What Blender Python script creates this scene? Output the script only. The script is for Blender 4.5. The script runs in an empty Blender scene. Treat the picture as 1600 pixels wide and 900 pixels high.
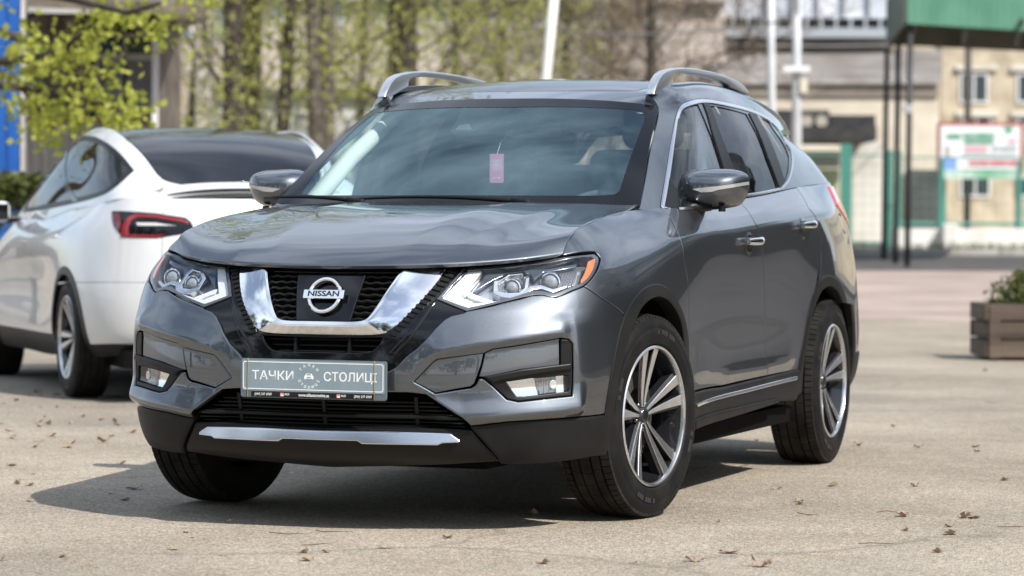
import bpy, bmesh, math, random
import numpy as np
from mathutils import Vector, Matrix
from mathutils.bvhtree import BVHTree
from mathutils.geometry import delaunay_2d_cdt

R = math.radians
scene = bpy.context.scene
col = scene.collection
random.seed(7)
rng = np.random.default_rng(7)

# ------------------------------------------------------------------ camera
F_PX = 4642.4                                   # focal length in pixels of the 1600 px wide photograph
CAM = np.array([3.9677, -10.1768, 1.0277])
_yaw, _pitch, _roll = R(-19.565), R(1.1256), R(0.295)
C_F = np.array([math.sin(_yaw)*math.cos(_pitch), math.cos(_yaw)*math.cos(_pitch), -math.sin(_pitch)])
_r = np.array([math.cos(_yaw), -math.sin(_yaw), 0.0])
_u = np.cross(_r, C_F)
C_R = _r*math.cos(_roll) + _u*math.sin(_roll)
C_U = _u*math.cos(_roll) - _r*math.sin(_roll)

def cam_ray(px, py):
    return C_F + C_R*((px-800)/F_PX) - C_U*((py-450)/F_PX)

def at(px, py, D):
    """world point seen at photo pixel (px, py) at horizontal depth D"""
    d = cam_ray(px, py)
    return Vector(CAM + d*(D/(d[0]*math.sin(_yaw)+d[1]*math.cos(_yaw))))

cam_d = bpy.data.cameras.new('camera')
cam_d.sensor_width = 36.0
cam_d.lens = F_PX/1600*36.0
cam_d.clip_start = 0.1
cam_d.clip_end = 3000
cam_d.dof.use_dof = True
cam_d.dof.focus_distance = 10.6
cam_d.dof.aperture_fstop = 3.4
cam = bpy.data.objects.new('camera', cam_d)
col.objects.link(cam)
cam.matrix_world = Matrix(((C_R[0], C_U[0], -C_F[0], CAM[0]), (C_R[1], C_U[1], -C_F[1], CAM[1]),
                           (C_R[2], C_U[2], -C_F[2], CAM[2]), (0, 0, 0, 1)))
scene.camera = cam

# ------------------------------------------------------------------ light
SUN_DIR = Vector((0.84, -0.51, 1.0)).normalized()           # towards the sun
sun_el = math.asin(SUN_DIR.z)
sun_az = math.atan2(SUN_DIR.x, SUN_DIR.y)                   # from +Y towards +X
w = bpy.data.worlds.new('World')
scene.world = w
w.use_nodes = True
nt = w.node_tree
nt.nodes.clear()
o_ = nt.nodes.new('ShaderNodeOutputWorld')
b_ = nt.nodes.new('ShaderNodeBackground')
s_ = nt.nodes.new('ShaderNodeTexSky')
s_.sky_type = 'NISHITA'
s_.sun_disc = False
s_.sun_elevation = sun_el
s_.sun_rotation = sun_az
s_.air_density = 1.0
s_.dust_density = 1.0
b_.inputs[1].default_value = 0.112
# thin broken cloud drifting in the sky
tc_ = nt.nodes.new('ShaderNodeTexCoord'); mp_ = nt.nodes.new('ShaderNodeMapping'); mp_.inputs['Scale'].default_value = (1.0, 1.0, 2.2)
mp_.inputs['Location'].default_value = (3.1, 1.7, .4)
cn_ = nt.nodes.new('ShaderNodeTexNoise'); cn_.inputs['Scale'].default_value = 2.3; cn_.inputs['Detail'].default_value = 8; cn_.inputs['Roughness'].default_value = .58
cr_ = nt.nodes.new('ShaderNodeMapRange'); cr_.inputs[1].default_value = .40; cr_.inputs[2].default_value = .62; cr_.inputs[3].default_value = .12; cr_.inputs[4].default_value = .85
cm_ = nt.nodes.new('ShaderNodeMixRGB'); cm_.inputs[2].default_value = (7.8, 8.7, 10.0, 1)
nt.links.new(tc_.outputs['Generated'], mp_.inputs[0]); nt.links.new(mp_.outputs[0], cn_.inputs['Vector']); nt.links.new(cn_.outputs['Fac'], cr_.inputs[0])
nt.links.new(cr_.outputs[0], cm_.inputs[0]); nt.links.new(s_.outputs[0], cm_.inputs[1]); nt.links.new(cm_.outputs[0], b_.inputs[0])
nt.links.new(b_.outputs[0], o_.inputs[0])
sun_d = bpy.data.lights.new('sun', 'SUN')
sun_d.energy = 4.2
sun_d.angle = R(0.6)
sun_d.color = (1.0, 0.955, 0.885)
sun = bpy.data.objects.new('sun', sun_d)
col.objects.link(sun)
sun.rotation_euler = (-SUN_DIR).to_track_quat('-Z', 'Y').to_euler()
scene.view_settings.view_transform = 'Standard'
scene.view_settings.look = 'None'
scene.view_settings.exposure = 0.48
scene.view_settings.gamma = 1.0
scene.view_settings.use_curve_mapping = False
scene.render.engine = 'CYCLES'
scene.cycles.use_denoising = True
try:
    scene.cycles.denoiser = 'OPENIMAGEDENOISE'
except Exception:
    pass
scene.cycles.max_bounces = 10
scene.cycles.transparent_max_bounces = 24
scene.cycles.glossy_bounces = 5
scene.cycles.diffuse_bounces = 3
scene.cycles.caustics_reflective = False
scene.cycles.caustics_refractive = False
scene.cycles.sample_clamp_indirect = 6.0

# ------------------------------------------------------------------ materials
MATS = {}
def mat(name, color=(.5, .5, .5), rough=.5, metal=0.0, spec=.5, coat=0.0, coat_rough=.03, emit=None, estr=0,
        alpha=None, trans=0, ior=1.5):
    if name in MATS:
        return MATS[name]
    m = bpy.data.materials.new(name)
    m.use_nodes = True
    p = m.node_tree.nodes['Principled BSDF']
    p.inputs['Base Color'].default_value = (*color, 1)
    p.inputs['Roughness'].default_value = rough
    p.inputs['Metallic'].default_value = metal
    p.inputs['Specular IOR Level'].default_value = spec
    p.inputs['Coat Weight'].default_value = coat
    p.inputs['Coat Roughness'].default_value = coat_rough
    p.inputs['Transmission Weight'].default_value = trans
    p.inputs['IOR'].default_value = ior
    if emit:
        p.inputs['Emission Color'].default_value = (*emit, 1)
        p.inputs['Emission Strength'].default_value = estr
    MATS[name] = m
    return m

def noisy(m, c1, c2, scale=5.0, detail=6, rough=None, bump=0.0, bscale=None, lo=.35, hi=.65, coord='Object', stretch=None, bdist=.01):
    """colour varied between c1 and c2 by a noise; optional bump"""
    nt = m.node_tree
    p = nt.nodes['Principled BSDF']
    tc = nt.nodes.new('ShaderNodeTexCoord')
    src = tc.outputs[coord]
    if stretch:
        mp = nt.nodes.new('ShaderNodeMapping')
        mp.inputs['Scale'].default_value = stretch
        nt.links.new(src, mp.inputs[0]); src = mp.outputs[0]
    n = nt.nodes.new('ShaderNodeTexNoise')
    n.inputs['Scale'].default_value = scale
    n.inputs['Detail'].default_value = detail
    nt.links.new(src, n.inputs['Vector'])
    r = nt.nodes.new('ShaderNodeValToRGB')
    r.color_ramp.elements[0].position = lo; r.color_ramp.elements[1].position = hi
    r.color_ramp.elements[0].color = (*c1, 1); r.color_ramp.elements[1].color = (*c2, 1)
    nt.links.new(n.outputs['Fac'], r.inputs[0])
    nt.links.new(r.outputs[0], p.inputs['Base Color'])
    if bump:
        n2 = nt.nodes.new('ShaderNodeTexNoise')
        n2.inputs['Scale'].default_value = bscale or scale*4
        n2.inputs['Detail'].default_value = 4
        nt.links.new(src, n2.inputs['Vector'])
        b = nt.nodes.new('ShaderNodeBump')
        b.inputs['Strength'].default_value = bump
        b.inputs['Distance'].default_value = bdist
        nt.links.new(n2.outputs['Fac'], b.inputs['Height'])
        nt.links.new(b.outputs[0], p.inputs['Normal'])
    return m

def glass_mat(name, tint, refl=1.0, ior=1.5, rough=0.0, mingloss=0.0):
    m = bpy.data.materials.new(name)
    m.use_nodes = True
    nt = m.node_tree
    nt.nodes.clear()
    o = nt.nodes.new('ShaderNodeOutputMaterial')
    t = nt.nodes.new('ShaderNodeBsdfTransparent'); t.inputs[0].default_value = (*tint, 1)
    g = nt.nodes.new('ShaderNodeBsdfGlossy'); g.inputs['Roughness'].default_value = rough
    g.inputs[0].default_value = (*refl, 1) if isinstance(refl, tuple) else (refl, refl, refl, 1)
    f = nt.nodes.new('ShaderNodeFresnel')
    # a pane is thin: both of its sides reflect alike, so the index is turned round on the back side
    ge = nt.nodes.new('ShaderNodeNewGeometry'); mi = nt.nodes.new('ShaderNodeMapRange')
    mi.inputs[3].default_value = ior; mi.inputs[4].default_value = 1/ior
    nt.links.new(ge.outputs['Backfacing'], mi.inputs[0]); nt.links.new(mi.outputs[0], f.inputs[0])
    x = nt.nodes.new('ShaderNodeMixShader')
    if mingloss:
        mx = nt.nodes.new('ShaderNodeMath'); mx.operation = 'MAXIMUM'; mx.inputs[1].default_value = mingloss
        nt.links.new(f.outputs[0], mx.inputs[0]); nt.links.new(mx.outputs[0], x.inputs[0])
    else:
        nt.links.new(f.outputs[0], x.inputs[0])
    nt.links.new(t.outputs[0], x.inputs[1]); nt.links.new(g.outputs[0], x.inputs[2])
    nt.links.new(x.outputs[0], o.inputs[0])
    MATS[name] = m
    return m

# ------------------------------------------------------------------ object helpers
def thing(name, label, cat, loc=(0, 0, 0), rotz=0.0, group=None):
    o = bpy.data.objects.new(name, None)
    col.objects.link(o)
    o.empty_display_size = .2
    o.location = loc; o.rotation_euler = (0, 0, rotz)
    o['label'] = label; o['category'] = cat
    if group: o['group'] = group
    return o

def tag(o, label, cat, group=None, kind=None):
    o['label'] = label; o['category'] = cat
    if group: o['group'] = group
    if kind: o['kind'] = kind
    return o

def structure(o):
    o['kind'] = 'structure'
    return o

def link_mesh(name, me, m, parent=None):
    if m is not None:
        for mm in (m if isinstance(m, (list, tuple)) else [m]):
            me.materials.append(mm)
    o = bpy.data.objects.new(name, me)
    col.objects.link(o)
    if parent: o.parent = parent
    return o

def mesh_obj(name, verts, faces, m, parent=None, smooth=False, normals=None):
    me = bpy.data.meshes.new(name)
    me.from_pydata([tuple(map(float, v)) for v in verts], [], [tuple(map(int, f)) for f in faces])
    me.validate()
    me.update()
    if smooth:
        me.polygons.foreach_set('use_smooth', [True]*len(me.polygons))
    if normals is not None:
        me.normals_split_custom_set_from_vertices([tuple(map(float, n)) for n in normals])
    return link_mesh(name, me, m, parent)

class MB:
    """collects simple solids into one mesh"""
    def __init__(s): s.v = []; s.f = []; s.mi = []; s.cur = 0
    def add(s, v, f):
        b = len(s.v); s.v += [tuple(map(float, p)) for p in v]
        for q in f:
            s.f.append(tuple(int(i)+b for i in q)); s.mi.append(s.cur)
        return s
    def box(s, c, d, rz=0, rot=None):
        x, y, z = d[0]/2, d[1]/2, d[2]/2
        P = [Vector((i*x, j*y, k*z)) for k in (-1, 1) for j in (-1, 1) for i in (-1, 1)]
        M = rot if rot is not None else Matrix.Rotation(rz, 3, 'Z')
        P = [M @ p + Vector(c) for p in P]
        return s.add(P, [(0, 2, 3, 1), (4, 5, 7, 6), (0, 1, 5, 4), (2, 6, 7, 3), (0, 4, 6, 2), (1, 3, 7, 5)])
    def tube(s, pts, rad, n=8, cap=True):
        pts = [Vector(p) for p in pts]
        rads = rad if isinstance(rad, (list, tuple)) else [rad]*len(pts)
        V = []; up = None
        for i, p in enumerate(pts):
            d = (pts[min(i+1, len(pts)-1)] - pts[max(i-1, 0)])
            if d.length < 1e-9: d = Vector((0, 0, 1))
            d.normalize()
            if up is None:
                up = Vector((0, 0, 1)) if abs(d.z) < .9 else Vector((1, 0, 0))
            a = d.cross(up)
            if a.length < 1e-6: a = d.orthogonal()
            a.normalize(); b = a.cross(d); up = b
            for k in range(n):
                t = 2*math.pi*k/n
                V.append(p + (a*math.cos(t) + b*math.sin(t))*rads[i])
        Fc = []
        for i in range(len(pts)-1):
            for k in range(n):
                k2 = (k+1) % n
                Fc.append((i*n+k, i*n+k2, (i+1)*n+k2, (i+1)*n+k))
        if cap:
            Fc.append(tuple(reversed(range(n)))); Fc.append(tuple((len(pts)-1)*n+k for k in range(n)))
        return s.add(V, Fc)
    def prism(s, poly, h, M=None):
        """poly: list of 2D points in local XY, extruded from z=0 to z=h, placed by 4x4 M"""
        n = len(poly)
        V = [Vector((p[0], p[1], 0)) for p in poly] + [Vector((p[0], p[1], h)) for p in poly]
        if M is not None: V = [M @ v for v in V]
        return s.add(V, [tuple(reversed(range(n))), tuple(range(n, 2*n))] + [(i, (i+1) % n, n+(i+1) % n, n+i) for i in range(n)])
    def lathe(s, prof, n=48, M=None, closed=False):
        """prof: (radius, axial) pairs revolved about local Z"""
        V = []
        for r_, a in prof:
            for k in range(n):
                t = 2*math.pi*k/n
                V.append(Vector((r_*math.cos(t), r_*math.sin(t), a)))
        if M is not None: V = [M @ v for v in V]
        m = len(prof); Fc = []
        for i in range(m if closed else m-1):
            i2 = (i+1) % m
            for k in range(n):
                k2 = (k+1) % n
                Fc.append((i*n+k, i*n+k2, i2*n+k2, i2*n+k))
        return s.add(V, Fc)
    def build(s, name, m, parent=None, smooth=False, angle=None, bevel=0, bseg=2):
        me = bpy.data.meshes.new(name)
        me.from_pydata(s.v, [], s.f)
        if any(s.mi): me.polygons.foreach_set('material_index', s.mi)
        me.validate(); me.update()
        bm = bmesh.new(); bm.from_mesh(me)
        bmesh.ops.recalc_face_normals(bm, faces=bm.faces)
        if bevel:
            bmesh.ops.remove_doubles(bm, verts=bm.verts, dist=1e-6)
            es = [e for e in bm.edges if len(e.link_faces) == 2 and e.calc_face_angle(0) > .5]
            bmesh.ops.bevel(bm, geom=es, offset=bevel, segments=bseg, affect='EDGES', profile=.5, clamp_overlap=True)
        if smooth or angle:
            for f in bm.faces: f.smooth = True
            if angle:
                for e in bm.edges:
                    if len(e.link_faces) == 2 and e.calc_face_angle(0) > angle: e.smooth = False
        bm.to_mesh(me); bm.free()
        return link_mesh(name, me, m, parent)

# ------------------------------------------------------------------ spline surfaces
def nat_spline_rows(knots, t):
    """matrix E with E @ values = natural cubic spline through (knots, values) evaluated at t"""
    k = np.asarray(knots, float); n = len(k); h = np.diff(k)
    A = np.eye(n); B = np.zeros((n, n))
    for i in range(1, n-1):
        A[i, i-1] = h[i-1]; A[i, i] = 2*(h[i-1]+h[i]); A[i, i+1] = h[i]
        B[i, i-1] = 6/h[i-1]; B[i, i] = -6/h[i-1]-6/h[i]; B[i, i+1] = 6/h[i]
    M2 = np.linalg.solve(A, B)
    t = np.asarray(t, float)
    j = np.clip(np.searchsorted(k, t, side='right')-1, 0, n-2)
    hj = h[j]; a = (k[j+1]-t)/hj; b = (t-k[j])/hj
    E = np.zeros((len(t), n)); r_ = np.arange(len(t))
    ext = (t < k[0]) | (t > k[-1])
    ca = np.where(ext, 0, (a**3-a)*hj**2/6); cb = np.where(ext, 0, (b**3-b)*hj**2/6)
    E[r_, j] += a; E[r_, j+1] += b
    E += ca[:, None]*M2[j] + cb[:, None]*M2[j+1]
    # linear extension with the end slopes
    lo = t < k[0]; hi = t > k[-1]
    if lo.any():
        E[lo] += (-(k[0]-t[lo]))[:, None]*(-(M2[0]*2+M2[1])*h[0]/6)[None]
    if hi.any():
        E[hi] += (t[hi]-k[-1])[:, None]*((M2[-2]+2*M2[-1])*h[-1]/6)[None]
    return E

def smooth_matrix(knots, lam):
    k = np.asarray(knots, float); n = len(k)
    D = np.zeros((n-2, n))
    for i in range(1, n-1):
        h0, h1 = k[i]-k[i-1], k[i+1]-k[i]
        D[i-1, i-1] = 2/(h0*(h0+h1)); D[i-1, i] = -2/(h0*h1); D[i-1, i+1] = 2/(h1*(h0+h1))
    return np.linalg.inv(np.eye(n) + lam*D.T @ D)

XF = Matrix()                                   # world -> local frame of the car being built
class Surf:
    """tensor spline surface; G[i, j] control points, u along i, v along j"""
    def __init__(s, G, u=None, v=None, lu=0.0, lv=0.0, sym=True, disp=None, res=(260, 120)):
        G = np.asarray(G, float)
        if sym:                                           # mirror the columns about x = 0 (column 0 lies on it)
            G = np.concatenate([G[:0:-1]*[-1, 1, 1], G], 0)
        mid = G.shape[1]//2
        if u is None:
            L = np.linalg.norm(np.diff(G[:, mid], axis=0), axis=1); u = np.concatenate([[0], np.cumsum(L)])
            if sym: u = u - u[len(u)//2]
        if v is None:
            L = np.linalg.norm(np.diff(G, axis=1), axis=2).mean(0); v = np.concatenate([[0], np.cumsum(L)])
        s.u, s.v = np.asarray(u), np.asarray(v)
        if lu: G = np.einsum('ij,jkl->ikl', smooth_matrix(s.u, lu), G)
        if lv: G = np.einsum('kj,ijl->ikl', smooth_matrix(s.v, lv), G)
        s.G = G; s.disp = disp
        uu = np.linspace(s.u[0], s.u[-1], res[0]); vv = np.linspace(s.v[0], s.v[-1], res[1])
        P = s.pts(*[a.ravel() for a in np.meshgrid(uu, vv, indexing='ij')])
        s.gu, s.gv = uu, vv
        q = [(i*res[1]+j, (i+1)*res[1]+j, (i+1)*res[1]+j+1, i*res[1]+j+1) for i in range(res[0]-1) for j in range(res[1]-1)]
        s.gp = P; s.q = q
        s.bvh = BVHTree.FromPolygons([tuple(p) for p in P], q)
    def base(s, u, v):
        Eu = nat_spline_rows(s.u, u); Ev = nat_spline_rows(s.v, v)
        T = np.einsum('ni,ijl->njl', Eu, s.G)
        return np.einsum('nj,njl->nl', Ev, T)
    def _n(s, f, u, v):
        e = 2e-3
        du = f(u+e, v)-f(u-e, v); dv = f(u, v+e)-f(u, v-e)
        n = np.cross(du, dv); n /= np.linalg.norm(n, axis=1)[:, None]+1e-12
        return n
    def pts(s, u, v):
        u = np.asarray(u, float); v = np.asarray(v, float)
        P = s.base(u, v)
        if s.disp is not None:
            P = P + s._n(s.base, u, v)*s.disp(u, v, P)[:, None]
        return P
    def nrm(s, u, v):
        return s._n(s.pts, np.asarray(u, float), np.asarray(v, float))
    def cast(s, o, d):
        h, n, i, dist = s.bvh.ray_cast(Vector(o), Vector(d).normalized())
        if h is None:
            # nearest point on the surface to the ray, sampled
            o = np.asarray(o, float); dd = np.asarray(d, float); dd = dd/np.linalg.norm(dd)
            w = s.gp-o; t = w @ dd; dist = np.linalg.norm(w-t[:, None]*dd, axis=1)
            k = int((dist+.02*t).argmin()); nv = len(s.gv)
            return s.gu[k//nv], s.gv[k % nv]
        nv = len(s.gv); a = s.q[i][0]; iu, iv = a//nv, a % nv
        u, v = (s.gu[iu]+s.gu[iu+1])/2, (s.gv[iv]+s.gv[iv+1])/2
        h = np.array(h); du_ = s.gu[1]-s.gu[0]; dv_ = s.gv[1]-s.gv[0]
        A = s.gp[a]; B = s.gp[s.q[i][1]]; Dq = s.gp[s.q[i][3]]
        M = np.stack([(B-A)/du_, (Dq-A)/dv_], 1)
        st, *_ = np.linalg.lstsq(M, h-A, rcond=None)
        return s.gu[iu]+st[0], s.gv[iv]+st[1]
    def px(s, L):
        o = np.array(XF @ Vector(CAM)); r3 = XF.to_3x3()
        return np.array([s.cast(o, r3 @ Vector(cam_ray(*p[:2]))) for p in L])
    def side(s, L, x=3.0):
        return np.array([s.cast((x, p[0], p[1]), (-1, 0, 0)) for p in L])
    def top(s, L):
        return np.array([s.cast((p[0], p[1], 4), (0, 0, -1)) for p in L])
    def front(s, L):
        return np.array([s.cast((p[0], -4, p[1]), (0, 1, 0)) for p in L])

def resample(P, step, closed=True):
    P = np.asarray(P, float)
    Q = np.concatenate([P, P[:1]]) if closed else P
    out = []
    for a, b in zip(Q[:-1], Q[1:]):
        n = max(1, int(math.ceil(np.linalg.norm(b-a)/step)))
        for k in range(n): out.append(a+(b-a)*k/n)
    if not closed: out.append(Q[-1])
    return np.array(out)

def curve(P, closed=False, corners=(), step=None, n=8):
    """Catmull-Rom through P, with sharp corners at the listed indices"""
    P = [np.asarray(p, float) for p in P]; m = len(P); out = []
    rngm = m if closed else m-1
    for i in range(rngm):
        p1, p2 = P[i], P[(i+1) % m]
        p0 = P[(i-1) % m] if (closed or i > 0) else p1*2-p2
        p3 = P[(i+2) % m] if (closed or i+2 < m) else p2*2-p1
        if i in corners: p0 = p1*2-p2
        if (i+1) % m in corners: p3 = p2*2-p1
        L1 = np.linalg.norm(p2-p1)+1e-9; L0 = np.linalg.norm(p1-p0)+1e-9; L2 = np.linalg.norm(p3-p2)+1e-9
        a0, a1, a2 = L0**.5, L1**.5, L2**.5
        m1 = (p2-p1)*1.0 if L0 < 1e-8 else ((p1-p0)/a0-(p2-p0)/(a0+a1)+(p2-p1)/a1)*a1
        m2 = ((p2-p1)/a1-(p3-p1)/(a1+a2)+(p3-p2)/a2)*a1
        for k in range(n):
            t = k/n; t2, t3 = t*t, t*t*t
            out.append((2*t3-3*t2+1)*p1+(t3-2*t2+t)*m1+(-2*t3+3*t2)*p2+(t3-t2)*m2)
    if not closed: out.append(P[-1])
    return np.array(out)

def inside(P, pts):
    P = np.asarray(P); x, y = pts[:, 0], pts[:, 1]
    c = np.zeros(len(pts), bool); n = len(P)
    for i in range(n):
        x1, y1 = P[i]; x2, y2 = P[(i+1) % n]
        if y1 == y2: continue
        k = ((y1 > y) != (y2 > y)) & (x < (x2-x1)*(y-y1)/(y2-y1)+x1)
        c ^= k
    return c

def seg_dist(P, pts):
    P = np.asarray(P); d = np.full(len(pts), 1e9)
    A = P; B = np.roll(P, -1, 0)
    for a, b in zip(A, B):
        ab = b-a; L = ab @ ab+1e-15
        t = np.clip((pts-a) @ ab/L, 0, 1)
        d = np.minimum(d, np.linalg.norm(pts-(a+t[:, None]*ab), axis=1))
    return d

def area(P):
    x, y = P[:, 0], P[:, 1]
    return .5*np.sum(x*np.roll(y, -1)-np.roll(x, -1)*y)

def mirror_uv(P):
    P = np.asarray(P, float).copy(); P[:, 0] *= -1
    return P[::-1]

def sym_outline(P):
    """half outline running from u = 0 round to u = 0 -> full symmetric outline"""
    P = np.asarray(P, float).copy()
    P[0, 0] = 0; P[-1, 0] = 0
    Q = P[1:-1][::-1].copy(); Q[:, 0] *= -1
    return np.concatenate([P, Q])

def panel(name, S, outline, m, parent=None, holes=(), step=.02, off=0.0, depth=.014, round_=.003, drop=.0022, mirror=False,
          bstep=None, disp=None, gap=0.0, flip=False, flat=None):
    """trimmed, smoothly shaded skin piece with a rounded edge and a returned flange"""
    bstep = bstep or step*.6
    loops = []
    for k, P in enumerate([outline]+list(holes)):
        P = np.asarray(P, float)
        if (area(P) > 0) != (k == 0): P = P[::-1]
        P = resample(P, bstep)
        keep = [0]
        for i in range(1, len(P)):
            if np.linalg.norm(P[i]-P[keep[-1]]) > bstep*.25: keep.append(i)
        P = P[keep]
        if np.linalg.norm(P[0]-P[-1]) < bstep*.25: P = P[:-1]
        t = np.roll(P, -1, 0)-np.roll(P, 1, 0)
        t /= np.linalg.norm(t, axis=1)[:, None]+1e-12
        n_in = np.stack([-t[:, 1], t[:, 0]], 1)
        if gap: P = P+n_in*gap
        loops.append((P, n_in))
    B = np.concatenate([l[0] for l in loops]); nb = len(B)
    I = np.concatenate([l[0]+l[1]*round_ for l in loops])
    lo, hi = B.min(0), B.max(0)
    gx = np.arange(lo[0]+step/2, hi[0], step); gy = np.arange(lo[1]+step/2, hi[1], step)
    if len(gx) and len(gy):
        gpt = np.stack(np.meshgrid(gx, gy, indexing='ij'), -1).reshape(-1, 2)
        ok = inside(loops[0][0], gpt)
        for l in loops[1:]: ok &= ~inside(l[0], gpt)
        gpt = gpt[ok]
        if len(gpt):
            dmin = np.full(len(gpt), 1e9)
            for l in loops: dmin = np.minimum(dmin, seg_dist(l[0], gpt))
            gpt = gpt[dmin > max(round_*1.8, step*.35)]
    else:
        gpt = np.zeros((0, 2))
    # inset ring points must lie inside and clear of the border
    okI = inside(loops[0][0], I)
    for l in loops[1:]: okI &= ~inside(l[0], I)
    dI = np.full(len(I), 1e9)
    for l in loops: dI = np.minimum(dI, seg_dist(l[0], I))
    okI &= dI > round_*.7
    I = I[okI]
    V2 = np.concatenate([B, I, gpt])
    edges = []; s0 = 0
    for l in loops:
        k = len(l[0]); edges += [(s0+i, s0+(i+1) % k) for i in range(k)]; s0 += k
    rv, re_, rf, ov, oe, of = delaunay_2d_cdt([Vector((float(a), float(b))) for a, b in V2], edges, [], 0, 1e-7)
    V = np.array([tuple(a) for a in rv]); Fc = np.array([f for f in rf if len(f) == 3])
    cen = V[Fc].mean(1)
    ok = inside(loops[0][0], cen)
    for l in loops[1:]: ok &= ~inside(l[0], cen)
    Fc = Fc[ok]
    isb = np.zeros(len(V), bool)
    idx = {}
    for i, o in enumerate(ov):
        for k in o:
            if k < nb: isb[i] = True; idx[k] = i
    a = V[Fc]; ar = (a[:, 1, 0]-a[:, 0, 0])*(a[:, 2, 1]-a[:, 0, 1])-(a[:, 1, 1]-a[:, 0, 1])*(a[:, 2, 0]-a[:, 0, 0])
    Fc[ar < 0] = Fc[ar < 0][:, ::-1]
    N = S.nrm(V[:, 0], V[:, 1]); P3 = S.pts(V[:, 0], V[:, 1])
    h = np.full(len(V), off, float)
    if disp is not None:
        e = 2e-3
        h = h+disp(V[:, 0], V[:, 1])
        gu = (disp(V[:, 0]+e, V[:, 1])-disp(V[:, 0]-e, V[:, 1]))/(2*e)
        gv = (disp(V[:, 0], V[:, 1]+e)-disp(V[:, 0], V[:, 1]-e))/(2*e)
        Pu = (S.pts(V[:, 0]+e, V[:, 1])-S.pts(V[:, 0]-e, V[:, 1]))/(2*e)
        Pv = (S.pts(V[:, 0], V[:, 1]+e)-S.pts(V[:, 0], V[:, 1]-e))/(2*e)
        Nn = np.cross(Pu+N*gu[:, None], Pv+N*gv[:, None]); Nn /= np.linalg.norm(Nn, axis=1)[:, None]+1e-12
    else:
        Nn = N.copy()
    fl_ = flat(V) if flat is not None else np.zeros(len(V), bool)
    h2 = np.where(isb & ~fl_, h-drop, h)
    X = P3+N*h2[:, None]
    # border loops: outward tangent for the rounded edge, and the flange
    verts = [X]; norms = [None]; faces = [tuple(f) for f in Fc]; base = len(X); s0 = 0
    VN = Nn.copy()
    for l in loops:
        k = len(l[0]); ring = [idx.get(s0+i) for i in range(k)]; s0 += k
        if any(r_ is None for r_ in ring): ring = [r_ for r_ in ring if r_ is not None]
        ring = np.array(ring); k = len(ring)
        t3 = np.roll(X[ring], -1, 0)-np.roll(X[ring], 1, 0)
        t3 /= np.linalg.norm(t3, axis=1)[:, None]+1e-12
        outw = np.cross(t3, N[ring]); 
        vn = Nn[ring]*.75+outw*np.where(fl_[ring], 0, .65)[:, None]
        VN[ring] = vn/np.linalg.norm(vn, axis=1)[:, None]
        if depth:
            T = X[ring]; Bt = X[ring]-N[ring]*depth-outw*(-.0005)
            verts += [T, Bt]; VN = np.concatenate([VN, outw, outw])
            for i in range(k):
                j = (i+1) % k
                faces.append((base+i, base+k+i, base+k+j, base+j))
            base += 2*k
    X = np.concatenate(verts)
    if flip: faces = [tuple(reversed(f)) for f in faces]; VN = -VN
    VN = VN/(np.linalg.norm(VN, axis=1)[:, None]+1e-12)
    objs = [mesh_obj(name, X, faces, m, parent, True, VN)]
    if mirror:
        mx = np.array([-1, 1, 1])
        p2 = mirror if isinstance(mirror, bpy.types.Object) else parent
        objs.append(mesh_obj(name, X*mx, [tuple(reversed(f)) for f in faces], m, p2, True, VN*mx))
    return objs if mirror else objs[0]

def strip_outline(path, w0, w1):
    """closed outline around an open uv path, w0 to its left and w1 to its right"""
    P = np.asarray(path, float)
    t = np.gradient(P, axis=0); t /= np.linalg.norm(t, axis=1)[:, None]+1e-12
    n = np.stack([-t[:, 1], t[:, 0]], 1)
    w0 = np.asarray(w0, float).reshape(-1, 1) if np.ndim(w0) else w0
    w1 = np.asarray(w1, float).reshape(-1, 1) if np.ndim(w1) else w1
    return np.concatenate([P+n*w0, (P-n*w1)[::-1]])
# ------------------------------------------------------------------ the yard: ground, paving, road
RH = np.array([math.cos(_yaw), -math.sin(_yaw), 0.0]); FH = np.array([math.sin(_yaw), math.cos(_yaw), 0.0])
def gz(D):                                   # the ground climbs gently beyond the yard
    D = np.asarray(D, float)
    t = np.clip(D-26, 0, None)
    return np.where(D < 34, .0135*t*t/16, .0135*(t-4))*1.0
def pl(L, D, up=0.0):
    """point L metres right of the camera axis and D metres ahead, on the ground"""
    p = CAM*[1, 1, 0]+RH*L+FH*D
    return Vector((p[0], p[1], float(gz(D))+up))
def lat(px, D): return (px-800)/F_PX*D       # lateral offset of a photo column at depth D
def row_up(py, D):                           # height above the ground of a photo row at depth D
    return CAM[2]+(359-py)/F_PX*D-float(gz(D))
def sheet(name, Ls, Ds, m, lift, lf=None):
    """ground-following sheet over a grid; lf(i, j) may shift lateral positions"""
    V = []; Fc = []
    for D in Ds:
        for L in Ls(D) if callable(Ls) else Ls: V.append(pl(L, D, lift))
    n = len(Ls(Ds[0]) if callable(Ls) else Ls)
    for i in range(len(Ds)-1):
        for j in range(n-1): Fc.append((i*n+j, i*n+j+1, (i+1)*n+j+1, (i+1)*n+j))
    return mesh_obj(name, V, Fc, m)

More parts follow.
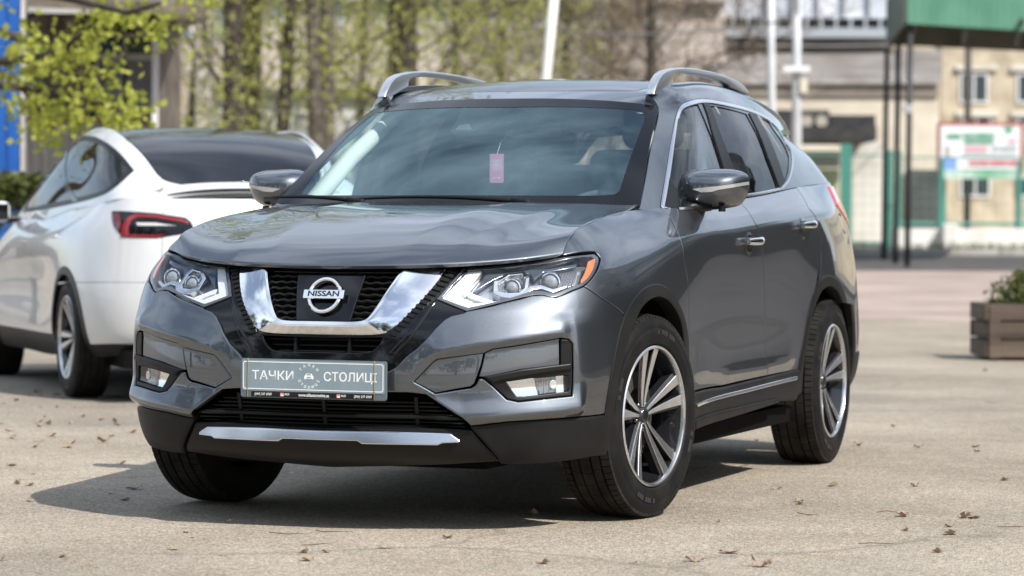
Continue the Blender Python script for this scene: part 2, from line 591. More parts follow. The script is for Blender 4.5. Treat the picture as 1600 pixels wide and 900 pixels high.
def asphalt_mat(name, lo, hi, stain=.5, speck=160, patch=True):
    m = mat(name, hi, .92, spec=.25); nt = m.node_tree; p = nt.nodes['Principled BSDF']; L = nt.links
    tc = nt.nodes.new('ShaderNodeTexCoord')
    def noise(sc, det, ro=.55, st=None):
        n = nt.nodes.new('ShaderNodeTexNoise'); n.inputs['Scale'].default_value = sc; n.inputs['Detail'].default_value = det; n.inputs['Roughness'].default_value = ro
        s_ = tc.outputs['Object']
        if st:
            mp = nt.nodes.new('ShaderNodeMapping'); mp.inputs['Scale'].default_value = st; mp.inputs['Rotation'].default_value = (0, 0, R(19)); L.new(s_, mp.inputs[0]); s_ = mp.outputs[0]
        L.new(s_, n.inputs['Vector']); return n
    def ramp(src, a, b, c1, c2):
        r_ = nt.nodes.new('ShaderNodeValToRGB'); r_.color_ramp.elements[0].position = a; r_.color_ramp.elements[1].position = b
        r_.color_ramp.elements[0].color = (*c1, 1); r_.color_ramp.elements[1].color = (*c2, 1); L.new(src, r_.inputs[0]); return r_.outputs[0]
    def mix(a, b, f, mode='MIX'):
        x = nt.nodes.new('ShaderNodeMixRGB'); x.blend_type = mode
        if isinstance(f, float): x.inputs[0].default_value = f
        else: L.new(f, x.inputs[0])
        L.new(a, x.inputs[1])
        if isinstance(b, tuple): x.inputs[2].default_value = (*b, 1)
        else: L.new(b, x.inputs[2])
        return x.outputs[0]
    base = ramp(noise(.55, 8, .6).outputs['Fac'], .32, .68, lo, hi)
    # aggregate: light and dark stones
    v = nt.nodes.new('ShaderNodeTexVoronoi'); v.inputs['Scale'].default_value = speck; L.new(tc.outputs['Object'], v.inputs['Vector'])
    st = nt.nodes.new('ShaderNodeSeparateColor'); L.new(v.outputs['Color'], st.inputs[0])
    grain = ramp(st.outputs[0], .0, 1.0, (.30, .285, .265), (1.72, 1.70, 1.66))
    c = mix(base, grain, .66, 'MULTIPLY')
    v2 = nt.nodes.new('ShaderNodeTexVoronoi'); v2.inputs['Scale'].default_value = speck*.37; L.new(tc.outputs['Object'], v2.inputs['Vector'])
    st2 = nt.nodes.new('ShaderNodeSeparateColor'); L.new(v2.outputs['Color'], st2.inputs[0])
    c = mix(c, ramp(st2.outputs[1], .0, 1.0, (.8, .8, .8), (1.2, 1.2, 1.18)), .6, 'MULTIPLY')
    # dust drifts and brown organic stains drawn out along the yard
    c = mix(c, (.27, .19, .125), ramp(noise(1.4, 10, .68, (1, 3.2, 1)).outputs['Fac'], .56, .74, (0, 0, 0), (stain, stain, stain)))
    c = mix(c, (.40, .36, .31), ramp(noise(2.2, 9, .7).outputs['Fac'], .55, .8, (0, 0, 0), (.45, .45, .45)))
    c = mix(c, (.11, .105, .10), ramp(noise(.9, 6, .65, (1, 2, 1)).outputs['Fac'], .62, .78, (0, 0, 0), (.4, .4, .4)))
    # hairline cracks and repaired patches
    vc = nt.nodes.new('ShaderNodeTexVoronoi'); vc.feature = 'DISTANCE_TO_EDGE'; vc.inputs['Scale'].default_value = .42
    wn = noise(1.1, 6); wa = nt.nodes.new('ShaderNodeMixRGB'); wa.inputs[0].default_value = .35; L.new(tc.outputs['Object'], wa.inputs[1]); L.new(wn.outputs['Color'], wa.inputs[2]); L.new(wa.outputs[0], vc.inputs['Vector'])
    ck = ramp(vc.outputs['Distance'], .0015, .006, (1, 1, 1), (0, 0, 0))
    ckm = nt.nodes.new('ShaderNodeMixRGB'); ckm.blend_type = 'MULTIPLY'; ckm.inputs[0].default_value = 1; L.new(ck, ckm.inputs[1]); L.new(ramp(noise(.35, 3).outputs['Fac'], .46, .56, (0, 0, 0), (.35, .35, .35)), ckm.inputs[2])
    c = mix(c, (.085, .075, .065), ckm.outputs[0])
    vp = nt.nodes.new('ShaderNodeTexVoronoi'); vp.inputs['Scale'].default_value = .16; L.new(wa.outputs[0], vp.inputs['Vector'])
    sp = nt.nodes.new('ShaderNodeSeparateColor'); L.new(vp.outputs['Color'], sp.inputs[0])
    c = mix(c, ramp(sp.outputs[2], .0, 1.0, (.82, .83, .84), (1.08, 1.06, 1.03)), 1.0, 'MULTIPLY')
    # drifts of needle litter combed by the wind
    c = mix(c, (.30, .19, .11), ramp(noise(5.0, 12, .75, (.35, 3.0, 1)).outputs['Fac'], .58, .70, (0, 0, 0), (stain*.9, stain*.9, stain*.9)))
    L.new(c, p.inputs['Base Color'])
    b = nt.nodes.new('ShaderNodeBump'); b.inputs['Strength'].default_value = .55; b.inputs['Distance'].default_value = .006
    L.new(v.outputs['Distance'], b.inputs['Height'])
    b2 = nt.nodes.new('ShaderNodeBump'); b2.inputs['Strength'].default_value = .35; b2.inputs['Distance'].default_value = .03
    L.new(noise(3.5, 8).outputs['Fac'], b2.inputs['Height']); L.new(b.outputs[0], b2.inputs['Normal']); L.new(b2.outputs[0], p.inputs['Normal'])
    return m
ASPH = asphalt_mat('worn_asphalt', (.245, .214, .176), (.41, .362, .30))
structure(sheet('ground', np.concatenate([np.linspace(-400, -30, 8), np.linspace(-25, 25, 51), np.linspace(30, 400, 8)]),
                np.concatenate([np.linspace(-150, -10, 8), np.linspace(-5, 80, 86), np.linspace(90, 900, 12)]), ASPH, 0))
# pinkish block paving with a curved edge
def brick_mat(name, c1, c2, mortar, scale, w_=.5, h_=.25, rough=.85, ms=.012):
    m = mat(name, c1, rough); nt = m.node_tree; p = nt.nodes['Principled BSDF']
    tc = nt.nodes.new('ShaderNodeTexCoord'); b = nt.nodes.new('ShaderNodeTexBrick')
    b.inputs['Color1'].default_value = (*c1, 1); b.inputs['Color2'].default_value = (*c2, 1); b.inputs['Mortar'].default_value = (*mortar, 1)
    b.inputs['Scale'].default_value = scale; b.inputs['Brick Width'].default_value = w_; b.inputs['Row Height'].default_value = h_; b.inputs['Mortar Size'].default_value = ms
    nt.links.new(tc.outputs['Object'], b.inputs['Vector'])
    n = nt.nodes.new('ShaderNodeTexNoise'); n.inputs['Scale'].default_value = .6; n.inputs['Detail'].default_value = 9; nt.links.new(tc.outputs['Object'], n.inputs['Vector'])
    r_ = nt.nodes.new('ShaderNodeValToRGB'); r_.color_ramp.elements[0].position = .3; r_.color_ramp.elements[1].position = .7
    r_.color_ramp.elements[0].color = (.72, .70, .68, 1); r_.color_ramp.elements[1].color = (1.2, 1.18, 1.15, 1); nt.links.new(n.outputs['Fac'], r_.inputs[0])
    x = nt.nodes.new('ShaderNodeMixRGB'); x.blend_type = 'MULTIPLY'; x.inputs[0].default_value = 1
    nt.links.new(b.outputs[0], x.inputs[1]); nt.links.new(r_.outputs[0], x.inputs[2]); nt.links.new(x.outputs[0], p.inputs['Base Color'])
    return m
PAVE = brick_mat('paving_blocks', (.40, .31, .265), (.35, .285, .25), (.25, .215, .19), 4.0)
def pave_L(D):
    # left edge far left; right part comes nearer the camera beyond the curve
    return np.linspace(-12, 26, 30)
structure(sheet('paving', pave_L, np.linspace(33.0, 53.5, 22), PAVE, .004))
def pave2(D):
    t = (33.0-D)/14; l0 = lat(1450, 33.0)+.2+1.5*t**.6-.5*t
    return np.linspace(l0, 26, 24)
structure(sheet('paving', pave2, np.linspace(33.0, 17, 22), PAVE, .004))
STRIPM = asphalt_mat('dark_ground', (.075, .073, .072), (.105, .10, .098), .15, 90)
structure(sheet('dark_strip', np.linspace(-60, 80, 40), np.linspace(53.6, 67, 12), STRIPM, .005))  # darker ground strip between the paving and the kerb
kerbm = noisy(mat('kerb_concrete', (.42, .40, .37), .9), (.34, .32, .29), (.48, .46, .43), 3, bump=.3)
mb = MB()
for k in range(40):
    L = -40+k*2.0; c = pl(L, 67.1, .06); mb.box(c, (1.97, .2, .16), rz=math.atan2(RH[1], RH[0]))
structure(mb.build('kerb', kerbm, bevel=.01))
GRM = noisy(mat('grass_blades', (.07, .11, .025), .7), (.05, .08, .02), (.13, .16, .04), 2.0)
def grass_strip(D0, D1, L0, L1, n, h):
    V = []; Fc = []
    for _ in range(n):
        L = rng.uniform(L0, L1); D = rng.uniform(D0, D1)
        if math.sin(L*.7)+math.sin(L*1.9+D) < -.3: continue
        p = np.array(pl(L, D)); a = rng.uniform(0, 6.28); d = np.array([math.cos(a), math.sin(a), 0])*rng.uniform(.01, .025)
        t = p+np.array([rng.normal(0, .05), rng.normal(0, .05), h*rng.uniform(.5, 1.2)])
        b = len(V); V += [p-d, p+d, t]; Fc.append((b, b+1, b+2))
    o = mesh_obj('grass', V, Fc, GRM); o['kind'] = 'stuff'; return o
structure(sheet('verge', np.linspace(-40, 40, 30), np.linspace(67.2, 90, 8), noisy(mat('verge_soil', (.2, .17, .12), .95), (.16, .13, .09), (.27, .25, .19), .8), .05))
grass_strip(67.4, 70.5, 4, 26, 5000, .28)

# ------------------------------------------------------------------ buildings beyond the fence
ROT = math.atan2(RH[1], RH[0])
def vbox(mb, px0, px1, py0, py1, D, depth, dD=0):
    """solid whose front face fills the given photo columns / rows at depth D"""
    a = at(px0, py1, D); b = at(px1, py0, D)
    c = (a+b)/2+Vector(FH)*(depth/2)
    w_ = abs(lat(px1, D)-lat(px0, D)); h = abs(b.z-a.z)
    return mb.box(c, (w_, depth, h), rz=ROT)
def gbox(mb, px0, px1, py0, D, depth, sink=.3):
    """as vbox but standing on the ground"""
    L0, L1 = lat(px0, D), lat(px1, D); h = row_up(py0, D)
    c = pl((L0+L1)/2, D)+Vector((0, 0, (h-sink)/2))+Vector(FH)*(depth/2)
    return mb.box(c, (L1-L0, depth, h+sink), rz=ROT)
def facade(name, label, cat, wallm, px0, px1, py0, D, depth, wins, winm, framem, parent=None, nm='wall'):
    B = thing(name, label, cat, pl(lat((px0+px1)/2, D), D))
    mb = MB(); gbox(mb, px0, px1, py0, D, depth); add(B, mb.build(nm, wallm))
    for (a, b, c, d) in wins:
        mb = MB(); s = .06*F_PX/D
        vbox(mb, a-s, b+s, c-s, c, D-.06, .1); vbox(mb, a-s, b+s, d, d+s, D-.06, .1); vbox(mb, a-s, a, c, d, D-.06, .1); vbox(mb, b, b+s, c, d, D-.06, .1)
        vbox(mb, (a+b)/2-s*.5, (a+b)/2+s*.5, c, d, D-.04, .08)
        f = add(B, mb.build('window', framem))
        mb = MB(); vbox(mb, a, b, c, d, D-.025, .05); g = add(B, mb.build('pane', winm)); g.parent = f; g.matrix_parent_inverse = Matrix()
    return B
def add(root, o):
    """make o (built in world space) a part of root"""
    o.parent = root; o.matrix_parent_inverse = root.matrix_basis.inverted() if root.parent is None else Matrix()
    return o
STONE = noisy(mat('tan_brickwork', (.45, .39, .29), .9), (.36, .30, .215), (.55, .48, .37), 1.6, 8, bump=.3, bscale=12)
CREAM = noisy(mat('cream_render', (.62, .55, .44), .9), (.54, .47, .37), (.70, .63, .52), .7, 8)
PALE = noisy(mat('pale_render', (.60, .58, .52), .9), (.52, .49, .43), (.68, .66, .60), .9, 8)
PANE = mat('window_pane', (.05, .07, .075), .06, spec=.8)
PANEL = mat('bright_pane', (.35, .40, .45), .1, .3)
WFRAME = mat('white_frame', (.72, .73, .74), .5)
CORR = noisy(mat('corrugated_sheet', (.40, .37, .34), .7), (.30, .26, .23), (.48, .46, .44), .8, 6, stretch=(1, 1, .3))
DARKM = mat('dark_metal', (.03, .03, .032), .55)
GREENP = mat('green_paint', (.06, .235, .19), .5)

B1 = facade('brick_building', 'tan brick building with white framed windows behind the white billboard', 'building', STONE, 1468, 1800, 20, 92, 12,
       [(1503, 1541, 117, 158), (1592, 1640, 118, 158), (1503, 1545, 279, 305), (1590, 1630, 279, 305), (1506, 1546, 184, 194), (1592, 1640, 186, 194)], PANE, WFRAME)
for (a, b, y) in ((1494, 1560, 106), (1580, 1655, 107), (1494, 1560, 178), (1580, 1655, 178)):
    mb = MB(); vbox(mb, a, b, y-3.5, y+3, 91.85, .3); add(B1, mb.build('lintel', PALE))
# workshop hall with a corrugated lean-to roof
B2 = thing('workshop_hall', 'long cream hall under a rusty corrugated roof with a glazed strip on top', 'building', pl(lat(1290, 84), 84))
mb = MB(); gbox(mb, 1120, 1466, 124, 84, 9); add(B2, mb.build('wall', CREAM))
mb = MB(); gbox(mb, 1020, 1480, 58, 92.2, 10); add(B2, mb.build('upper_wall', STONE))
# corrugated roof: real ridges
V = []; Fc = []
n = 150
for k in range(n+1):
    px = 1108+(1470-1108)*k/n; z = .05*math.cos(k*math.pi)
    a, b = at(px, 124, 83.75), at(px+2, 78, 92.0)
    V += [a+Vector((0, 0, z)), b+Vector((0, 0, z)), a+Vector((0, 0, z-.12))]
for k in range(n): Fc += [(3*k, 3*k+3, 3*k+4, 3*k+1), (3*k+2, 3*k+5, 3*k+3, 3*k)]
add(B2, mesh_obj('roof', V, Fc, CORR))
mb = MB(); vbox(mb, 1040, 1415, 44, 57, 90.5, 1.4); add(B2, mb.build('gutter_beam', mat('grey_blue_steel', (.32, .35, .38), .6)))
mb = MB(); vbox(mb, 1040, 1415, 29, 44, 91.6, .4); add(B2, mb.build('dark_band', DARKM))
for k in range(16):
    px = 1052+k*23; mb = MB(); vbox(mb, px, px+3.5, 28, 45, 91.2, .25); add(B2, mb.build('bracket', mat('grey_steel', (.40, .41, .42), .6)))
for k in range(9):
    px = 1040+k*40
    mb = MB(); vbox(mb, px+1.5, px+38.5, -60, 27, 91.4, .1); add(B2, mb.build('skylight_pane', noisy(mat('milky_glazing', (.46, .49, .54), .2), (.36, .39, .45), (.62, .64, .68), .5)))
    mb = MB(); vbox(mb, px-1.5, px+1.5, -60, 29, 91.2, .25); add(B2, mb.build('glazing_bar', mat('grey_steel')))
mb = MB(); vbox(mb, 1040, 1415, -64, -58, 91.2, .25); add(B2, mb.build('roof_edge', mat('grey_steel')))
mb = MB(); vbox(mb, 1160, 1466, 125, 149, 83.9, .1); add(B2, mb.build('eaves_shade_band', noisy(mat('eaves_shade', (.25, .21, .17), .9), (.20, .17, .14), (.30, .26, .21), 2)))  # brown band stands in for the shadow under the eaves
# porch with fans
P1 = thing('entrance_porch', 'flat dark porch roof with two fan units over a cream doorway', 'porch', pl(lat(1290, 80), 80))
mb = MB(); vbox(mb, 1206, 1370, 197, 219, 78.5, 4); add(P1, mb.build('porch_roof', noisy(mat('bitumen', (.03, .03, .03), .8), (.02, .02, .02), (.045, .044, .043), 2)))
mb = MB(); vbox(mb, 1210, 1296, 172, 196, 79, 1.2); add(P1, mb.build('fan_box', mat('bitumen')))
mb = MB(); vbox(mb, 1298, 1368, 180, 197, 79.2, 1.0); add(P1, mb.build('duct_box', DARKM))
for px in (1261, 1284):
    c = at(px, 189, 78.95); M = Matrix.Translation(c) @ Matrix.Rotation(ROT, 4, 'Z') @ Matrix.Rotation(R(90), 4, 'X')
    mb = MB(); mb.lathe([(.0001, .03), (.08, .03), (.12, .01), (.13, .035), (.155, .035), (.16, -.03)], 20, M); add(P1, mb.build('fan', mat('fan_tan', (.42, .38, .31), .6), smooth=True))
mb = MB(); gbox(mb, 1246, 1310, 262, 82, .3); add(P1, mb.build('poster', noisy(mat('poster_green', (.42, .44, .22), .7), (.5, .52, .36), (.34, .42, .18), 2)))
mb = MB(); gbox(mb, 1330, 1380, 215, 82, .5); add(P1, mb.build('door_wall', PALE))
mb = MB(); vbox(mb, 1246, 1312, 236, 262, 81.8, .2); add(P1, mb.build('door_head', mat('porch_grey', (.45, .46, .42), .7)))
# dark arch door behind the fence
mb = MB(); gbox(mb, 1416, 1466, 262, 83.8, .3); o = mb.build('garage_gate', noisy(mat('gate_dark', (.06, .075, .065), .6), (.045, .05, .048), (.09, .10, .09), 1)); tag(o, 'dark metal gate leaf in the cream wall behind the fence', 'gate')

# green wire fence on a white plinth
def fence_panel(px0, px1, D, top, bot, name, label, posts, wire=(.008, .24)):
    Fn = thing(name, label, 'fence', pl(lat(px0, D), D), group=None)
    mb = MB(); L0, L1 = lat(px0, D), lat(px1, D); z0, z1 = row_up(bot, D), row_up(top, D)
    k = L0
    while k <= L1:
        mb.tube([pl(k, D, z0), pl(k, D, z1)], wire[0]*.5, 4, cap=False); k += wire[1]
    z = z0
    while z <= z1:
        mb.tube([pl(L0, D, z), pl(L1, D, z)], wire[0]*.5, 4, cap=False); z += wire[1]
    add(Fn, mb.build('mesh_panel', GREENP))
    mb = MB(); mb.tube([pl(L0, D, z1), pl(L1, D, z1)], .02, 8); add(Fn, mb.build('top_rail', GREENP))
    mb = MB(); mb.tube([pl(L0, D, z0), pl(L1, D, z0)], .04, 8); add(Fn, mb.build('bottom_rail', GREENP))
    for (px, t, w_) in posts:
        mb = MB(); gbox(mb, px-w_/2, px+w_/2, t, D-.1, .12); add(Fn, mb.build('post', GREENP))
    return Fn
fence_panel(1398, 1700, 72, 243, 346, 'wire_fence', 'green wire fence on a white plinth in front of the billboard', [(1404, 232, 7), (1470, 246, 7), (1592, 246, 6), (1660, 246, 6)])
fence_panel(1180, 1398, 73, 240, 378, 'wire_fence', 'taller green wire fence before the porch with a thick teal gate post', [(1321, 222, 17), (1390, 232, 8)])
mb = MB(); gbox(mb, 1395, 1760, 354, 71.4, .5); o = mb.build('plinth_wall', noisy(mat('whitewash', (.72, .71, .68), .9), (.62, .61, .57), (.78, .77, .75), 1.2), bevel=.02); tag(o, 'low whitewashed plinth wall under the green fence', 'wall')
mb = MB(); gbox(mb, 1474, 1496, 346, 71.0, .4); o = mb.build('concrete_block', mat('whitewash'), bevel=.02); tag(o, 'white concrete block at the foot of the fence post', 'block')

# billboard
BB = thing('billboard', 'white billboard with green and red lines in a dark red frame', 'billboard', pl(lat(1532, 75), 75))
mb = MB(); vbox(mb, 1465, 1599, 192, 268, 75, .12); add(BB, mb.build('frame', mat('frame_red', (.32, .06, .06), .5), bevel=.01))
mb = MB(); vbox(mb, 1469.5, 1594, 197, 264, 74.97, .05); add(BB, mb.build('board', mat('board_white', (.78, .79, .80), .5)))
mb = MB(); vbox(mb, 1471, 1596, 266, 279, 74.9, .06); add(BB, mb.build('lower_strip', noisy(mat('strip_green', (.25, .5, .36), .5), (.10, .38, .2), (.55, .68, .6), .9)))
gt = mat('print_green', (.10, .34, .20), .5); rt_ = mat('print_red', (.60, .07, .10), .5); pk = mat('print_pink', (.72, .42, .46), .5); gy = mat('print_grey', (.42, .46, .47), .5); bl = mat('print_blue', (.22, .36, .70), .5)
def marks(rows, m, nm):
    mb = MB()
    for (x0, x1, y0, y1, step) in rows:
        x = x0
        while x < x1:
            wd_ = step*(.55+.3*rng.random()); vbox(mb, x, min(x+wd_, x1), y0, y1, 74.955, .02); x += step
    add(BB, mb.build(nm, m))
marks([(1479, 1503, 209, 217, 4), (1506, 1554, 208, 216, 3.6), (1507, 1553, 218, 225, 3.6)], gt, 'green_lettering')
marks([(1514, 1594, 251, 258.5, 4.2)], rt_, 'red_lettering')
marks([(1507, 1543, 228, 238, 3.4), (1575, 1588, 217, 224, 3)], pk, 'pink_lettering')
marks([(1503, 1590, 241, 246.5, 3), (1550, 1590, 228, 236, 5)], gy, 'grey_lettering')
mb = MB(); vbox(mb, 1472, 1495, 247, 265, 74.955, .02); add(BB, mb.build('blue_patch', bl))
mb = MB(); c = [at(*p, 74.95) for p in ((1569, 198), (1584, 198), (1581, 205), (1577, 209), (1572, 205))]; n = len(c); V = c+[p+Vector(FH)*.02 for p in c]
mb.add(V, [tuple(range(n)), tuple(reversed(range(n, 2*n)))]+[(k, (k+1) % n, n+(k+1) % n, n+k) for k in range(n)]); add(BB, mb.build('leaf_emblem', gt))
mb = MB(); gbox(mb, 1477, 1481, 228, 74.955, .02); 
mb = MB(); vbox(mb, 1477, 1484, 228, 244, 74.955, .02); add(BB, mb.build('portrait_patch', mat('print_tan', (.42, .36, .31), .6)))
for px in (1474, 1590):
    mb = MB(); gbox(mb, px-3, px+3, 262, 75.2, .15); add(BB, mb.build('leg', GREENP))

# street poles
def pole(name, label, pts, r0, r1, m, D, cat='pole'):
    P = thing(name, label, cat, pl(lat(pts[-1][0], D), D))
    a = at(*pts[0], D); b = pl(lat(pts[-1][0], D), D)
    mb = MB(); mb.tube([b+Vector((0, 0, -.2)), b+(a-b)*.5, a], [r0, (r0+r1)/2, r1], 14); add(P, mb.build('shaft', m, smooth=True)); return P
POLEM = noisy(mat('painted_steel', (.55, .57, .59), .5), (.48, .50, .52), (.62, .64, .66), 1.5)
pole('steel_pole', 'tall plain grey steel pole just right of the roof rail', [(1203.5, -120), (1208, 420)], .085, .062, POLEM, 56)
PB = pole('lamp_post', 'tall pale post carrying a short cross bracket and a small box', [(1245.5, -160), (1244, 432)], .105, .062, POLEM, 52)
mb = MB(); vbox(mb, 1224, 1266, 103, 112, 51.8, .12); add(PB, mb.build('cross_bracket', WFRAME))
mb = MB(); vbox(mb, 1250, 1262, 123, 145, 51.85, .16); add(PB, mb.build('meter_box', mat('box_cream', (.62, .58, .47), .6), bevel=.01))
mb = MB(); mb.tube([at(1245, 60, 52), at(1246, -20, 51.9), at(1243, -60, 51.8)], .035, 8); add(PB, mb.build('cable_sleeve', mat('grey_steel'), smooth=True))
pole('leaning_pole', 'white painted pole leaning to the right above the car roof', [(878, -130), (822, 430)], .085, .075, noisy(mat('white_paint', (.75, .75, .74), .6), (.66, .65, .63), (.80, .80, .79), 2), 48)
# overhead wires
for (k, (p0, D0, p1, D1)) in enumerate((((780, 36), 60, (1500, 62), 80), ((760, 26), 60, (1240, 30), 52))):
    a, b = at(*p0, D0), at(*p1, D1); mb = MB()
    mb.tube([a+(b-a)*t+Vector((0, 0, -1.2*t*(1-t))) for t in np.linspace(0, 1, 13)], .018, 5)
    o = mb.build('overhead_wire', mat('wire_grey', (.25, .25, .25), .6)); tag(o, ['thin overhead wire running to the brick building', 'thin overhead wire running to the pale lamp post'][k], 'wire')

# green canopy on thin black posts
CN = thing('metal_canopy', 'green corrugated canopy on thin black posts at the edge of the paving', 'canopy', pl(lat(1480, 58), 58))
cf = [at(1418, 37, 56), at(1720, 55.5, 59.2), at(1720, 86, 66.3), at(1388, 70, 62.3)]
CGREEN = noisy(mat('canopy_green', (.085, .235, .155), .5), (.07, .205, .135), (.105, .265, .18), 1.2)
CGREY = noisy(mat('canopy_side', (.20, .25, .22), .6), (.17, .21, .18), (.25, .29, .26), 1.5)
OLIVE = noisy(mat('canopy_lining', (.30, .28, .20), .8), (.25, .23, .16), (.35, .33, .25), 1.0)
def fascia(a, b, h, m, nm, ridges=True, thick=.03):
    n = int((b-a).length/.10); V = []; Fc = []
    d = (b-a).normalized(); nrm = Vector((d.y, -d.x, 0))
    for k in range(n+1):
        p = a+(b-a)*(k/n); o = nrm*(.055 if k % 2 else -.0) if ridges else Vector()
        V += [p+o, p+o+Vector((0, 0, h)), p+o-nrm*thick, p+o-nrm*thick+Vector((0, 0, h))]
    for k in range(n):
        i = 4*k; Fc += [(i, i+4, i+5, i+1), (i+2, i+3, i+7, i+6), (i, i+2, i+6, i+4), (i+1, i+5, i+7, i+3)]
    return add(CN, mesh_obj(nm, V, Fc, m))
fascia(cf[0], cf[1], .95, CGREEN, 'front_fascia'); fascia(cf[3]+Vector((0, 0, .02)), cf[0]+Vector((0, 0, .02)), .9, CGREY, 'side_fascia', True)
fascia(cf[2], cf[3], .95, OLIVE, 'rear_fascia', False); fascia(cf[1], cf[2], .95, CGREY, 'side_fascia')
V = [p+Vector((0, 0, .95)) for p in cf]+[p+Vector((0, 0, 1.0)) for p in cf]
add(CN, mesh_obj('roof_sheet', V, [(0, 3, 2, 1), (4, 5, 6, 7)]+[(k, (k+1) % 4, 4+(k+1) % 4, 4+k) for k in range(4)], CGREY))
V = [cf[3]+Vector(FH)*-.25+Vector((0, 0, .02)), cf[2]+Vector(FH)*-.25+Vector((0, 0, .02))]
for px in (1430, 1512, 1596):
    a = at(px, 40, 57); b = at(px-8, 78, 63.5); mb = MB(); mb.tube([a+Vector((0, 0, .1)), b+Vector((0, 0, .1))], .05, 6); add(CN, mb.build('rafter', DARKM))
for (px, pt, D) in ((1418.5, 40, 56.3), (1400, 60, 59), (1382, 74, 62)):
    mb = MB(); mb.tube([pl(lat(px-1.5, D), D, -.1), pl(lat(px+1, D), D, row_up(pt, D))], .055, 10); add(CN, mb.build('post', DARKM, smooth=True))
for (px, pt, D) in ((1690, 70, 59.5), (1705, 84, 66)):
    mb = MB(); mb.tube([pl(lat(px, D), D, -.1), pl(lat(px, D), D, row_up(pt, D))], .055, 10); add(CN, mb.build('post', DARKM, smooth=True))
c = at(1418, 170, 56.1); mb = MB(); mb.box(c, (.16, .12, .16), rz=ROT); add(CN, mb.build('socket_box', mat('grey_steel'), bevel=.01))
# drainpipe pole behind the canopy
mb = MB(); mb.tube([pl(lat(1510, 78), 78), at(1513, 60, 78)], .09, 8); o = mb.build('wooden_post', noisy(mat('tarred_wood', (.06, .05, .042), .9), (.045, .038, .032), (.09, .08, .07), 2), smooth=True); tag(o, 'dark wooden utility post behind the billboard', 'post')
# ------------------------------------------------------------------ left side: shed, blue panel, walls, trees
SHEDW = noisy(mat('shed_sheet', (.36, .34, .30), .7), (.28, .265, .235), (.42, .40, .36), 1.0, stretch=(1, 1, .25))
OLDW = noisy(mat('old_timber', (.11, .085, .065), .9), (.07, .055, .045), (.17, .14, .11), 3, stretch=(1, 1, 1))
SH = thing('tin_shed', 'grey tin shed with a deep overhanging roof and a row of small windows', 'shed', pl(lat(140, 34), 34))
D = 34
V = []; Fc = []; n = 52
for k in range(n+1):
    px = 38+(243-38)*k/n; off_ = (.035 if (k//2) % 2 else 0)
    L = lat(px, D+off_)
    V += [pl(L, D+off_, -.1), pl(L, D+off_, row_up(188, D))]
for k in range(n): Fc.append((2*k, 2*k+2, 2*k+3, 2*k+1))
add(SH, mesh_obj('wall', V, Fc, SHEDW))
mb = MB(); gbox(mb, 40, 242, 25, D+.25, 2.6); add(SH, mb.build('back_room', OLDW))
mb = MB(); vbox(mb, 40, 243, 183, 190, D-.05, .14); add(SH, mb.build('sill_rail', mat('rust', (.18, .09, .05), .9)))
mb = MB()
for (a, b, c, d_) in ((150, 241, 52, 57), (150, 241, 84, 93), (150, 155, 52, 93), (193, 198, 52, 93), (150, 153, 93, 185)): vbox(mb, a, b, c, d_, D, .1)
add(SH, mb.build('window_frame', noisy(mat('grey_frame', (.36, .34, .31), .8), (.28, .26, .23), (.42, .40, .37), 3)))
for (a, b) in ((155, 193), (198, 238)):
    mb = MB(); vbox(mb, a, b, 57, 84, D+.06, .04); add(SH, mb.build('pane', PANE))
    mb = MB(); vbox(mb, a, b, 93, 183, D+.08, .05); add(SH, mb.build('wall_panel', noisy(mat('dark_sheet', (.13, .135, .14), .6), (.10, .10, .105), (.18, .18, .185), 1)))
mb = MB(); gbox(mb, 236.5, 245, 60, D-.15, .1); add(SH, mb.build('white_post', WFRAME))
mb = MB(); gbox(mb, 34, 40, -40, D-.2, .1); add(SH, mb.build('downpipe', WFRAME))
V = [at(20, 10, 31.5), at(322, 24, 32.2), at(300, 12, 37.5), at(0, -4, 37.5)]; V = V+[p+Vector((0, 0, .12)) for p in V]
add(SH, mesh_obj('roof', V, [(0, 3, 2, 1), (4, 5, 6, 7)]+[(k, (k+1) % 4, 4+(k+1) % 4, 4+k) for k in range(4)], OLDW))
for k in range(5):
    mb = MB(); mb.tube([at(50+k*58, 24+k*3, 32), at(60+k*50, 42, 34)], .045, 6); add(SH, mb.build('roof_bracket', OLDW))
V = [at(250, 30, 31.9), at(325, 33, 32.1), at(262, 48, 34), at(240, 44, 34)]; V += [p+Vector((0, 0, .05)) for p in V]
add(SH, mesh_obj('eave_board', V, [(0, 3, 2, 1), (4, 5, 6, 7)]+[(k, (k+1) % 4, 4+(k+1) % 4, 4+k) for k in range(4)], OLDW))

BK = thing('blue_kiosk', 'bright blue painted kiosk side at the left edge', 'kiosk', pl(lat(0, 30), 30))
mb = MB(); gbox(mb, -140, 31, -30, 30, .12); add(BK, mb.build('wall', noisy(mat('blue_paint', (.008, .09, .36), .5), (.006, .07, .30), (.012, .11, .42), .8), bevel=.02))
mb = MB(); gbox(mb, 31.5, 35.5, -30, 29.98, .12); add(BK, mb.build('corner_strip', noisy(mat('strip_white', (.6, .58, .56), .7), (.45, .42, .4), (.68, .66, .64), 3)))
for px in (-60, -22, 10):
    mb = MB(); gbox(mb, px, px+1.2, -25, 29.985, .05); add(BK, mb.build('seam', mat('blue_dark', (.006, .06, .3), .5)))

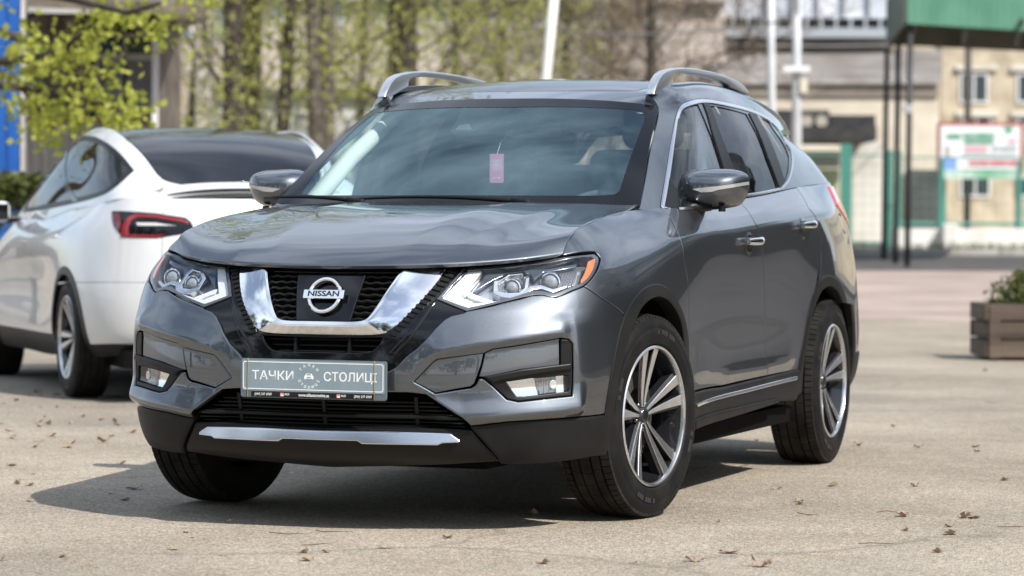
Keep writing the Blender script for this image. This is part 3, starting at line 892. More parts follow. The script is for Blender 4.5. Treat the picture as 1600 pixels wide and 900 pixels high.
# far wall of a brown building and a white garage wall between the trees
BRN = noisy(mat('brown_render', (.48, .40, .34), .9), (.38, .31, .26), (.58, .51, .45), .45, 8)
B3 = facade('brown_building', 'faded pinkish brown building behind the bare trees', 'building', BRN, 220, 1130, -160, 88, 10,
            [(430+k*82, 455+k*82, 0, 36) for k in range(8)]+[(270, 298, 20, 60), (340, 360, 20, 60)], PANEL, WFRAME)
mb = MB(); vbox(mb, 215, 1135, -10, -2, 87.6, .5); add(B3, mb.build('cornice', mat('cornice_grey', (.45, .41, .38), .9)))
mb = MB(); gbox(mb, 250, 330, 122, 70, 3); o = mb.build('garage', noisy(mat('garage_tan', (.42, .34, .29), .9), (.36, .28, .23), (.47, .39, .34), .8), bevel=.03); tag(o, 'small tan garage beside the pale concrete pillar', 'garage')
WG = thing('white_garage', 'low whitewashed garage wall seen between the dark trunks', 'garage', pl(lat(470, 60), 60))
mb = MB(); gbox(mb, 330, 700, 148, 60, 4); add(WG, mb.build('wall', noisy(mat('limewash', (.60, .59, .56), .9), (.50, .49, .46), (.70, .69, .66), .7, 8)))
mb = MB(); vbox(mb, 326, 704, 140, 149, 59.8, 4.4); add(WG, mb.build('roof_edge', noisy(mat('moss_roof', (.16, .17, .11), .9), (.12, .13, .08), (.22, .22, .16), 1)))
mb = MB(); gbox(mb, 303, 328, 18, 46, .55); o = mb.build('concrete_pillar', noisy(mat('pale_concrete', (.45, .42, .38), .9), (.36, .33, .30), (.52, .49, .45), .9), bevel=.05); tag(o, 'pale square concrete pillar beside the shed roof', 'pillar')

facade('grey_building', 'long pale grey building further left behind the blue kiosk', 'building', noisy(mat('grey_render', (.42, .41, .39), .9), (.35, .34, .32), (.48, .47, .45), .5, 8), -1300, 205, -60, 92, 10,
       [(-1240+k*120, -1190+k*120, 60+q*110, 110+q*110) for k in range(11) for q in range(2)], PANE, WFRAME)
facade('yellow_building', 'long pale yellow building further right beyond the canopy', 'building', noisy(mat('yellow_render', (.50, .44, .32), .9), (.44, .38, .27), (.56, .50, .38), .5, 8), 1830, 3100, -20, 96, 10,
       [(1870+k*115, 1915+k*115, 80+q*110, 130+q*110) for k in range(10) for q in range(2)], PANE, WFRAME)
# ---- trees
def leaf_mat(name, c1, c2, trans=.35):
    m = bpy.data.materials.new(name); m.use_nodes = True; nt = m.node_tree; p = nt.nodes['Principled BSDF']
    p.inputs['Roughness'].default_value = .6
    g = nt.nodes.new('ShaderNodeNewGeometry'); r_ = nt.nodes.new('ShaderNodeValToRGB')
    r_.color_ramp.elements[0].color = (*c1, 1); r_.color_ramp.elements[1].color = (*c2, 1)
    nt.links.new(g.outputs['Random Per Island'], r_.inputs[0]); nt.links.new(r_.outputs[0], p.inputs['Base Color'])
    t = nt.nodes.new('ShaderNodeBsdfTranslucent'); nt.links.new(r_.outputs[0], t.inputs[0])
    x = nt.nodes.new('ShaderNodeMixShader'); x.inputs[0].default_value = trans
    nt.links.new(p.outputs[0], x.inputs[1]); nt.links.new(t.outputs[0], x.inputs[2]); nt.links.new(x.outputs[0], nt.nodes['Material Output'].inputs[0])
    MATS[name] = m; return m
BARK = noisy(mat('bark', (.048, .038, .029), .95), (.028, .022, .017), (.075, .062, .05), 5, bump=.6, bscale=18, bdist=.03)
PALEBARK = noisy(mat('pale_bark', (.10, .085, .068), .95), (.06, .05, .04), (.14, .122, .10), 4, bump=.5, bscale=14, bdist=.03)
LEAF = leaf_mat('spring_leaf', (.28, .32, .04), (.52, .54, .10), .5)
LEAF2 = leaf_mat('young_leaf', (.24, .235, .06), (.42, .40, .13), .45)
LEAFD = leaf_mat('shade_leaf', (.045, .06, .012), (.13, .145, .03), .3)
LEAF3 = leaf_mat('hazy_leaf', (.27, .29, .07), (.45, .46, .14), .5)
TWIG = leaf_mat('bare_twig', (.14, .10, .065), (.27, .21, .14), 0.0)
BUSHL = leaf_mat('boxwood_leaf', (.05, .065, .015), (.15, .17, .04), .25)

def leaf_quads(P, size, V, Fc, maple=False):
    for p in P:
        a = Vector(rng.normal(size=3)).normalized(); b = a.orthogonal().normalized(); b = Matrix.Rotation(rng.uniform(0, 6.28), 3, a) @ b; c = a.cross(b)
        s = size*rng.uniform(.6, 1.3); p = Vector(p); k = len(V)
        V += [p, p+b*s*.5+c*s*.42, p+b*s*1.05, p+b*s*.5-c*s*.42]
        Fc.append((k, k+1, k+2, k+3))

def branch_tree(name, label, base, h, r0, lean, m_bark, m_leaf, nleaf, lsize, spread, first=.35, cat='tree', group=None, seed=0, nb=14, top=None, parent_r=1.0, forks=3, twigs=0, share=None):
    r_ = np.random.default_rng(seed)
    T = thing(name, label, cat, base, group=group)
    base = Vector(base); mb = MB()
    tr = []
    for k in range(9):
        t = k/8; tr.append(base+Vector((lean[0]*t*h+.06*h*.1*math.sin(3*t+seed), lean[1]*t*h, h*t-.2*(k == 0))))
    mb.tube(tr, [r0*(1-.75*(k/8))*(1.25 if k == 0 else 1) for k in range(9)], 10)
    add(T, mb.build('trunk', m_bark, smooth=True))
    mb = MB(); tips = []
    for b in range(nb):
        t = first+(1-first)*(b+.5*r_.random())/nb; i = min(int(t*8), 7); p0 = tr[i]+(tr[i+1]-tr[i])*(t*8-i)
        a = r_.uniform(0, 6.28); L = spread*(1.15-.55*t)*r_.uniform(.6, 1.1); d = Vector((math.cos(a), math.sin(a), r_.uniform(.25, .8))).normalized()
        rr = r0*(1-.75*t)*.22; pts = [p0]
        for q in range(4):
            d = (d+Vector(r_.normal(0, .18, 3))+Vector((0, 0, .06))).normalized(); pts.append(pts[-1]+d*L/4)
        mb.tube(pts, [rr*(1-.2*q) for q in range(5)], 6)
        tips += pts[2:]
        for q in range(forks):
            s = pts[1+r_.integers(0, 3)]; d2 = (d+Vector(r_.normal(0, .7, 3))).normalized(); pp = [s, s+d2*L*.25, s+d2*L*.5+Vector(r_.normal(0, .08*L, 3))]
            mb.tube(pp, [rr*.45, rr*.3, rr*.12], 5); tips += pp[1:]
    add(T, mb.build('limbs', m_bark, smooth=True))
    if nleaf:
        V = []; Fc = []; P = []
        tp = np.array([tuple(t) for t in tips])
        cl = tp[r_.integers(0, len(tp), nleaf)]+r_.normal(0, 1, (nleaf, 3))*np.array([.34, .34, .28])*spread*.32
        leaf_quads(cl, lsize, V, Fc); add(T, mesh_obj('crown', V, Fc, m_leaf))
    if twigs:
        tp = np.array([tuple(t) for t in tips]); V = []; Fc = []
        for q in range(twigs):
            s = tp[r_.integers(0, len(tp))]+r_.normal(0, .3, 3)*spread*.15; d = r_.normal(0, 1, 3); d[2] = abs(d[2])*.8+.2; d /= np.linalg.norm(d); e = s+d*r_.uniform(.3, .9)*spread*.3
            w_ = np.cross(d, r_.normal(0, 1, 3)); w_ = w_/np.linalg.norm(w_)*.011
            k = len(V); V += [s-w_, s+w_, e+w_*.3, e-w_*.3]; Fc.append((k, k+1, k+2, k+3))
        add(T, mesh_obj('twigs', V, Fc, TWIG))
    return T
def tree_at(px, D, *a, **k): return branch_tree(*a[:2], pl(lat(px, D), D), *a[2:], **k)
GRP = 'spring trees standing between the white car and the white garage'
tree_at(366, 44, 'spring_tree', 'thick dark trunk with a low stub, right of the pale concrete pillar', 10.5, .20, (.005, 0), BARK, LEAF3, 4476, .078, 3.6, seed=3, first=.16, nb=12, group=GRP)
tree_at(432, 46, 'spring_tree', 'slim dark trunk leaning to the right before the white garage', 11, .125, (.055, 0), BARK, LEAF3, 4476, .078, 3.4, seed=5, first=.16, nb=12, group=GRP)
tree_at(492, 45, 'spring_tree', 'crooked grey trunk half covered by green leaves', 10, .13, (-.02, 0), PALEBARK, LEAF3, 5073, .078, 3.4, seed=8, first=.16, nb=12, group=GRP)
tree_at(512, 49, 'spring_tree', 'straight grey brown trunk just right of the crooked one', 11, .19, (.0, 0), PALEBARK, LEAF3, 4178, .078, 3.6, seed=11, first=.16, nb=12, group=GRP)
tree_at(612, 52, 'spring_tree', 'left stem of the pair of dark trunks above the rail', 11, .20, (.0, 0), BARK, LEAF3, 5073, .078, 3.8, seed=13, first=.16, nb=12, group=GRP)
tree_at(630, 51, 'spring_tree', 'right stem of the pair of dark trunks, forking upwards', 11, .19, (.012, 0), BARK, LEAF3, 4476, .078, 3.8, seed=14, first=.16, nb=12, group=GRP)
tree_at(560, 57, 'spring_tree', 'thin short tree low beside the windshield edge', 7, .12, (.02, 0), BARK, LEAF3, 4476, .078, 3.2, seed=17, first=.16, nb=12, group=GRP)
tree_at(700, 56, 'spring_tree', 'pale green young tree fading into the brown scrub', 9, .12, (.02, 0), BARK, LEAF3, 3879, .078, 3.4, seed=19, first=.16, nb=12, group=GRP)
tree_at(285, 52, 'spring_tree', 'thin trunk crossing behind the pale pillar', 9, .10, (.08, 0), BARK, LEAF3, 2088, .078, 2.8, seed=23, first=.16, nb=12, group=GRP)
BG = 'bare brown trees and scrub behind the car roof'
tree_at(1022, 60, 'bare_tree', 'bare tree with a dark forked trunk behind the left roof rail', 8.5, .16, (-.01, 0), BARK, None, 0, .1, 4.2, seed=29, first=.30, nb=18, twigs=2600, group=BG, forks=5)
tree_at(770, 64, 'bare_tree', 'bare brown tree left of the leaning white pole', 8, .12, (.03, 0), BARK, None, 0, .1, 4.6, seed=31, first=.1, nb=22, twigs=2800, group=BG, forks=5)
tree_at(880, 66, 'bare_tree', 'bare brown tree right of the leaning white pole', 8, .12, (0, 0), BARK, None, 0, .1, 4.6, seed=37, first=.1, nb=22, twigs=2800, group=BG, forks=5)
tree_at(955, 68, 'bare_tree', 'low bare thicket between the pole and the forked tree', 7, .10, (0, 0), BARK, None, 0, .1, 4.4, seed=41, first=.08, nb=22, twigs=2800, group=BG, forks=5)

# maple at the left with its low sprays of fresh leaves
MT = thing('maple_tree', 'maple with bright yellow green leaves hanging in front of the shed', 'tree', pl(lat(-90, 26), 26))
mb = MB(); b0 = pl(lat(-90, 26), 26)
mb.tube([b0+Vector((0, 0, -.2)), b0+Vector((.05, 0, 1.5)), b0+Vector((.0, .1, 3.5)), b0+Vector((.2, .1, 6.5)), b0+Vector((.3, .2, 9))], [.24, .2, .17, .11, .04], 12); add(MT, mb.build('trunk', BARK, smooth=True))
mb = MB()
clumps = []
lim = [((-90, 60), (0, 50), (60, 70), (130, 100), (190, 130)), ((-90, 130), (-20, 130), (60, 140), (150, 160), (225, 180)), ((-90, -40), (20, -20), (120, 0), (200, 20), (250, 5)), ((-90, 90), (-30, 100), (30, 130), (70, 180), (85, 205)), ((-90, -60), (60, -50), (180, -40), (300, -20)), ((-90, 100), (20, 95), (100, 80), (120, 55))]
for i, l in enumerate(lim):
    D0 = 26-1.2*(i % 3)*.8
    pts = [at(px, py, 26+(D0-26)*k/(len(l)-1)) for k, (px, py) in enumerate(l)]
    mb.tube(pts, [.05*(1-.8*k/(len(l)-1))+.006 for k in range(len(l))], 6)
    P = resample(np.array([tuple(p) for p in pts]), .12, closed=False)[3:]
    for p in P:
        if rng.random() < .16: clumps.append((p+rng.normal(0, .11, 3), .17))
clx = [(20, 105), (45, 95), (70, 110), (120, 60), (150, 45), (95, 130), (120, 165), (60, 165), (85, 200), (40, 185), (140, 150), (165, 175), (190, 160), (215, 185), (180, 120), (130, 200), (215, 15), (245, 30), (260, 50), (170, 10), (10, 145), (25, 60), (75, 60), (285, 5), (310, -5), (205, 195), (70, 205)]
for (px, py) in clx: clumps.append((np.array(at(px+rng.normal(0, 6), py+rng.normal(0, 5), 25.2+rng.normal(0, .5))), .20))
for k in range(46): clumps.append((np.array(at(rng.uniform(-300, -20), rng.uniform(-420, 60), 26+rng.normal(0, 1.6))), .42))
V = []; Fc = []
for c, s in clumps:
    n = int(44*(s/.2)); P = c+rng.normal(0, s*.5, (n, 3)); leaf_quads(P, .068, V, Fc)
add(MT, mb.build('limbs', BARK, smooth=True)); add(MT, mesh_obj('crown', V, Fc, LEAF))

# clipped hedge at the left edge and a dark car behind the white one
V = []; Fc = []
P = np.array([tuple(pl(lat(-60, 27)+rng.uniform(0, 1.0), 27+rng.uniform(0, .7), row_up(278, 27)-abs(rng.normal(0, .22)))) for _ in range(2600)]); leaf_quads(P, .06, V, Fc)
hd = mesh_obj('hedge', V, Fc, BUSHL); tag(hd, 'clipped green hedge under the blue kiosk', 'hedge')

# wooden planter with a box bush
PT = thing('wooden_planter', 'weathered dark plank planter box at the right edge', 'planter', pl(lat(1580, 24), 24))
PW = noisy(mat('planter_wood', (.085, .06, .045), .85), (.05, .036, .028), (.14, .105, .08), 3.5, 8, bump=.5, bscale=30, stretch=(.25, .25, 3))
Lx = lat(1541, 23.7); z0, z1 = 0.0, row_up(470, 23.7)
hgt = (z1-.02)/3
def LD(L, D, z): return Vector(pl(L, D))*1.0+Vector((0, 0, z-float(gz(D))))
for k in range(3):
    zz = .02+k*hgt+hgt/2; j = [.0, .015, -.01][k]
    mb = MB(); mb.box(LD(Lx+.85+j, 23.72, zz), (1.70, .045, hgt-.012), rz=ROT+.03*(k-1)*.2); add(PT, mb.build('plank', PW, bevel=.008))
    mb = MB(); mb.box(LD(Lx+.02+j, 24.1, zz), (.045, .70, hgt-.012), rz=ROT); add(PT, mb.build('plank', PW, bevel=.008))
    mb = MB(); mb.box(LD(Lx+1.68, 24.1, zz), (.045, .70, hgt-.012), rz=ROT); add(PT, mb.build('plank', PW, bevel=.008))
    mb = MB(); mb.box(LD(Lx+.85, 24.5, zz), (1.70, .045, hgt-.012), rz=ROT); add(PT, mb.build('plank', PW, bevel=.008))
mb = MB(); mb.box(LD(Lx+.07, 23.71, z1/2), (.09, .06, z1-.04), rz=ROT); add(PT, mb.build('corner_post', PW, bevel=.006))
mb = MB(); mb.box(LD(Lx+.85, 24.1, z1-.09), (1.62, .68, .05), rz=ROT); add(PT, mb.build('soil', noisy(mat('soil', (.06, .045, .035), .95), (.04, .03, .022), (.09, .07, .055), 9)))
BU = thing('box_bush', 'rounded dark green box bush growing in the plank planter', 'bush', LD(Lx+.75, 24.1, z1-.06))
V = []; Fc = []; P = []
for _ in range(5200):
    d = rng.normal(size=3); d /= np.linalg.norm(d); d[2] = abs(d[2]); rr = .5+.5*rng.random()**.4
    bump = 1+.10*math.sin(d[0]*9)*math.sin(d[1]*8+d[2]*7)
    q = LD(Lx+.80+d[0]*.72*rr*bump, 24.1+d[1]*.40*rr*bump, z1-.05+d[2]*.40*rr*bump); P.append(tuple(q))
leaf_quads(P, .035, V, Fc); add(BU, mesh_obj('foliage', V, Fc, BUSHL))
mb = MB()
for k in range(5): mb.tube([LD(Lx+.6+.1*k, 24.1, z1-.08), LD(Lx+.4+.2*k, 24.05+.03*k, z1+.2)], [.015, .006], 6)
add(BU, mb.build('stem', BARK))

# ------------------------------------------------------------------ what the paint mirrors: the block to the right, trees behind the camera
AB = thing('apartment_block', 'grey four storey apartment block with balconies along the right of the yard', 'building', (13, 26, 0))
AW = noisy(mat('panel_concrete', (.30, .29, .275), .9), (.25, .24, .23), (.36, .35, .335), .35, 6)
mb = MB(); mb.box((19, 25.5, 6.4), (12, 53, 13.2)); add(AB, mb.build('wall', AW))
BALM = mat('balcony_green', (.10, .20, .16), .6); BALW = mat('balcony_pale', (.5, .5, .48), .7)
wfm = MB(); wpm = MB()
for fl_i in range(4):
    z = 1.8+fl_i*3.0
    for k in range(14):
        y = 4+k*3.5
        f = MB(); f.box((12.97, y, z), (.10, 1.7, 1.6)); wo = add(AB, f.build('window', WFRAME))
        f = MB(); f.box((12.92, y-.40, z), (.04, .72, 1.42)); f.box((12.92, y+.40, z), (.04, .72, 1.42)); p_ = f.build('pane', PANE); p_.parent = wo
    for k in range(5):
        y = 7.5+k*10.5
        f = MB(); f.box((12.4, y, z-1.0), (1.2, 3.2, .15)); f.box((11.85, y, z-.45), (.06, 3.2, 1.0)); add(AB, f.build('balcony', BALM if (fl_i+k) % 2 else BALW))
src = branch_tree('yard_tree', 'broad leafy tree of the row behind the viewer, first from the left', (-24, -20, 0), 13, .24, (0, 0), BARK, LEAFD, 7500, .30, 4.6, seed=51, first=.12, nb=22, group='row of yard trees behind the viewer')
def copy_thing(o, loc, rz, sc_, label):
    c = o.copy(); col.objects.link(c); c.location = loc; c.rotation_euler = (0, 0, rz); c.scale = (sc_, sc_, sc_); c['label'] = label
    for ch in o.children:
        d = ch.copy(); col.objects.link(d); d.parent = c; d.matrix_parent_inverse = ch.matrix_parent_inverse.copy()
    return c
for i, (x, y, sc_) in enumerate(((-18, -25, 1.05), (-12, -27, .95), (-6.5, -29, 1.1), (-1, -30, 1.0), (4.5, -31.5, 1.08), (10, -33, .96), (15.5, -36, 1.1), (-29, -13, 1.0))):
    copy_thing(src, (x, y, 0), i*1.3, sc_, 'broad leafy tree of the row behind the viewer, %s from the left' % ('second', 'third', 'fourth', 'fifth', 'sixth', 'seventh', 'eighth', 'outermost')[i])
# unseen dark hedge, added so the doors mirror something dark
HG = thing('added_hedge', 'unseen dark hedge added before the apartment block to darken the door reflections', 'hedge', (11.3, 26, 0))
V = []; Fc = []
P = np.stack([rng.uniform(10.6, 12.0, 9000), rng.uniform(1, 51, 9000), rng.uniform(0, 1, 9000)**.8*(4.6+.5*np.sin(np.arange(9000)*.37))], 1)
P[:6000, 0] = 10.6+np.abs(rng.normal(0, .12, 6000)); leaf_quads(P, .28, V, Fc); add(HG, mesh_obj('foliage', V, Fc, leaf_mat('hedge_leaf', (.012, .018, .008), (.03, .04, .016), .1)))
mb = MB(); mb.box((11.4, 26, 2.0), (.9, 49.5, 4.2)); add(HG, mb.build('dark_core', mat('hedge_inner', (.008, .010, .006), .9)))  # solid dark box inside the added hedge
# tall trees to the rear left that show in the bonnet
for i, (L, D, h, sd) in enumerate(((-9.8, 31, 13, 61), (-7.6, 41, 14.5, 62), (-4.2, 47, 15, 63))):
    branch_tree('tall_tree', ['tall leafy tree left of the kiosk, outside the picture', 'tall tree whose high crown stands over the tin shed', 'tallest tree with a high crown behind the pale pillar'][i], pl(L, D), h, .2, (0, 0), BARK, LEAF3, 3600, .15, 4.0, seed=sd, first=.5, nb=20, group='tall trees behind the kiosk')
# ------------------------------------------------------------------ grey SUV: master surfaces (x to its left, y rearwards, z up)
def flake_paint(name, color, metal=.75, rough=.34):
    m = mat(name, color, rough, metal, coat=1.0, coat_rough=.02)
    m.node_tree.nodes['Principled BSDF'].inputs['Coat IOR'].default_value = 1.8
    nt = m.node_tree; p = nt.nodes['Principled BSDF']
    tc = nt.nodes.new('ShaderNodeTexCoord'); v = nt.nodes.new('ShaderNodeTexVoronoi'); v.inputs['Scale'].default_value = 900
    nt.links.new(tc.outputs['Object'], v.inputs['Vector'])
    b = nt.nodes.new('ShaderNodeMixRGB'); b.blend_type = 'MULTIPLY'; b.inputs[0].default_value = .35
    b.inputs[1].default_value = (*color, 1)
    hs = nt.nodes.new('ShaderNodeHueSaturation'); hs.inputs['Saturation'].default_value = 0.12; hs.inputs['Value'].default_value = 1.2
    nt.links.new(v.outputs['Color'], hs.inputs['Color']); nt.links.new(hs.outputs[0], b.inputs[2])
    nt.links.new(b.outputs[0], p.inputs['Base Color'])
    # faint dust dulls the clear coat unevenly
    n = nt.nodes.new('ShaderNodeTexNoise'); n.inputs['Scale'].default_value = 3.0; n.inputs['Detail'].default_value = 8
    nt.links.new(tc.outputs['Object'], n.inputs['Vector'])
    mr = nt.nodes.new('ShaderNodeMapRange'); mr.inputs[1].default_value = .35; mr.inputs[2].default_value = .75
    mr.inputs[3].default_value = .0; mr.inputs[4].default_value = .03
    nt.links.new(n.outputs['Fac'], mr.inputs[0]); nt.links.new(mr.outputs[0], p.inputs['Coat Roughness'])
    return m

PAINT = flake_paint('grey_paint', (.106, .119, .138), .97, .44)
BLACKP = noisy(mat('black_plastic', (.02, .02, .02), .5, spec=.2), (.008, .008, .009), (.014, .014, .014), 6, bump=.15, bscale=400, bdist=.001)
GLOSSB = mat('gloss_black', (.005, .005, .006), .06, spec=.5)
SATINB = mat('satin_black', (.008, .008, .008), .4, spec=.25)
FRIT = mat('glass_frit', (.006, .006, .007), .1, spec=.4)
DARK = mat('dark_void', (.004, .004, .004), .9, spec=.1)
CHROME = mat('chrome', (.86, .87, .88), .06, 1.0)
SATCHR = mat('satin_chrome', (.72, .73, .75), .22, 1.0)
ALU = mat('satin_aluminium', (.62, .64, .67), .3, .9)
WHITE = mat('white_print', (.8, .8, .8), .5)
GLASS_W = glass_mat('windshield_glass', (.84, .95, .93), (.72, .98, 1.03), 1.52, mingloss=.22)
GLASS_S = glass_mat('side_glass', (.72, .82, .80), 1.0, 1.5)
GLASS_D = glass_mat('privacy_glass', (.06, .065, .07), .75, 1.42)
GLASS_T = glass_mat('tailgate_glass', (.55, .60, .60), 1.0, 1.5)
LENS = glass_mat('lamp_lens', (.96, .97, .98), 1.0, 1.5)
AMBER = mat('amber_reflector', (.85, .16, .02), .15, coat=1)
REDL = mat('red_lens', (.45, .012, .015), .1, coat=1)

def zd(B, n, z, d):
    return [(B[0]-n[0]*dd, B[1]-n[1]*dd, zz) for zz, dd in zip(z, d)]
_plan = [(0, -.965), (.2, -.955), (.4, -.915), (.57, -.855), (.715, -.775), (.825, -.67), (.888, -.545), (.914, -.38), (.92, -.15), (.92, .1),
         (.92, .5), (.92, 1.0), (.92, 1.5), (.92, 2.0), (.922, 2.4), (.92, 2.8), (.90, 3.12), (.855, 3.40), (.74, 3.59), (.5, 3.68), (.25, 3.71), (0, 3.72)]
_pa = np.array(_plan)
_pm = np.concatenate([_pa[1:2]*[-1, 1], _pa, _pa[-2:-1]*[-1, 1]])
_tn = _pm[2:]-_pm[:-2]
_nn = np.stack([_tn[:, 1], -_tn[:, 0]], 1); _nn /= np.linalg.norm(_nn, axis=1)[:, None]
_ZF = [.20, .25, .32, .40, .50, .60, .68, .75, .81, .86, .91]
_rows = {
 0: (_ZF, [.16, .07, .04, .02, 0, .005, .02, .045, .07, .095, .12]),
 1: (_ZF, [.16, .07, .04, .02, 0, .004, .018, .045, .072, .10, .13]),
 2: (_ZF, [.16, .06, .035, .015, 0, .003, .015, .045, .085, .12, .155]),
 3: ([.20, .25, .32, .40, .50, .60, .68, .755, .815, .87, .92], [.14, .055, .03, .012, 0, .002, .012, .04, .085, .13, .175]),
 4: ([.20, .25, .325, .405, .505, .605, .69, .765, .83, .885, .938], [.12, .05, .025, .01, 0, 0, .01, .035, .08, .135, .19]),
 5: ([.205, .255, .33, .41, .51, .61, .70, .78, .852, .914, .962], [.11, .05, .022, .01, 0, 0, .006, .028, .068, .125, .19]),
 6: ([.21, .26, .335, .415, .515, .615, .71, .80, .88, .95, 1.006], [.10, .05, .02, .01, 0, 0, .004, .02, .055, .11, .18]),
 7: ([.22, .265, .34, .42, .52, .62, .72, .818, .905, .978, 1.038], [.09, .045, .02, .01, 0, 0, .002, .014, .048, .105, .178]),
 8: ([.22, .27, .35, .43, .53, .63, .735, .838, .935, 1.012, 1.071], [.08, .04, .02, .01, 0, 0, 0, .010, .042, .103, .183]),
 9: ([.22, .28, .36, .44, .54, .65, .76, .867, .962, 1.045, 1.095], [.07, .04, .02, .012, .004, 0, 0, .008, .034, .10, .187]),
 10: ([.25, .31, .39, .48, .59, .71, .83, .93, 1.01, 1.06, 1.115], [.06, .035, .025, .025, .017, .009, .003, .003, .016, .045, .095]),
 11: ([.25, .32, .40, .50, .61, .73, .85, .95, 1.03, 1.075, 1.14], [.06, .033, .030, .036, .024, .012, .004, .002, .011, .029, .087]),
 12: ([.25, .32, .40, .50, .61, .73, .85, .96, 1.05, 1.10, 1.165], [.06, .033, .030, .036, .024, .012, .004, .002, .011, .029, .087]),
 13: ([.25, .32, .40, .50, .61, .73, .86, .97, 1.07, 1.125, 1.195], [.06, .033, .025, .025, .016, .008, .003, .001, .011, .033, .095]),
 14: ([.25, .32, .40, .50, .61, .73, .86, .98, 1.085, 1.145, 1.22], [.06, .03, .012, .006, .003, .002, 0, .004, .018, .045, .11]),
 15: ([.25, .32, .40, .50, .61, .73, .86, .98, 1.09, 1.155, 1.235], [.06, .03, .012, .004, 0, 0, .004, .014, .035, .065, .13]),
 16: ([.26, .33, .41, .51, .61, .73, .86, .98, 1.09, 1.165, 1.25], [.07, .03, .01, .002, 0, .004, .014, .03, .055, .085, .135]),
 17: ([.28, .34, .42, .51, .61, .73, .86, .98, 1.09, 1.17, 1.26], [.09, .03, .01, 0, 0, .008, .02, .04, .065, .095, .14]),
}
_G = []
for i, b in enumerate(_plan):
    z, d = _rows.get(i, ([.30, .35, .43, .52, .62, .73, .86, .98, 1.09, 1.18, 1.27], [.10, .03, .01, 0, 0, .02, .04, .06, .08, .11, .16]))
    _G.append(zd(b, _nn[i], z, d))

# character lines of the skin: local swellings along curves traced in (u, v)
def smoothstep(x): x = np.clip(x, 0, 1); return x*x*(3-2*x)
SA0 = Surf(_G, lu=2e-6, lv=2e-6, res=(420, 110))
_cl = SA0.px([(640, 636), (722.7, 652), (780, 648), (840, 643.5), (897, 637.5), (925, 632)])      # lower ledge of the bumper
_ul = SA0.px([(640, 570), (690, 549), (740, 538.5), (800, 529.5), (870, 519.5), (905, 514)])      # upper lip over the lamp pocket
_vl = SA0.px([(893, 500), (899, 540), (903, 600), (907, 645)])                                   # upright corner of the bumper
_sh = SA0.side([(-.25, .90), (.2, .985), (.6, 1.01), (1.2, 1.035), (1.9, 1.065), (2.4, 1.09), (2.8, 1.11)])
_lo = SA0.side([(.42, .50), (1.0, .475), (1.6, .475), (2.05, .50)])
def _line(P, x): return np.interp(x, P[:, 0], P[:, 1])
def ridge(d, up, dn, soft=.010):
    """softly pointed swelling: falls off over up above the line and dn below it"""
    a = np.where(d > 0, d/up, -d/dn); e = np.where(d > 0, soft/up, soft/dn)
    a = np.sqrt(a*a+e*e)-e
    return np.clip(1-a, 0, 1)**2*(1+a*.6)
def bumper_disp(u, v, P=None):
    a = np.abs(u); h = np.zeros_like(a)
    w = smoothstep((a-_cl[0, 0])/.10)*(1-smoothstep((a-_cl[-2, 0])/.05))
    d = v-_line(_cl, a)
    h += w*.028*ridge(d, .085, .04)
    w = smoothstep((a-_ul[0, 0])/.12)*(1-smoothstep((a-_ul[-2, 0])/.06))
    d = v-_line(_ul, a)
    h += w*.015*ridge(d, .11, .045)
    xl = np.interp(v, _vl[::-1, 1], _vl[::-1, 0]); d = a-xl
    w = smoothstep((v-_vl[-1, 1]+.02)/.06)*(1-smoothstep((v-_vl[0, 1]+.03)/.08))
    h += w*.013*ridge(d, .12, .12)
    # shoulder and sill creases of the doors
    w = smoothstep((a-_sh[0, 0])/.5)*(1-smoothstep((a-_sh[-2, 0])/.6))
    h += w*.006*ridge(v-_line(_sh, a), .06, .14)
    w = smoothstep((a-_lo[0, 0])/.25)*(1-smoothstep((a-_lo[-1, 0]+.15)/.25))
    h += w*.010*ridge(v-_line(_lo, a), .12, .05)
    return h
SA = Surf(_G, disp=bumper_disp, lu=2e-6, lv=2e-6, res=(420, 110))

# greenhouse side; its foot follows the belt of the lower skin
_vt = SA.v[-1]
_us = np.linspace(SA.side([(.30, 1.0)])[0][0], SA.u[-4], 120)
_bp = SA.pts(_us, np.full(120, _vt))
def belt(y, x=None):
    return np.array([np.interp(y, _bp[:, 1], _bp[:, 0]), y, np.interp(y, _bp[:, 1], _bp[:, 2])])
def _gcol(b, t, e, r_, bow=.012):
    b, t = np.array(b), np.array(t)
    m1 = b+(t-b)/3+np.array([bow, 0, bow*.4]); m2 = b+(t-b)*2/3+np.array([bow, 0, bow*.4])
    return [b, m1, m2, t, e, r_]
_GG = [
 _gcol((.733, .325, 1.106), (.603, .99, 1.513), (.58, 1.005, 1.543), (.545, 1.015, 1.562), .002),
 _gcol((.772, .395, 1.100), (.630, 1.035, 1.512), (.602, 1.04, 1.552), (.555, 1.05, 1.577), .006),
 _gcol(belt(.48)+np.array([.004, 0, -.014]), (.652, 1.09, 1.517), (.62, 1.09, 1.565), (.565, 1.09, 1.592)),
 _gcol(belt(.9)+np.array([.001, 0, -.004]), (.662, 1.32, 1.555), (.625, 1.32, 1.603), (.57, 1.32, 1.622)),
 _gcol(belt(1.5), (.665, 1.70, 1.572), (.628, 1.7, 1.622), (.572, 1.7, 1.643)),
 _gcol(belt(2.05), (.655, 2.15, 1.560), (.62, 2.15, 1.612), (.565, 2.15, 1.634)),
 _gcol(belt(2.5), (.637, 2.55, 1.530), (.603, 2.55, 1.585), (.55, 2.55, 1.61)),
 _gcol(belt(2.9), (.608, 2.93, 1.485), (.575, 2.95, 1.545), (.525, 2.95, 1.575)),
 _gcol(belt(3.22), (.57, 3.22, 1.44), (.54, 3.25, 1.50), (.495, 3.27, 1.535)),
 _gcol(belt(3.44), (.52, 3.45, 1.40), (.495, 3.5, 1.46), (.455, 3.5, 1.50)),
]
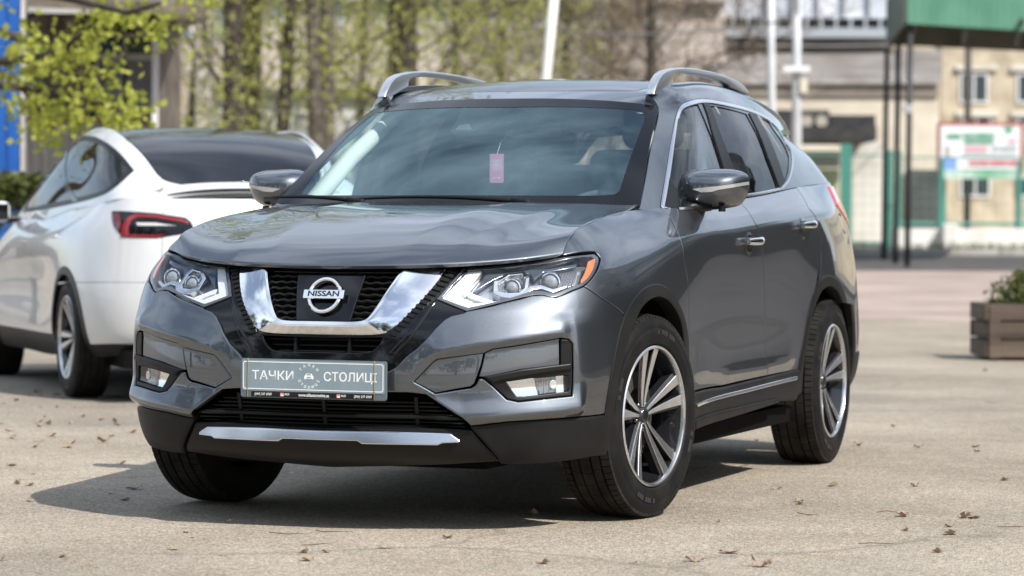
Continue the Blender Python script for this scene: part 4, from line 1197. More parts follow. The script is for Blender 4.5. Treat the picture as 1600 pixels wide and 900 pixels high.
SG = Surf(_GG, sym=False, lu=1e-6, lv=0, res=(200, 80))

# windshield
def _ws(b, t):
    b, t = np.array(b), np.array(t); n = np.array([0, -.55, .83])
    return [b+(t-b)*s+n*(.022*4*s*(1-s)) for s in (0, .33, .67, 1)]
SW = Surf([_ws((0, .195, 1.117), (0, .895, 1.545)), _ws((.25, .205, 1.117), (.22, .905, 1.543)), _ws((.5, .25, 1.118), (.43, .938, 1.533)),
           _ws((.66, .30, 1.120), (.55, .972, 1.521)), _ws((.735, .335, 1.122), (.605, .995, 1.512))], res=(120, 60))
# hood
_hy = [0, .06, .16, .32, .52, .74, .9, 1.0]
def hood_disp(u, v, P=None):
    a = np.abs(u); t = np.clip(v/1.05, 0, 1)
    w = np.clip(t/.12, 0, 1)*np.clip((1-t)/.12, 0, 1)*np.clip((.75-a)/.06, 0, 1)
    return w*((.0045)*ridge(.40+.19*t-a, .22, .12, .012)+.0025*ridge(.235+.10*t-a, .15, .08, .012))
_ez = [.946, .996, 1.028, 1.055, 1.075, 1.091, 1.105, 1.121]
def _hood(fr, re_, crown, ew=0.0):
    fr, re_ = np.array(fr), np.array(re_)
    s = np.array(_hy)
    prof = np.interp(s, _hy, [0, .17, .34, .54, .73, .89, .965, 1.0])
    return [(fr[0]+(re_[0]-fr[0])*a, fr[1]+(re_[1]-fr[1])*a, (1-ew)*(fr[2]+(re_[2]-fr[2])*p_ + crown*math.sin(math.pi*min(a*1.15, 1)))+ew*(ez+(fr[2]-.946)*(1-a))) for a, p_, ez in zip(s, prof, _ez)]
SB = Surf([_hood((0, -.888, .903), (0, .10, 1.128), .012), _hood((.2, -.868, .905), (.2, .11, 1.128), .012), _hood((.31, -.838, .9075), (.33, .125, 1.1275), .010),
           _hood((.39, -.808, .911), (.42, .15, 1.126), .002), _hood((.53, -.735, .920), (.555, .21, 1.124), -.002, .2), _hood((.65, -.655, .932), (.65, .27, 1.123), -.003, .55),
           _hood((.742, -.565, .946), (.725, .318, 1.121), 0, 1.0)], lu=1e-6, disp=hood_disp, res=(160, 90))
# roof
_ry = [(.5, .94, 1.545), (1.15, 1.6, 1.9), (0, 0, 0)]
def _roof(x0, f0, z0, dz):
    ys = [f0, 1.08, 1.3, 1.65, 2.05, 2.5, 3.0, 3.42]
    cz = [1.545, 1.587, 1.628, 1.662, 1.672, 1.658, 1.612, 1.55]
    xs = [1.0, 1.02, 1.05, 1.06, 1.05, 1.02, .97, .87]
    return [(x0*a, y, c-dz*b) for a, y, c, b in zip(xs, ys, cz, [.75, .8, .92, 1, 1, 1, 1, 1])]
SR = Surf([_roof(0, .885, 0, 0), _roof(.2, .895, 0, .004), _roof(.37, .92, 0, .014), _roof(.48, .95, 0, .025), _roof(.545, .98, 0, .036), _roof(.60, 1.0, 0, .062)], res=(100, 100))
# ------------------------------------------------------------------ grey SUV: skin
SUV = thing('parked_suv', 'dark grey metallic SUV with silver roof rails, front wheels turned, facing the camera', 'SUV')

# hood line shared by hood and fender
def arch_uv(S, cy, cz, r_, a0, a1, n=40, ry=None):
    return S.side([(cy+(ry or r_)*math.cos(t), cz+r_*math.sin(t)) for t in np.linspace(R(a0), R(a1), n)])

hl_px = [(682.7, 465.3), (724, 417.3), (766.7, 414.7), (820, 408), (876, 400.5), (930, 395.2), (937.3, 403), (933.3, 418.7), (924, 434.7), (912, 445.3),
         (894.7, 452), (868, 462.7), (846.7, 458.7), (830.7, 459.7), (729.3, 484.5)]
HL = SA.px(curve(hl_px, True, corners=(0, 1, 5, 14), n=4))

# bumper wing (body colour), one each side, meeting behind the plate
wing_px = [(512, 588), (604, 582), (620, 573.3), (633, 558.7), (652, 544), (665, 530.7), (681, 512), (694.7, 498.7), (705, 493), (724, 488.8), (729.3, 486),
           (830.7, 461.5), (846.7, 460.5), (868, 464.5), (894.7, 454), (913, 447.2), (940, 466), (975, 491.5), (984, 498),
           (973, 530), (963, 575), (957, 610), (953, 630), (951, 646.5), (873, 654.7), (793, 660), (735, 666.5), (722.7, 653), (686.7, 630), (665, 616), (637, 613.5), (602, 613), (512, 616)]
W_uv = SA.px(wing_px)
fog_px = [(646, 597), (677, 566), (683, 562), (756.5, 552), (770, 546), (876, 529), (889, 529.5), (895.5, 537), (896, 600), (894.5, 618.5), (810, 627.5), (792, 624), (757, 592.5), (749, 592), (743, 603), (736, 607), (680, 615)]
FOGH = SA.px(fog_px)
W_full = sym_outline(W_uv)
panel('front_bumper', SA, W_full, PAINT, SUV, holes=[FOGH, mirror_uv(FOGH)], step=.012, gap=.001, round_=.005, drop=.004)
tow_px = [(638, 612.8), (646, 597), (677, 566), (683, 562.3), (756, 551.8), (752, 570), (745, 590), (741, 600), (735, 604.5), (665, 615.8)]
panel('tow_eye_cover', SA, SA.px(tow_px[1:-1]+[(680, 614)]), PAINT, SUV, step=.012, gap=.0018, off=-.003, mirror=True)
ins_px = [(757.5, 551.8), (770, 547), (876, 530.5), (876, 571), (815, 578), (757, 590), (748, 588.5), (753, 571)]
panel('bumper_insert', SA, SA.px(ins_px), PAINT, SUV, step=.012, gap=.0018, off=-.008, mirror=True)
# black bezel with its lamp
bez_px = [(756, 590.5), (815, 578), (876.5, 571), (877, 531.5), (889, 531), (895, 538), (895.3, 600), (893.6, 617.8), (810, 626.5), (793, 623)]
fl_px = [(790.7, 597.3), (830.7, 591.5), (888, 586.7), (889.3, 610.7), (820, 618.7), (808, 618.7)]
FLh = SA.px(fl_px)
bz = panel('fog_lamp_bezel', SA, SA.px(bez_px), SATINB, SUV, holes=[FLh], step=.012, gap=.0008, off=-.004, round_=.004, depth=.03, mirror=True)
brow = panel('bezel_fin', SA, SA.px([(756, 589), (815, 577.5), (892, 568), (893, 577), (830, 586), (782, 595), (770, 598)]), SATINB, bz[0], step=.01, off=.010, round_=.006, drop=.005, depth=.022, mirror=bz[1])
fl = panel('fog_lamp', SA, FLh, LENS, SUV, step=.012, off=-.010, gap=.001, depth=.0, mirror=True)
fr_ = panel('reflector', SA, FLh, CHROME, fl[0], step=.012, off=-.03, depth=0, mirror=fl[1])
fb_ = panel('bulb_shade', SA, SA.px([(838, 591), (872, 588), (873, 612), (845, 615)]), mat('lamp_ribs', (.45, .45, .46), .2, .8), fl[0], step=.006, off=-.022, depth=.008,
            disp=lambda u, v: .003*np.sin(u*700), mirror=fl[1])
panel('bulb', SA, SA.px([(867+6*math.cos(t), 601+7*math.sin(t)) for t in np.linspace(0, 2*math.pi, 14)[:-1]]), mat('bulb_glass', (.75, .76, .78), .08, .6), fl[0], step=.006, off=-.015, depth=.01, round_=.004, drop=.004, mirror=fl[1])

# lower black cladding
clad_px = [(735, 668), (793, 661.5), (873, 656.2), (947, 648.5), (957.3, 647.5), (953.5, 672), (945.3, 712), (927, 713.3), (887, 720), (783, 725.5), (777, 714.7), (755, 690)]
panel('bumper_cladding', SA, SA.px(clad_px), BLACKP, SUV, step=.016, off=.006, round_=.012, drop=.008, depth=.05, mirror=True)
val_px = [(512, 671), (689, 671.5), (738, 674), (752, 691), (774, 715), (781, 725), (700, 730), (512, 734)]
panel('bumper_valance', SA, sym_outline(SA.px(val_px)), SATINB, SUV, step=.016, off=-.004, round_=.012, drop=.008, depth=.06)
_sv = SA.px([(600, 672)])[0][1]
strip_px = [(512, 672.0), (600, 673.3), (704, 676.3), (718.7, 685), (717.5, 688), (692, 688.8), (685, 691.5), (569, 688.8), (561, 685), (512, 684)]
panel('skid_strip', SA, sym_outline(SA.px(strip_px)), SATCHR, SUV, step=.01, off=.008, round_=.004, drop=.003, depth=.02, disp=lambda u, v: np.clip(_sv-v, 0, .05)*.55)

# fender
hood_px = [(878.5, 395), (884, 383), (889, 375), (899, 364), (911.5, 354), (927, 345), (944.5, 337.5), (966, 332), (985.8, 326)]
def shut(n=40):                                    # hood / fender shut line in space
    u = np.full(n, SB.u[-1]); v = np.linspace(SB.v[0]+.0, SB.v[-1], n)
    return SB.pts(u, v)
FA_C, FA_R = (-.005, .365), .425                   # front wheel opening
RA_C, RA_R = (2.70, .365), .425
FA_OUT = SA.px(curve([(943.5, 660), (944.7, 646.7), (955.3, 580), (964.7, 532), (975.3, 494.7), (991.3, 465.3), (1007, 449), (1022, 443.5), (1036.7, 446.7), (1050, 458.7), (1063, 481), (1071, 508), (1074, 532), (1075, 575), (1074, 622), (1073, 650)], n=4))
FA_IN = SA.px(curve([(957, 660), (958, 646.7), (963, 605), (970, 569), (980.7, 532), (991, 502.7), (1002, 481), (1015, 468), (1028.7, 463), (1042, 468), (1055, 484), (1063, 502.7), (1067, 532), (1070, 575), (1069.5, 622), (1068.5, 650)], n=4))
RA_OUT = SA.px(curve([(1244, 615), (1248, 576), (1257, 528), (1264, 488), (1272, 458.7), (1282.7, 437), (1294.7, 430), (1305, 434.7), (1316, 450.7), (1322.7, 474.7)], n=4))
RA_OUT = np.concatenate([RA_OUT, SA.side([(3.06, .70), (3.12, .60), (3.155, .50), (3.16, .40), (3.15, .33)])])
RA_IN = SA.px(curve([(1250, 615), (1254, 576), (1262.7, 520), (1269, 488), (1277, 466.7), (1285, 453), (1296, 446.7), (1306.7, 453), (1316, 472)], n=4))
RA_IN = np.concatenate([RA_IN, SA.side([(3.0, .70), (3.06, .60), (3.095, .50), (3.10, .40), (3.09, .33)])])
def midline(A, B, t=.5, n=70):
    def rs(P):
        L = np.concatenate([[0], np.cumsum(np.linalg.norm(np.diff(P, axis=0), axis=1))]); q = np.linspace(0, L[-1], n)
        return np.stack([np.interp(q, L, P[:, 0]), np.interp(q, L, P[:, 1])], 1)
    return rs(A)*(1-t)+rs(B)*t
FA_MID, RA_MID = midline(FA_OUT, FA_IN), midline(RA_OUT, RA_IN)
vtop = SA.v[-1]
def uv_y(y, z):                                    # uv of the side skin at (y, z)
    return SA.side([(y, z)])[0]
u_hl, u_cowl = SA.cast((3, -.585, .94), (-1, 0, 0))[0], uv_y(.42, 1.0)[0]
seam = SA.px([(1033.5, 327), (1048, 341), (1061, 369), (1068.4, 402), (1071.5, 420), (1075, 440), (1076.5, 524), (1074.5, 575), (1073, 616.5)])
bump_seam = SA.px([(984, 498), (975, 491.5), (940, 466), (913, 447.2)])
hl_side = SA.px([(924, 436.5), (935.2, 419), (939.3, 403), (931.5, 393.4), (880, 398.5)])
fm = FA_MID[(FA_MID[:, 1] > uv_y(-.4, .70)[1])]
fa_o = np.concatenate([fm, FA_MID[-12:-6]])
k0 = int(np.argmin(np.linalg.norm(FA_MID-SA.px([(984, 498)])[0], axis=1)))
fa_o = FA_MID[k0:-8]
# the fender's front-lower corner follows the bumper seam down into the arch
fen = np.concatenate([bump_seam, hl_side, [(u_hl-.02, vtop), (SA.u[len(SA.u)//2+10]-.06, vtop)], seam, fa_o[::-1]])
panel('front_fender', SA, fen, PAINT, SUV, step=.014, gap=.0012, mirror=True, flat=lambda V: (V[:, 1] > vtop-.004) & (V[:, 0] > SA.side([(.33, 1.0)])[0][0]))

# doors
fr_seam = SA.px([(1180, 349), (1191, 383.5), (1193.2, 420), (1194, 450), (1196, 520), (1199, 587.5)])
rr_seam = SA.px([(1246, 295), (1263, 325), (1281, 361.5), (1285, 380)])
rr_low = SA.px([(1259, 495), (1248, 571)])
vb = vtop+.004
door_f = np.concatenate([[(seam[0][0], vtop)], seam, SA.px([(1130, 603)]), fr_seam[::-1], [(fr_seam[0][0], vtop)]])
DF = panel('front_door', SA, door_f, PAINT, SUV, step=.018, gap=.0026, mirror=True)
k1 = int(np.argmin(np.linalg.norm(RA_MID-SA.px([(1258, 530)])[0], axis=1))); k2 = int(np.argmin(np.linalg.norm(RA_MID-SA.px([(1284, 440)])[0], axis=1)))
door_r = np.concatenate([[(fr_seam[0][0], vtop)], fr_seam, SA.px([(1247, 578)]), RA_MID[k1-14:k2+1], rr_seam[::-1], [(rr_seam[0][0], vtop)]])
DR = panel('rear_door', SA, door_r, PAINT, SUV, step=.018, gap=.0026, mirror=True)
u_end = SA.u[-1]
k3 = int(np.argmin(np.linalg.norm(RA_MID-uv_y(3.12, .48), axis=1)))
quart = np.concatenate([[(rr_seam[0][0], vtop)], rr_seam, RA_MID[k2:k3], [uv_y(3.17, .47), (SA.u[-5], uv_y(3.1, .47)[1]), (SA.u[-5], vtop)]])
panel('quarter_panel', SA, quart, PAINT, SUV, step=.02, gap=.0015, mirror=True, flat=lambda V: V[:, 1] > vtop-.004)
sb = resample(np.concatenate([rr_seam[1:], RA_MID[k2:k2+1]]), .03, closed=False)
panel('seam_backing', SA, np.concatenate([sb+[-.03, 0], (sb+[.05, 0])[::-1]]), PAINT, SUV, step=.02, off=-.006, depth=0, mirror=True)
rear_sk = np.array([(SA.u[-5]+.002, uv_y(3.1, .47)[1]), (u_end, uv_y(3.1, .47)[1]), (u_end, vtop), (SA.u[-5]+.002, vtop)])
panel('tailgate', SA, rear_sk, PAINT, SUV, step=.03, mirror=True)
rb = np.array([uv_y(3.13, .27), (u_end, SA.v[0]), (u_end, uv_y(3.1, .47)[1]-.003), uv_y(3.12, .468)])
panel('rear_bumper', SA, rb, BLACKP, SUV, step=.03, off=.008, mirror=True)

# wheel arch cladding and sills
panel('arch_cladding', SA, np.concatenate([FA_OUT, FA_IN[::-1]]), BLACKP, SUV, step=.012, off=.007, round_=.006, drop=.005, depth=.05, mirror=True)
panel('arch_cladding', SA, np.concatenate([RA_OUT, RA_IN[::-1]]), BLACKP, SUV, step=.012, off=.007, round_=.006, drop=.005, depth=.05, mirror=True)
sill = np.concatenate([SA.px([(1072, 619), (1130, 605), (1199, 588.5), (1247.5, 577)]), SA.px([(1247, 604), (1240, 626), (1210, 627), (1150, 645), (1076, 669)])])
SL = panel('sill_cladding', SA, sill, BLACKP, SUV, step=.016, off=.012, round_=.012, drop=.01, depth=.06, mirror=True)
panel('chrome_strip', SA, SA.px([(1083, 630.5), (1160, 608), (1240, 587.5), (1240, 593), (1160, 613.5), (1083.7, 635.5)]), CHROME, SL[0], step=.012, off=.019, round_=.003, depth=.008, mirror=SL[1])
panel('sill_step', SA, SA.px([(1077, 655), (1150, 634.5), (1208, 621.5), (1212, 627), (1150, 646), (1077, 669.5)]), BLACKP, SL[0], step=.014, off=.026, round_=.008, drop=.008, depth=.03, mirror=SL[1])

# hood
hu = SB.u[-1]
hood = np.array([(0, SB.v[0])]+[(hu*k/24, SB.v[0]) for k in range(1, 25)]+[(hu, v) for v in np.linspace(SB.v[0], SB.v[-1], 30)[1:]]+[(hu*k/24, SB.v[-1]) for k in range(23, -1, -1)])
panel('hood', SB, sym_outline(hood), PAINT, SUV, step=.016, round_=.005, drop=.005, depth=.012, gap=.0032)
# cowl between hood and glass
cw = []
for x in np.linspace(-.70, .70, 41):
    yb = .10+.22*(abs(x)/.725)**2.2
    cw.append([(x, yb-.02, 1.105), (x, yb+.05, 1.103), (x, yb+.14, 1.118)])
V = [p for r_ in cw for p in r_]
mesh_obj('cowl', V, [(3*i+j, 3*i+3+j, 3*i+4+j, 3*i+1+j) for i in range(40) for j in range(2)], BLACKP, SUV, True)

# roof
SRv0 = SR.v[0]; ru = SR.u[-1]
rf = np.array([(0, SRv0)]+[(ru*k/20, SRv0) for k in range(1, 21)]+[(ru, v) for v in np.linspace(SRv0, SR.v[-1], 30)[1:]]+[(ru*k/20, SR.v[-1]) for k in range(19, -1, -1)])
sun_o = SR.top([(x, y) for x, y in curve([(-.47, 1.16), (-.43, 1.12), (0, 1.055), (.43, 1.12), (.47, 1.16), (.47, 2.1), (.44, 2.14), (-.44, 2.14), (-.47, 2.1)], True, n=6)])
ROOF = panel('roof', SR, sym_outline(rf), PAINT, SUV, holes=[sun_o], step=.02, gap=.001, round_=.005, drop=.004)
panel('sunroof', SR, sun_o, GLOSSB, ROOF, step=.02, gap=.003, off=-.001)
# roof rails: flat bars on raked feet, outline in the (y, z) plane
rt = [(205, 157), (209, 138), (216, 117), (226, 92), (240, 70), (262, 55), (300, 45), (340, 42.5), (400, 49), (460, 61), (520, 79), (570, 100), (600, 120), (615, 138), (626, 158)]
rbm = [(590, 150), (560, 136), (536, 128), (530, 117), (500, 102), (450, 86), (400, 74), (350, 67), (310, 69), (291, 77), (286, 90), (285, 112), (262, 128), (240, 146), (222, 158)]
def unp_x(p, x):
    d = cam_ray(*p); t = (x-CAM[0])/d[0]; return CAM+t*d
RAILP = [unp_x((940+a/2.726, 90+b/2.726), .568) for a, b in rt+rbm]
for sx in (1, -1):
    mb = MB(); n_ = len(RAILP); V = []
    for ox in (-.019, .019):
        for p in RAILP: V.append((sx*(p[0]+ox-.02*max(0, p[1]-1.9)**1.2), p[1], p[2]))
    mb.add(V, [tuple(range(n_)), tuple(range(2*n_-1, n_-1, -1))]+[(k, n_+k, n_+(k+1) % n_, (k+1) % n_) for k in range(n_)])
    mb.build('roof_rail', ALU, SUV, bevel=.006, bseg=3, angle=.7)

# greenhouse: body-colour frame, gloss black surround, chrome, glass
dlo_px = [(1031.7, 322), (1041, 266), (1050, 211), (1057.4, 176), (1064, 164.5), (1078, 157.5), (1097.7, 154.5), (1134.4, 160), (1174.8, 171), (1204, 187.5), (1229.8, 225.7), (1238.5, 243), (1237.5, 270), (1230.5, 288),
          (1211.5, 303), (1160, 318), (1110, 327), (1057, 335), (1040, 330)]
DLO = SG.px(curve(dlo_px, True, corners=(0,), n=4))
gv0, gv1 = SG.v[0], SG.v[-1]; gu0, gu1 = SG.u[0], SG.u[-1]
gb = np.concatenate([[(gu, gv0) for gu in np.linspace(gu0, gu1, 40)], [(gu, gv1) for gu in np.linspace(gu1, gu0, 40)]])
panel('side_frame', SG, gb, PAINT, SUV, holes=[DLO], step=.018, mirror=True, depth=.02, flat=lambda V: V[:, 1] < gv0+.004)
wf_px = [(1044.5, 290), (1046, 262), (1050, 228), (1055, 196), (1061, 176), (1070, 167), (1091, 163.5), (1098, 178), (1115, 219), (1131, 262.4), (1149, 316), (1110, 324), (1060, 331), (1044, 330)]
wr_px = [(1109.5, 166), (1140, 170.5), (1167, 178), (1182, 206), (1200, 250), (1216.5, 298.5), (1200, 303), (1163, 312), (1147, 264)]
wq_px = [(1185, 182), (1202, 189.5), (1229, 232), (1233.5, 244.5), (1232.5, 268), (1227.5, 283), (1222, 287)]
WFu, WRu, WQu = SG.px(wf_px), SG.px(wr_px), SG.px(wq_px)
panel('window_surround', SG, DLO, GLOSSB, SUV, holes=[WFu, WRu, WQu], step=.02, gap=.002, off=-.002, mirror=True, depth=.03)
for nm, uvp, m_, par in (('front_window', WFu, GLASS_S, DF), ('rear_window', WRu, GLASS_D, DR), ('quarter_window', WQu, GLASS_D, [SUV, SUV])):
    panel(nm, SG, uvp, m_, par[0], step=.03, off=-.006, depth=0, mirror=par[1] if par[0] is not SUV else True)
# chrome line round the glass
inner = []
Dr = resample(DLO, .01)
t = np.roll(Dr, -3, 0)-np.roll(Dr, 3, 0); t /= np.linalg.norm(t, axis=1)[:, None]
n_in = np.stack([-t[:, 1], t[:, 0]], 1)
if area(Dr) < 0: n_in = -n_in
wid = np.where(n_in[:, 1] < -.3, .022, .016)[:, None]
panel('window_chrome', SG, Dr+n_in*.001, SATCHR, SUV, holes=[Dr+n_in*wid], step=.02, bstep=.012, off=.004, round_=.004, drop=.003, depth=.012, mirror=True)
panel('pillar_trim', SG, SG.px([(1097.5, 160), (1107, 161.5), (1147, 266), (1161, 312), (1148, 316), (1130, 262)]), SATINB, SUV, step=.015, off=.003, depth=.01, mirror=True)
panel('pillar_trim', SG, SG.px([(1170, 177), (1182.5, 181), (1226, 285), (1218.5, 297), (1200, 248)]), SATINB, SUV, step=.015, off=.003, depth=.01, mirror=True)

# windshield with its black border
wu, wv0, wv1 = SW.u[-1], SW.v[0], SW.v[-1]
wsh = np.array([(0, wv0), (wu, wv0), (wu, wv1), (0, wv1)])
panel('windshield', SW, sym_outline(wsh), GLASS_W, SUV, step=.03, depth=0)
iu = wu-.052
win = SW.px([(512+300, 305.5), (930, 306), (960, 304), (968, 298), (985, 246), (1005, 192), (1007, 180), (1000, 172.5), (960, 170), (800, 168)])
wout = resample(sym_outline(wsh), .03)
panel('glass_border', SW, wout, FRIT, SUV, holes=[sym_outline(win)], step=.03, off=.0012, round_=.001, drop=.0004, depth=0)
# ------------------------------------------------------------------ grey SUV: grille, lamps, plate
def text_obj(name, s, size, m, M, parent=None, extrude=.0008, align='CENTER', bold=0.0, sx=1.0):
    c = bpy.data.curves.new(name, 'FONT')
    c.body = s; c.size = size; c.extrude = extrude; c.align_x = align; c.align_y = 'CENTER'; c.offset = bold
    c.resolution_u = 3
    o = bpy.data.objects.new(name, c); col.objects.link(o)
    dg = bpy.context.evaluated_depsgraph_get()
    me = bpy.data.meshes.new_from_object(o.evaluated_get(dg))
    bpy.data.objects.remove(o); bpy.data.curves.remove(c)
    me.transform(M @ Matrix.Diagonal((sx, 1, 1, 1)))
    me.materials.clear()
    me.name = name
    return link_mesh(name, me, m, parent)

def frame_on(S, u, v, off=0.0, up=(0, 0, 1)):
    """4x4 frame on a surface: local Z outwards, local Y up"""
    P = S.pts([u], [v])[0]; n = S.nrm([u], [v])[0]
    z = Vector(n); x = Vector(up).cross(z).normalized(); y = z.cross(x)
    P = Vector(P)+z*off
    return Matrix(((x.x, y.x, z.x, P.x), (x.y, y.y, z.y, P.y), (x.z, y.z, z.z, P.z), (0, 0, 0, 1)))

# gloss black frame filling the nose between the lamps
nose_px = [(512, 417.5), (632, 416.5), (722, 414.5), (724, 417.3), (682.7, 465.3), (729.3, 484.5), (724, 490.8), (705, 495), (696, 500), (682, 514), (666, 532), (653, 545.5), (634, 560), (621, 575), (605, 585), (512, 592)]
vin_px = [(512, 424), (628, 423), (604, 458), (580, 493.3), (573, 500.5), (563, 503), (512, 503.5)]
low_px = [(512, 526), (597, 525.5), (592, 536), (584, 545), (573, 550), (512, 550)]
NOSE, VIN, LOW = SA.px(nose_px), SA.px(curve(vin_px, False, corners=(1, 5), n=3)), SA.px(curve(low_px, False, corners=(1,), n=3))
panel('nose_frame', SA, sym_outline(NOSE), GLOSSB, SUV, holes=[sym_outline(VIN), sym_outline(LOW)], step=.014, off=-.012, round_=.004, drop=.003, depth=.035)
# raised gloss rib outside the ladder strip
panel('nose_rib', SA, SA.px([(728, 416.5), (737, 416), (681, 470), (640, 530), (615, 556), (606, 552), (632, 523), (668, 478)]), GLOSSB, SUV, step=.012, off=-.004, round_=.008, drop=.007, depth=.012, mirror=True)
# chrome V
va = [(629, 422), (604, 458), (580, 493.3), (573, 500), (563, 503.3), (512, 503.5)]
vm = [(637, 421.5), (612, 460), (589, 497), (580, 506.5), (566, 510.3), (512, 510.5)]
vo = [(697.3, 419.2), (673, 450.7), (646, 480.5), (606, 517), (589, 521.5), (512, 521.7)]
def vline(L, off):
    uv = SA.px(resample(curve(L, False, corners=(), n=5), 6, closed=False))
    q = np.linspace(0, 1, 60); d = np.concatenate([[0], np.cumsum(np.linalg.norm(np.diff(uv, axis=0), axis=1))]); d /= d[-1]
    uv = np.stack([np.interp(q, d, uv[:, 0]), np.interp(q, d, uv[:, 1])], 1); uv[-1, 0] = 0
    uv = np.concatenate([uv, mirror_uv(uv[:-1])])
    return SA.pts(uv[:, 0], uv[:, 1])+SA.nrm(uv[:, 0], uv[:, 1])*off
VL = [vline(va, -.03), vline(va, .010), vline(vm, .014), vline(vo, -.004), vline(vo, -.025)]
nn = len(VL[0]); V = np.concatenate(VL)
CV = mesh_obj('chrome_trim', V, [(i*nn+k, i*nn+k+1, (i+1)*nn+k+1, (i+1)*nn+k) for i in range(4) for k in range(nn-1)]+[tuple(i*nn for i in range(4, -1, -1)), tuple(i*nn+nn-1 for i in range(5))], CHROME, SUV)
bm = bmesh.new(); bm.from_mesh(CV.data); bmesh.ops.recalc_face_normals(bm, faces=bm.faces)
for f in bm.faces: f.smooth = True
for e in bm.edges:
    a, b = e.verts[0].index//nn, e.verts[1].index//nn
    if a == b: e.smooth = False
bmesh.ops.bevel(bm, geom=[e for e in bm.edges if e.verts[0].index//nn == e.verts[1].index//nn and e.verts[0].index//nn in (1, 2, 3)], offset=.0025, segments=2, affect='EDGES')
for e in bm.edges: e.smooth = not (len(e.link_faces) == 2 and e.calc_face_angle(0) > .6)
bm.to_mesh(CV.data); bm.free()
# ladder strips outside the chrome
def ladder(uvL):
    mb = MB(); A, B = uvL
    n = 15
    for k in range(n):
        t = (k+.5)/n
        for S_ in (1,):
            a = A[0]*(1-t)+A[1]*t; b = B[0]*(1-t)+B[1]*t
            fa = frame_on(SA, *((a+b)/2), -.012)
            L = float(np.linalg.norm(SA.pts([a[0]], [a[1]])[0]-SA.pts([b[0]], [b[1]])[0]))
            mb.box(fa.translation, (L*.8, .016, .012), rot=fa.to_3x3() @ Matrix.Rotation(R(-18), 3, 'Z'))
    return mb
La = SA.px([(701, 419), (604, 521)]); Lb = SA.px([(720, 417.5), (616, 527)])
lad = ladder((La, Lb)).build('vent_strip', SATINB, SUV, bevel=.002, bseg=1)
lm = lad.data.copy(); lm.transform(Matrix.Diagonal((-1, 1, 1, 1))); lm.flip_normals(); link_mesh('vent_strip', lm, None, SUV)

# mesh grille
def slats(name, z0, z1, n, halfw, off, amp, r_, parent, m):
    mb = MB()
    for k in range(n):
        z = z0+(z1-z0)*k/(n-1); xw = halfw(z); pts = []
        for x in np.linspace(-xw, xw, 61):
            uv = SA.front([(float(x), z)])[0]
            P = SA.pts([uv[0]], [uv[1]])[0]+SA.nrm([uv[0]], [uv[1]])[0]*off
            P[2] = z+amp*math.sin(x*2*math.pi/.045)*(1 if k % 2 else -1)
            pts.append(P)
        mb.tube(pts, r_, 6)
    return mb.build(name, m, parent, smooth=True)
zV0, zV1 = .712, .888
GR = panel('grille', SA, sym_outline(SA.px(curve([(512, 420), (636, 419), (608, 462), (585, 500), (570, 507), (512, 508)], False, n=3))), DARK, SUV, step=.03, off=-.055, depth=0)
slats('grille_mesh', .722, .884, 9, lambda z: .275-.10*(.884-z)/.16, -.026, .0022, .0050, GR, SATINB)
slats('grille_mesh', .730, .877, 8, lambda z: .270-.10*(.884-z)/.16, -.040, -.0022, .0045, GR, DARK)
panel('lower_intake', SA, sym_outline(SA.px([(512, 522), (600, 522), (586, 550), (512, 553)])), DARK, SUV, step=.03, off=-.06, depth=0)
for x in (-.10, .10):
    uv = SA.front([(x, .635)])[0]; fr = frame_on(SA, *uv, -.035); mb = MB(); mb.box(fr.translation, (.008, .075, .02), rot=fr.to_3x3()); mb.build('intake_rib', SATINB, SUV)
slats('intake_bar', .612, .652, 3, lambda z: .17+.05*(z-.61)/.04, -.045, 0, .004, SUV, SATINB)
# badge panel and badge
bp = [(512, 425), (571, 425.5), (545.5, 500), (512, 500.5)]
BP = panel('badge_panel', SA, sym_outline(SA.px(bp)), GLOSSB, SUV, step=.014, off=-.008, round_=.004, drop=.003, depth=.02)
def ribs(u, v): return .0008*np.sign(np.sin(v*2*math.pi/.0145))
bu, bv = SA.px([(510.5, 462.7)])[0]
BF = frame_on(SA, 0.0, bv, .006)
mb = MB()
prof = [(.050+.0045*0, 0), (.050, .006), (.0535, .009), (.0595, .009), (.063, .005), (.063, 0)]
mb.lathe(prof, 64, BF)
badge = mb.build('badge', CHROME, BP, smooth=True, angle=.6)
badge.data.transform(BF.inverted()); badge.data.transform(BF @ Matrix.Diagonal((1.0, 1.06, 1, 1)))
mb = MB(); mb.box((0, 0, .008), (.150, .033, .011)); bar = mb.build('badge_bar', CHROME, BP, bevel=.003); bar.data.transform(BF)
text_obj('badge_lettering', 'NISSAN', .027, mat('badge_black', (.01, .01, .01), .4), BF @ Matrix.Translation((0, .0005, .0138)), BP, bold=.0007, sx=1.28)

# lower grille
LGp = [(512, 615), (637, 613), (666, 615.5), (688, 630), (724, 653), (737, 667), (742, 678), (512, 676)]
panel('lower_grille', SA, sym_outline(SA.px(LGp)), DARK, SUV, step=.03, off=-.085, depth=0)
slats('lower_grille_bar', .365, .445, 7, lambda z: .50-.14*max(0, (z-.40))/.06, -.05, 0, .0042, SUV, SATINB)
slats('lower_grille_bar', .395, .397, 2, lambda z: .49, -.035, 0, .007, SUV, SATINB)
for x in (-.33, 0, .33):
    uv = SA.front([(x, .405)])[0]; fr = frame_on(SA, *uv, -.05); mb = MB(); mb.box(fr.translation, (.012, .10, .02), rot=fr.to_3x3()); mb.build('grille_post', SATINB, SUV)

# dark sheet behind the nose
ub = SA.side([(-.42, .6)])[0][0]
q = [(-ub, SA.v[0]+.05), (ub, SA.v[0]+.05), (ub, SA.v[-1]-.01), (-ub, SA.v[-1]-.01)]
panel('nose_backing', SA, np.array(q), DARK, SUV, step=.06, off=-.11, depth=0)

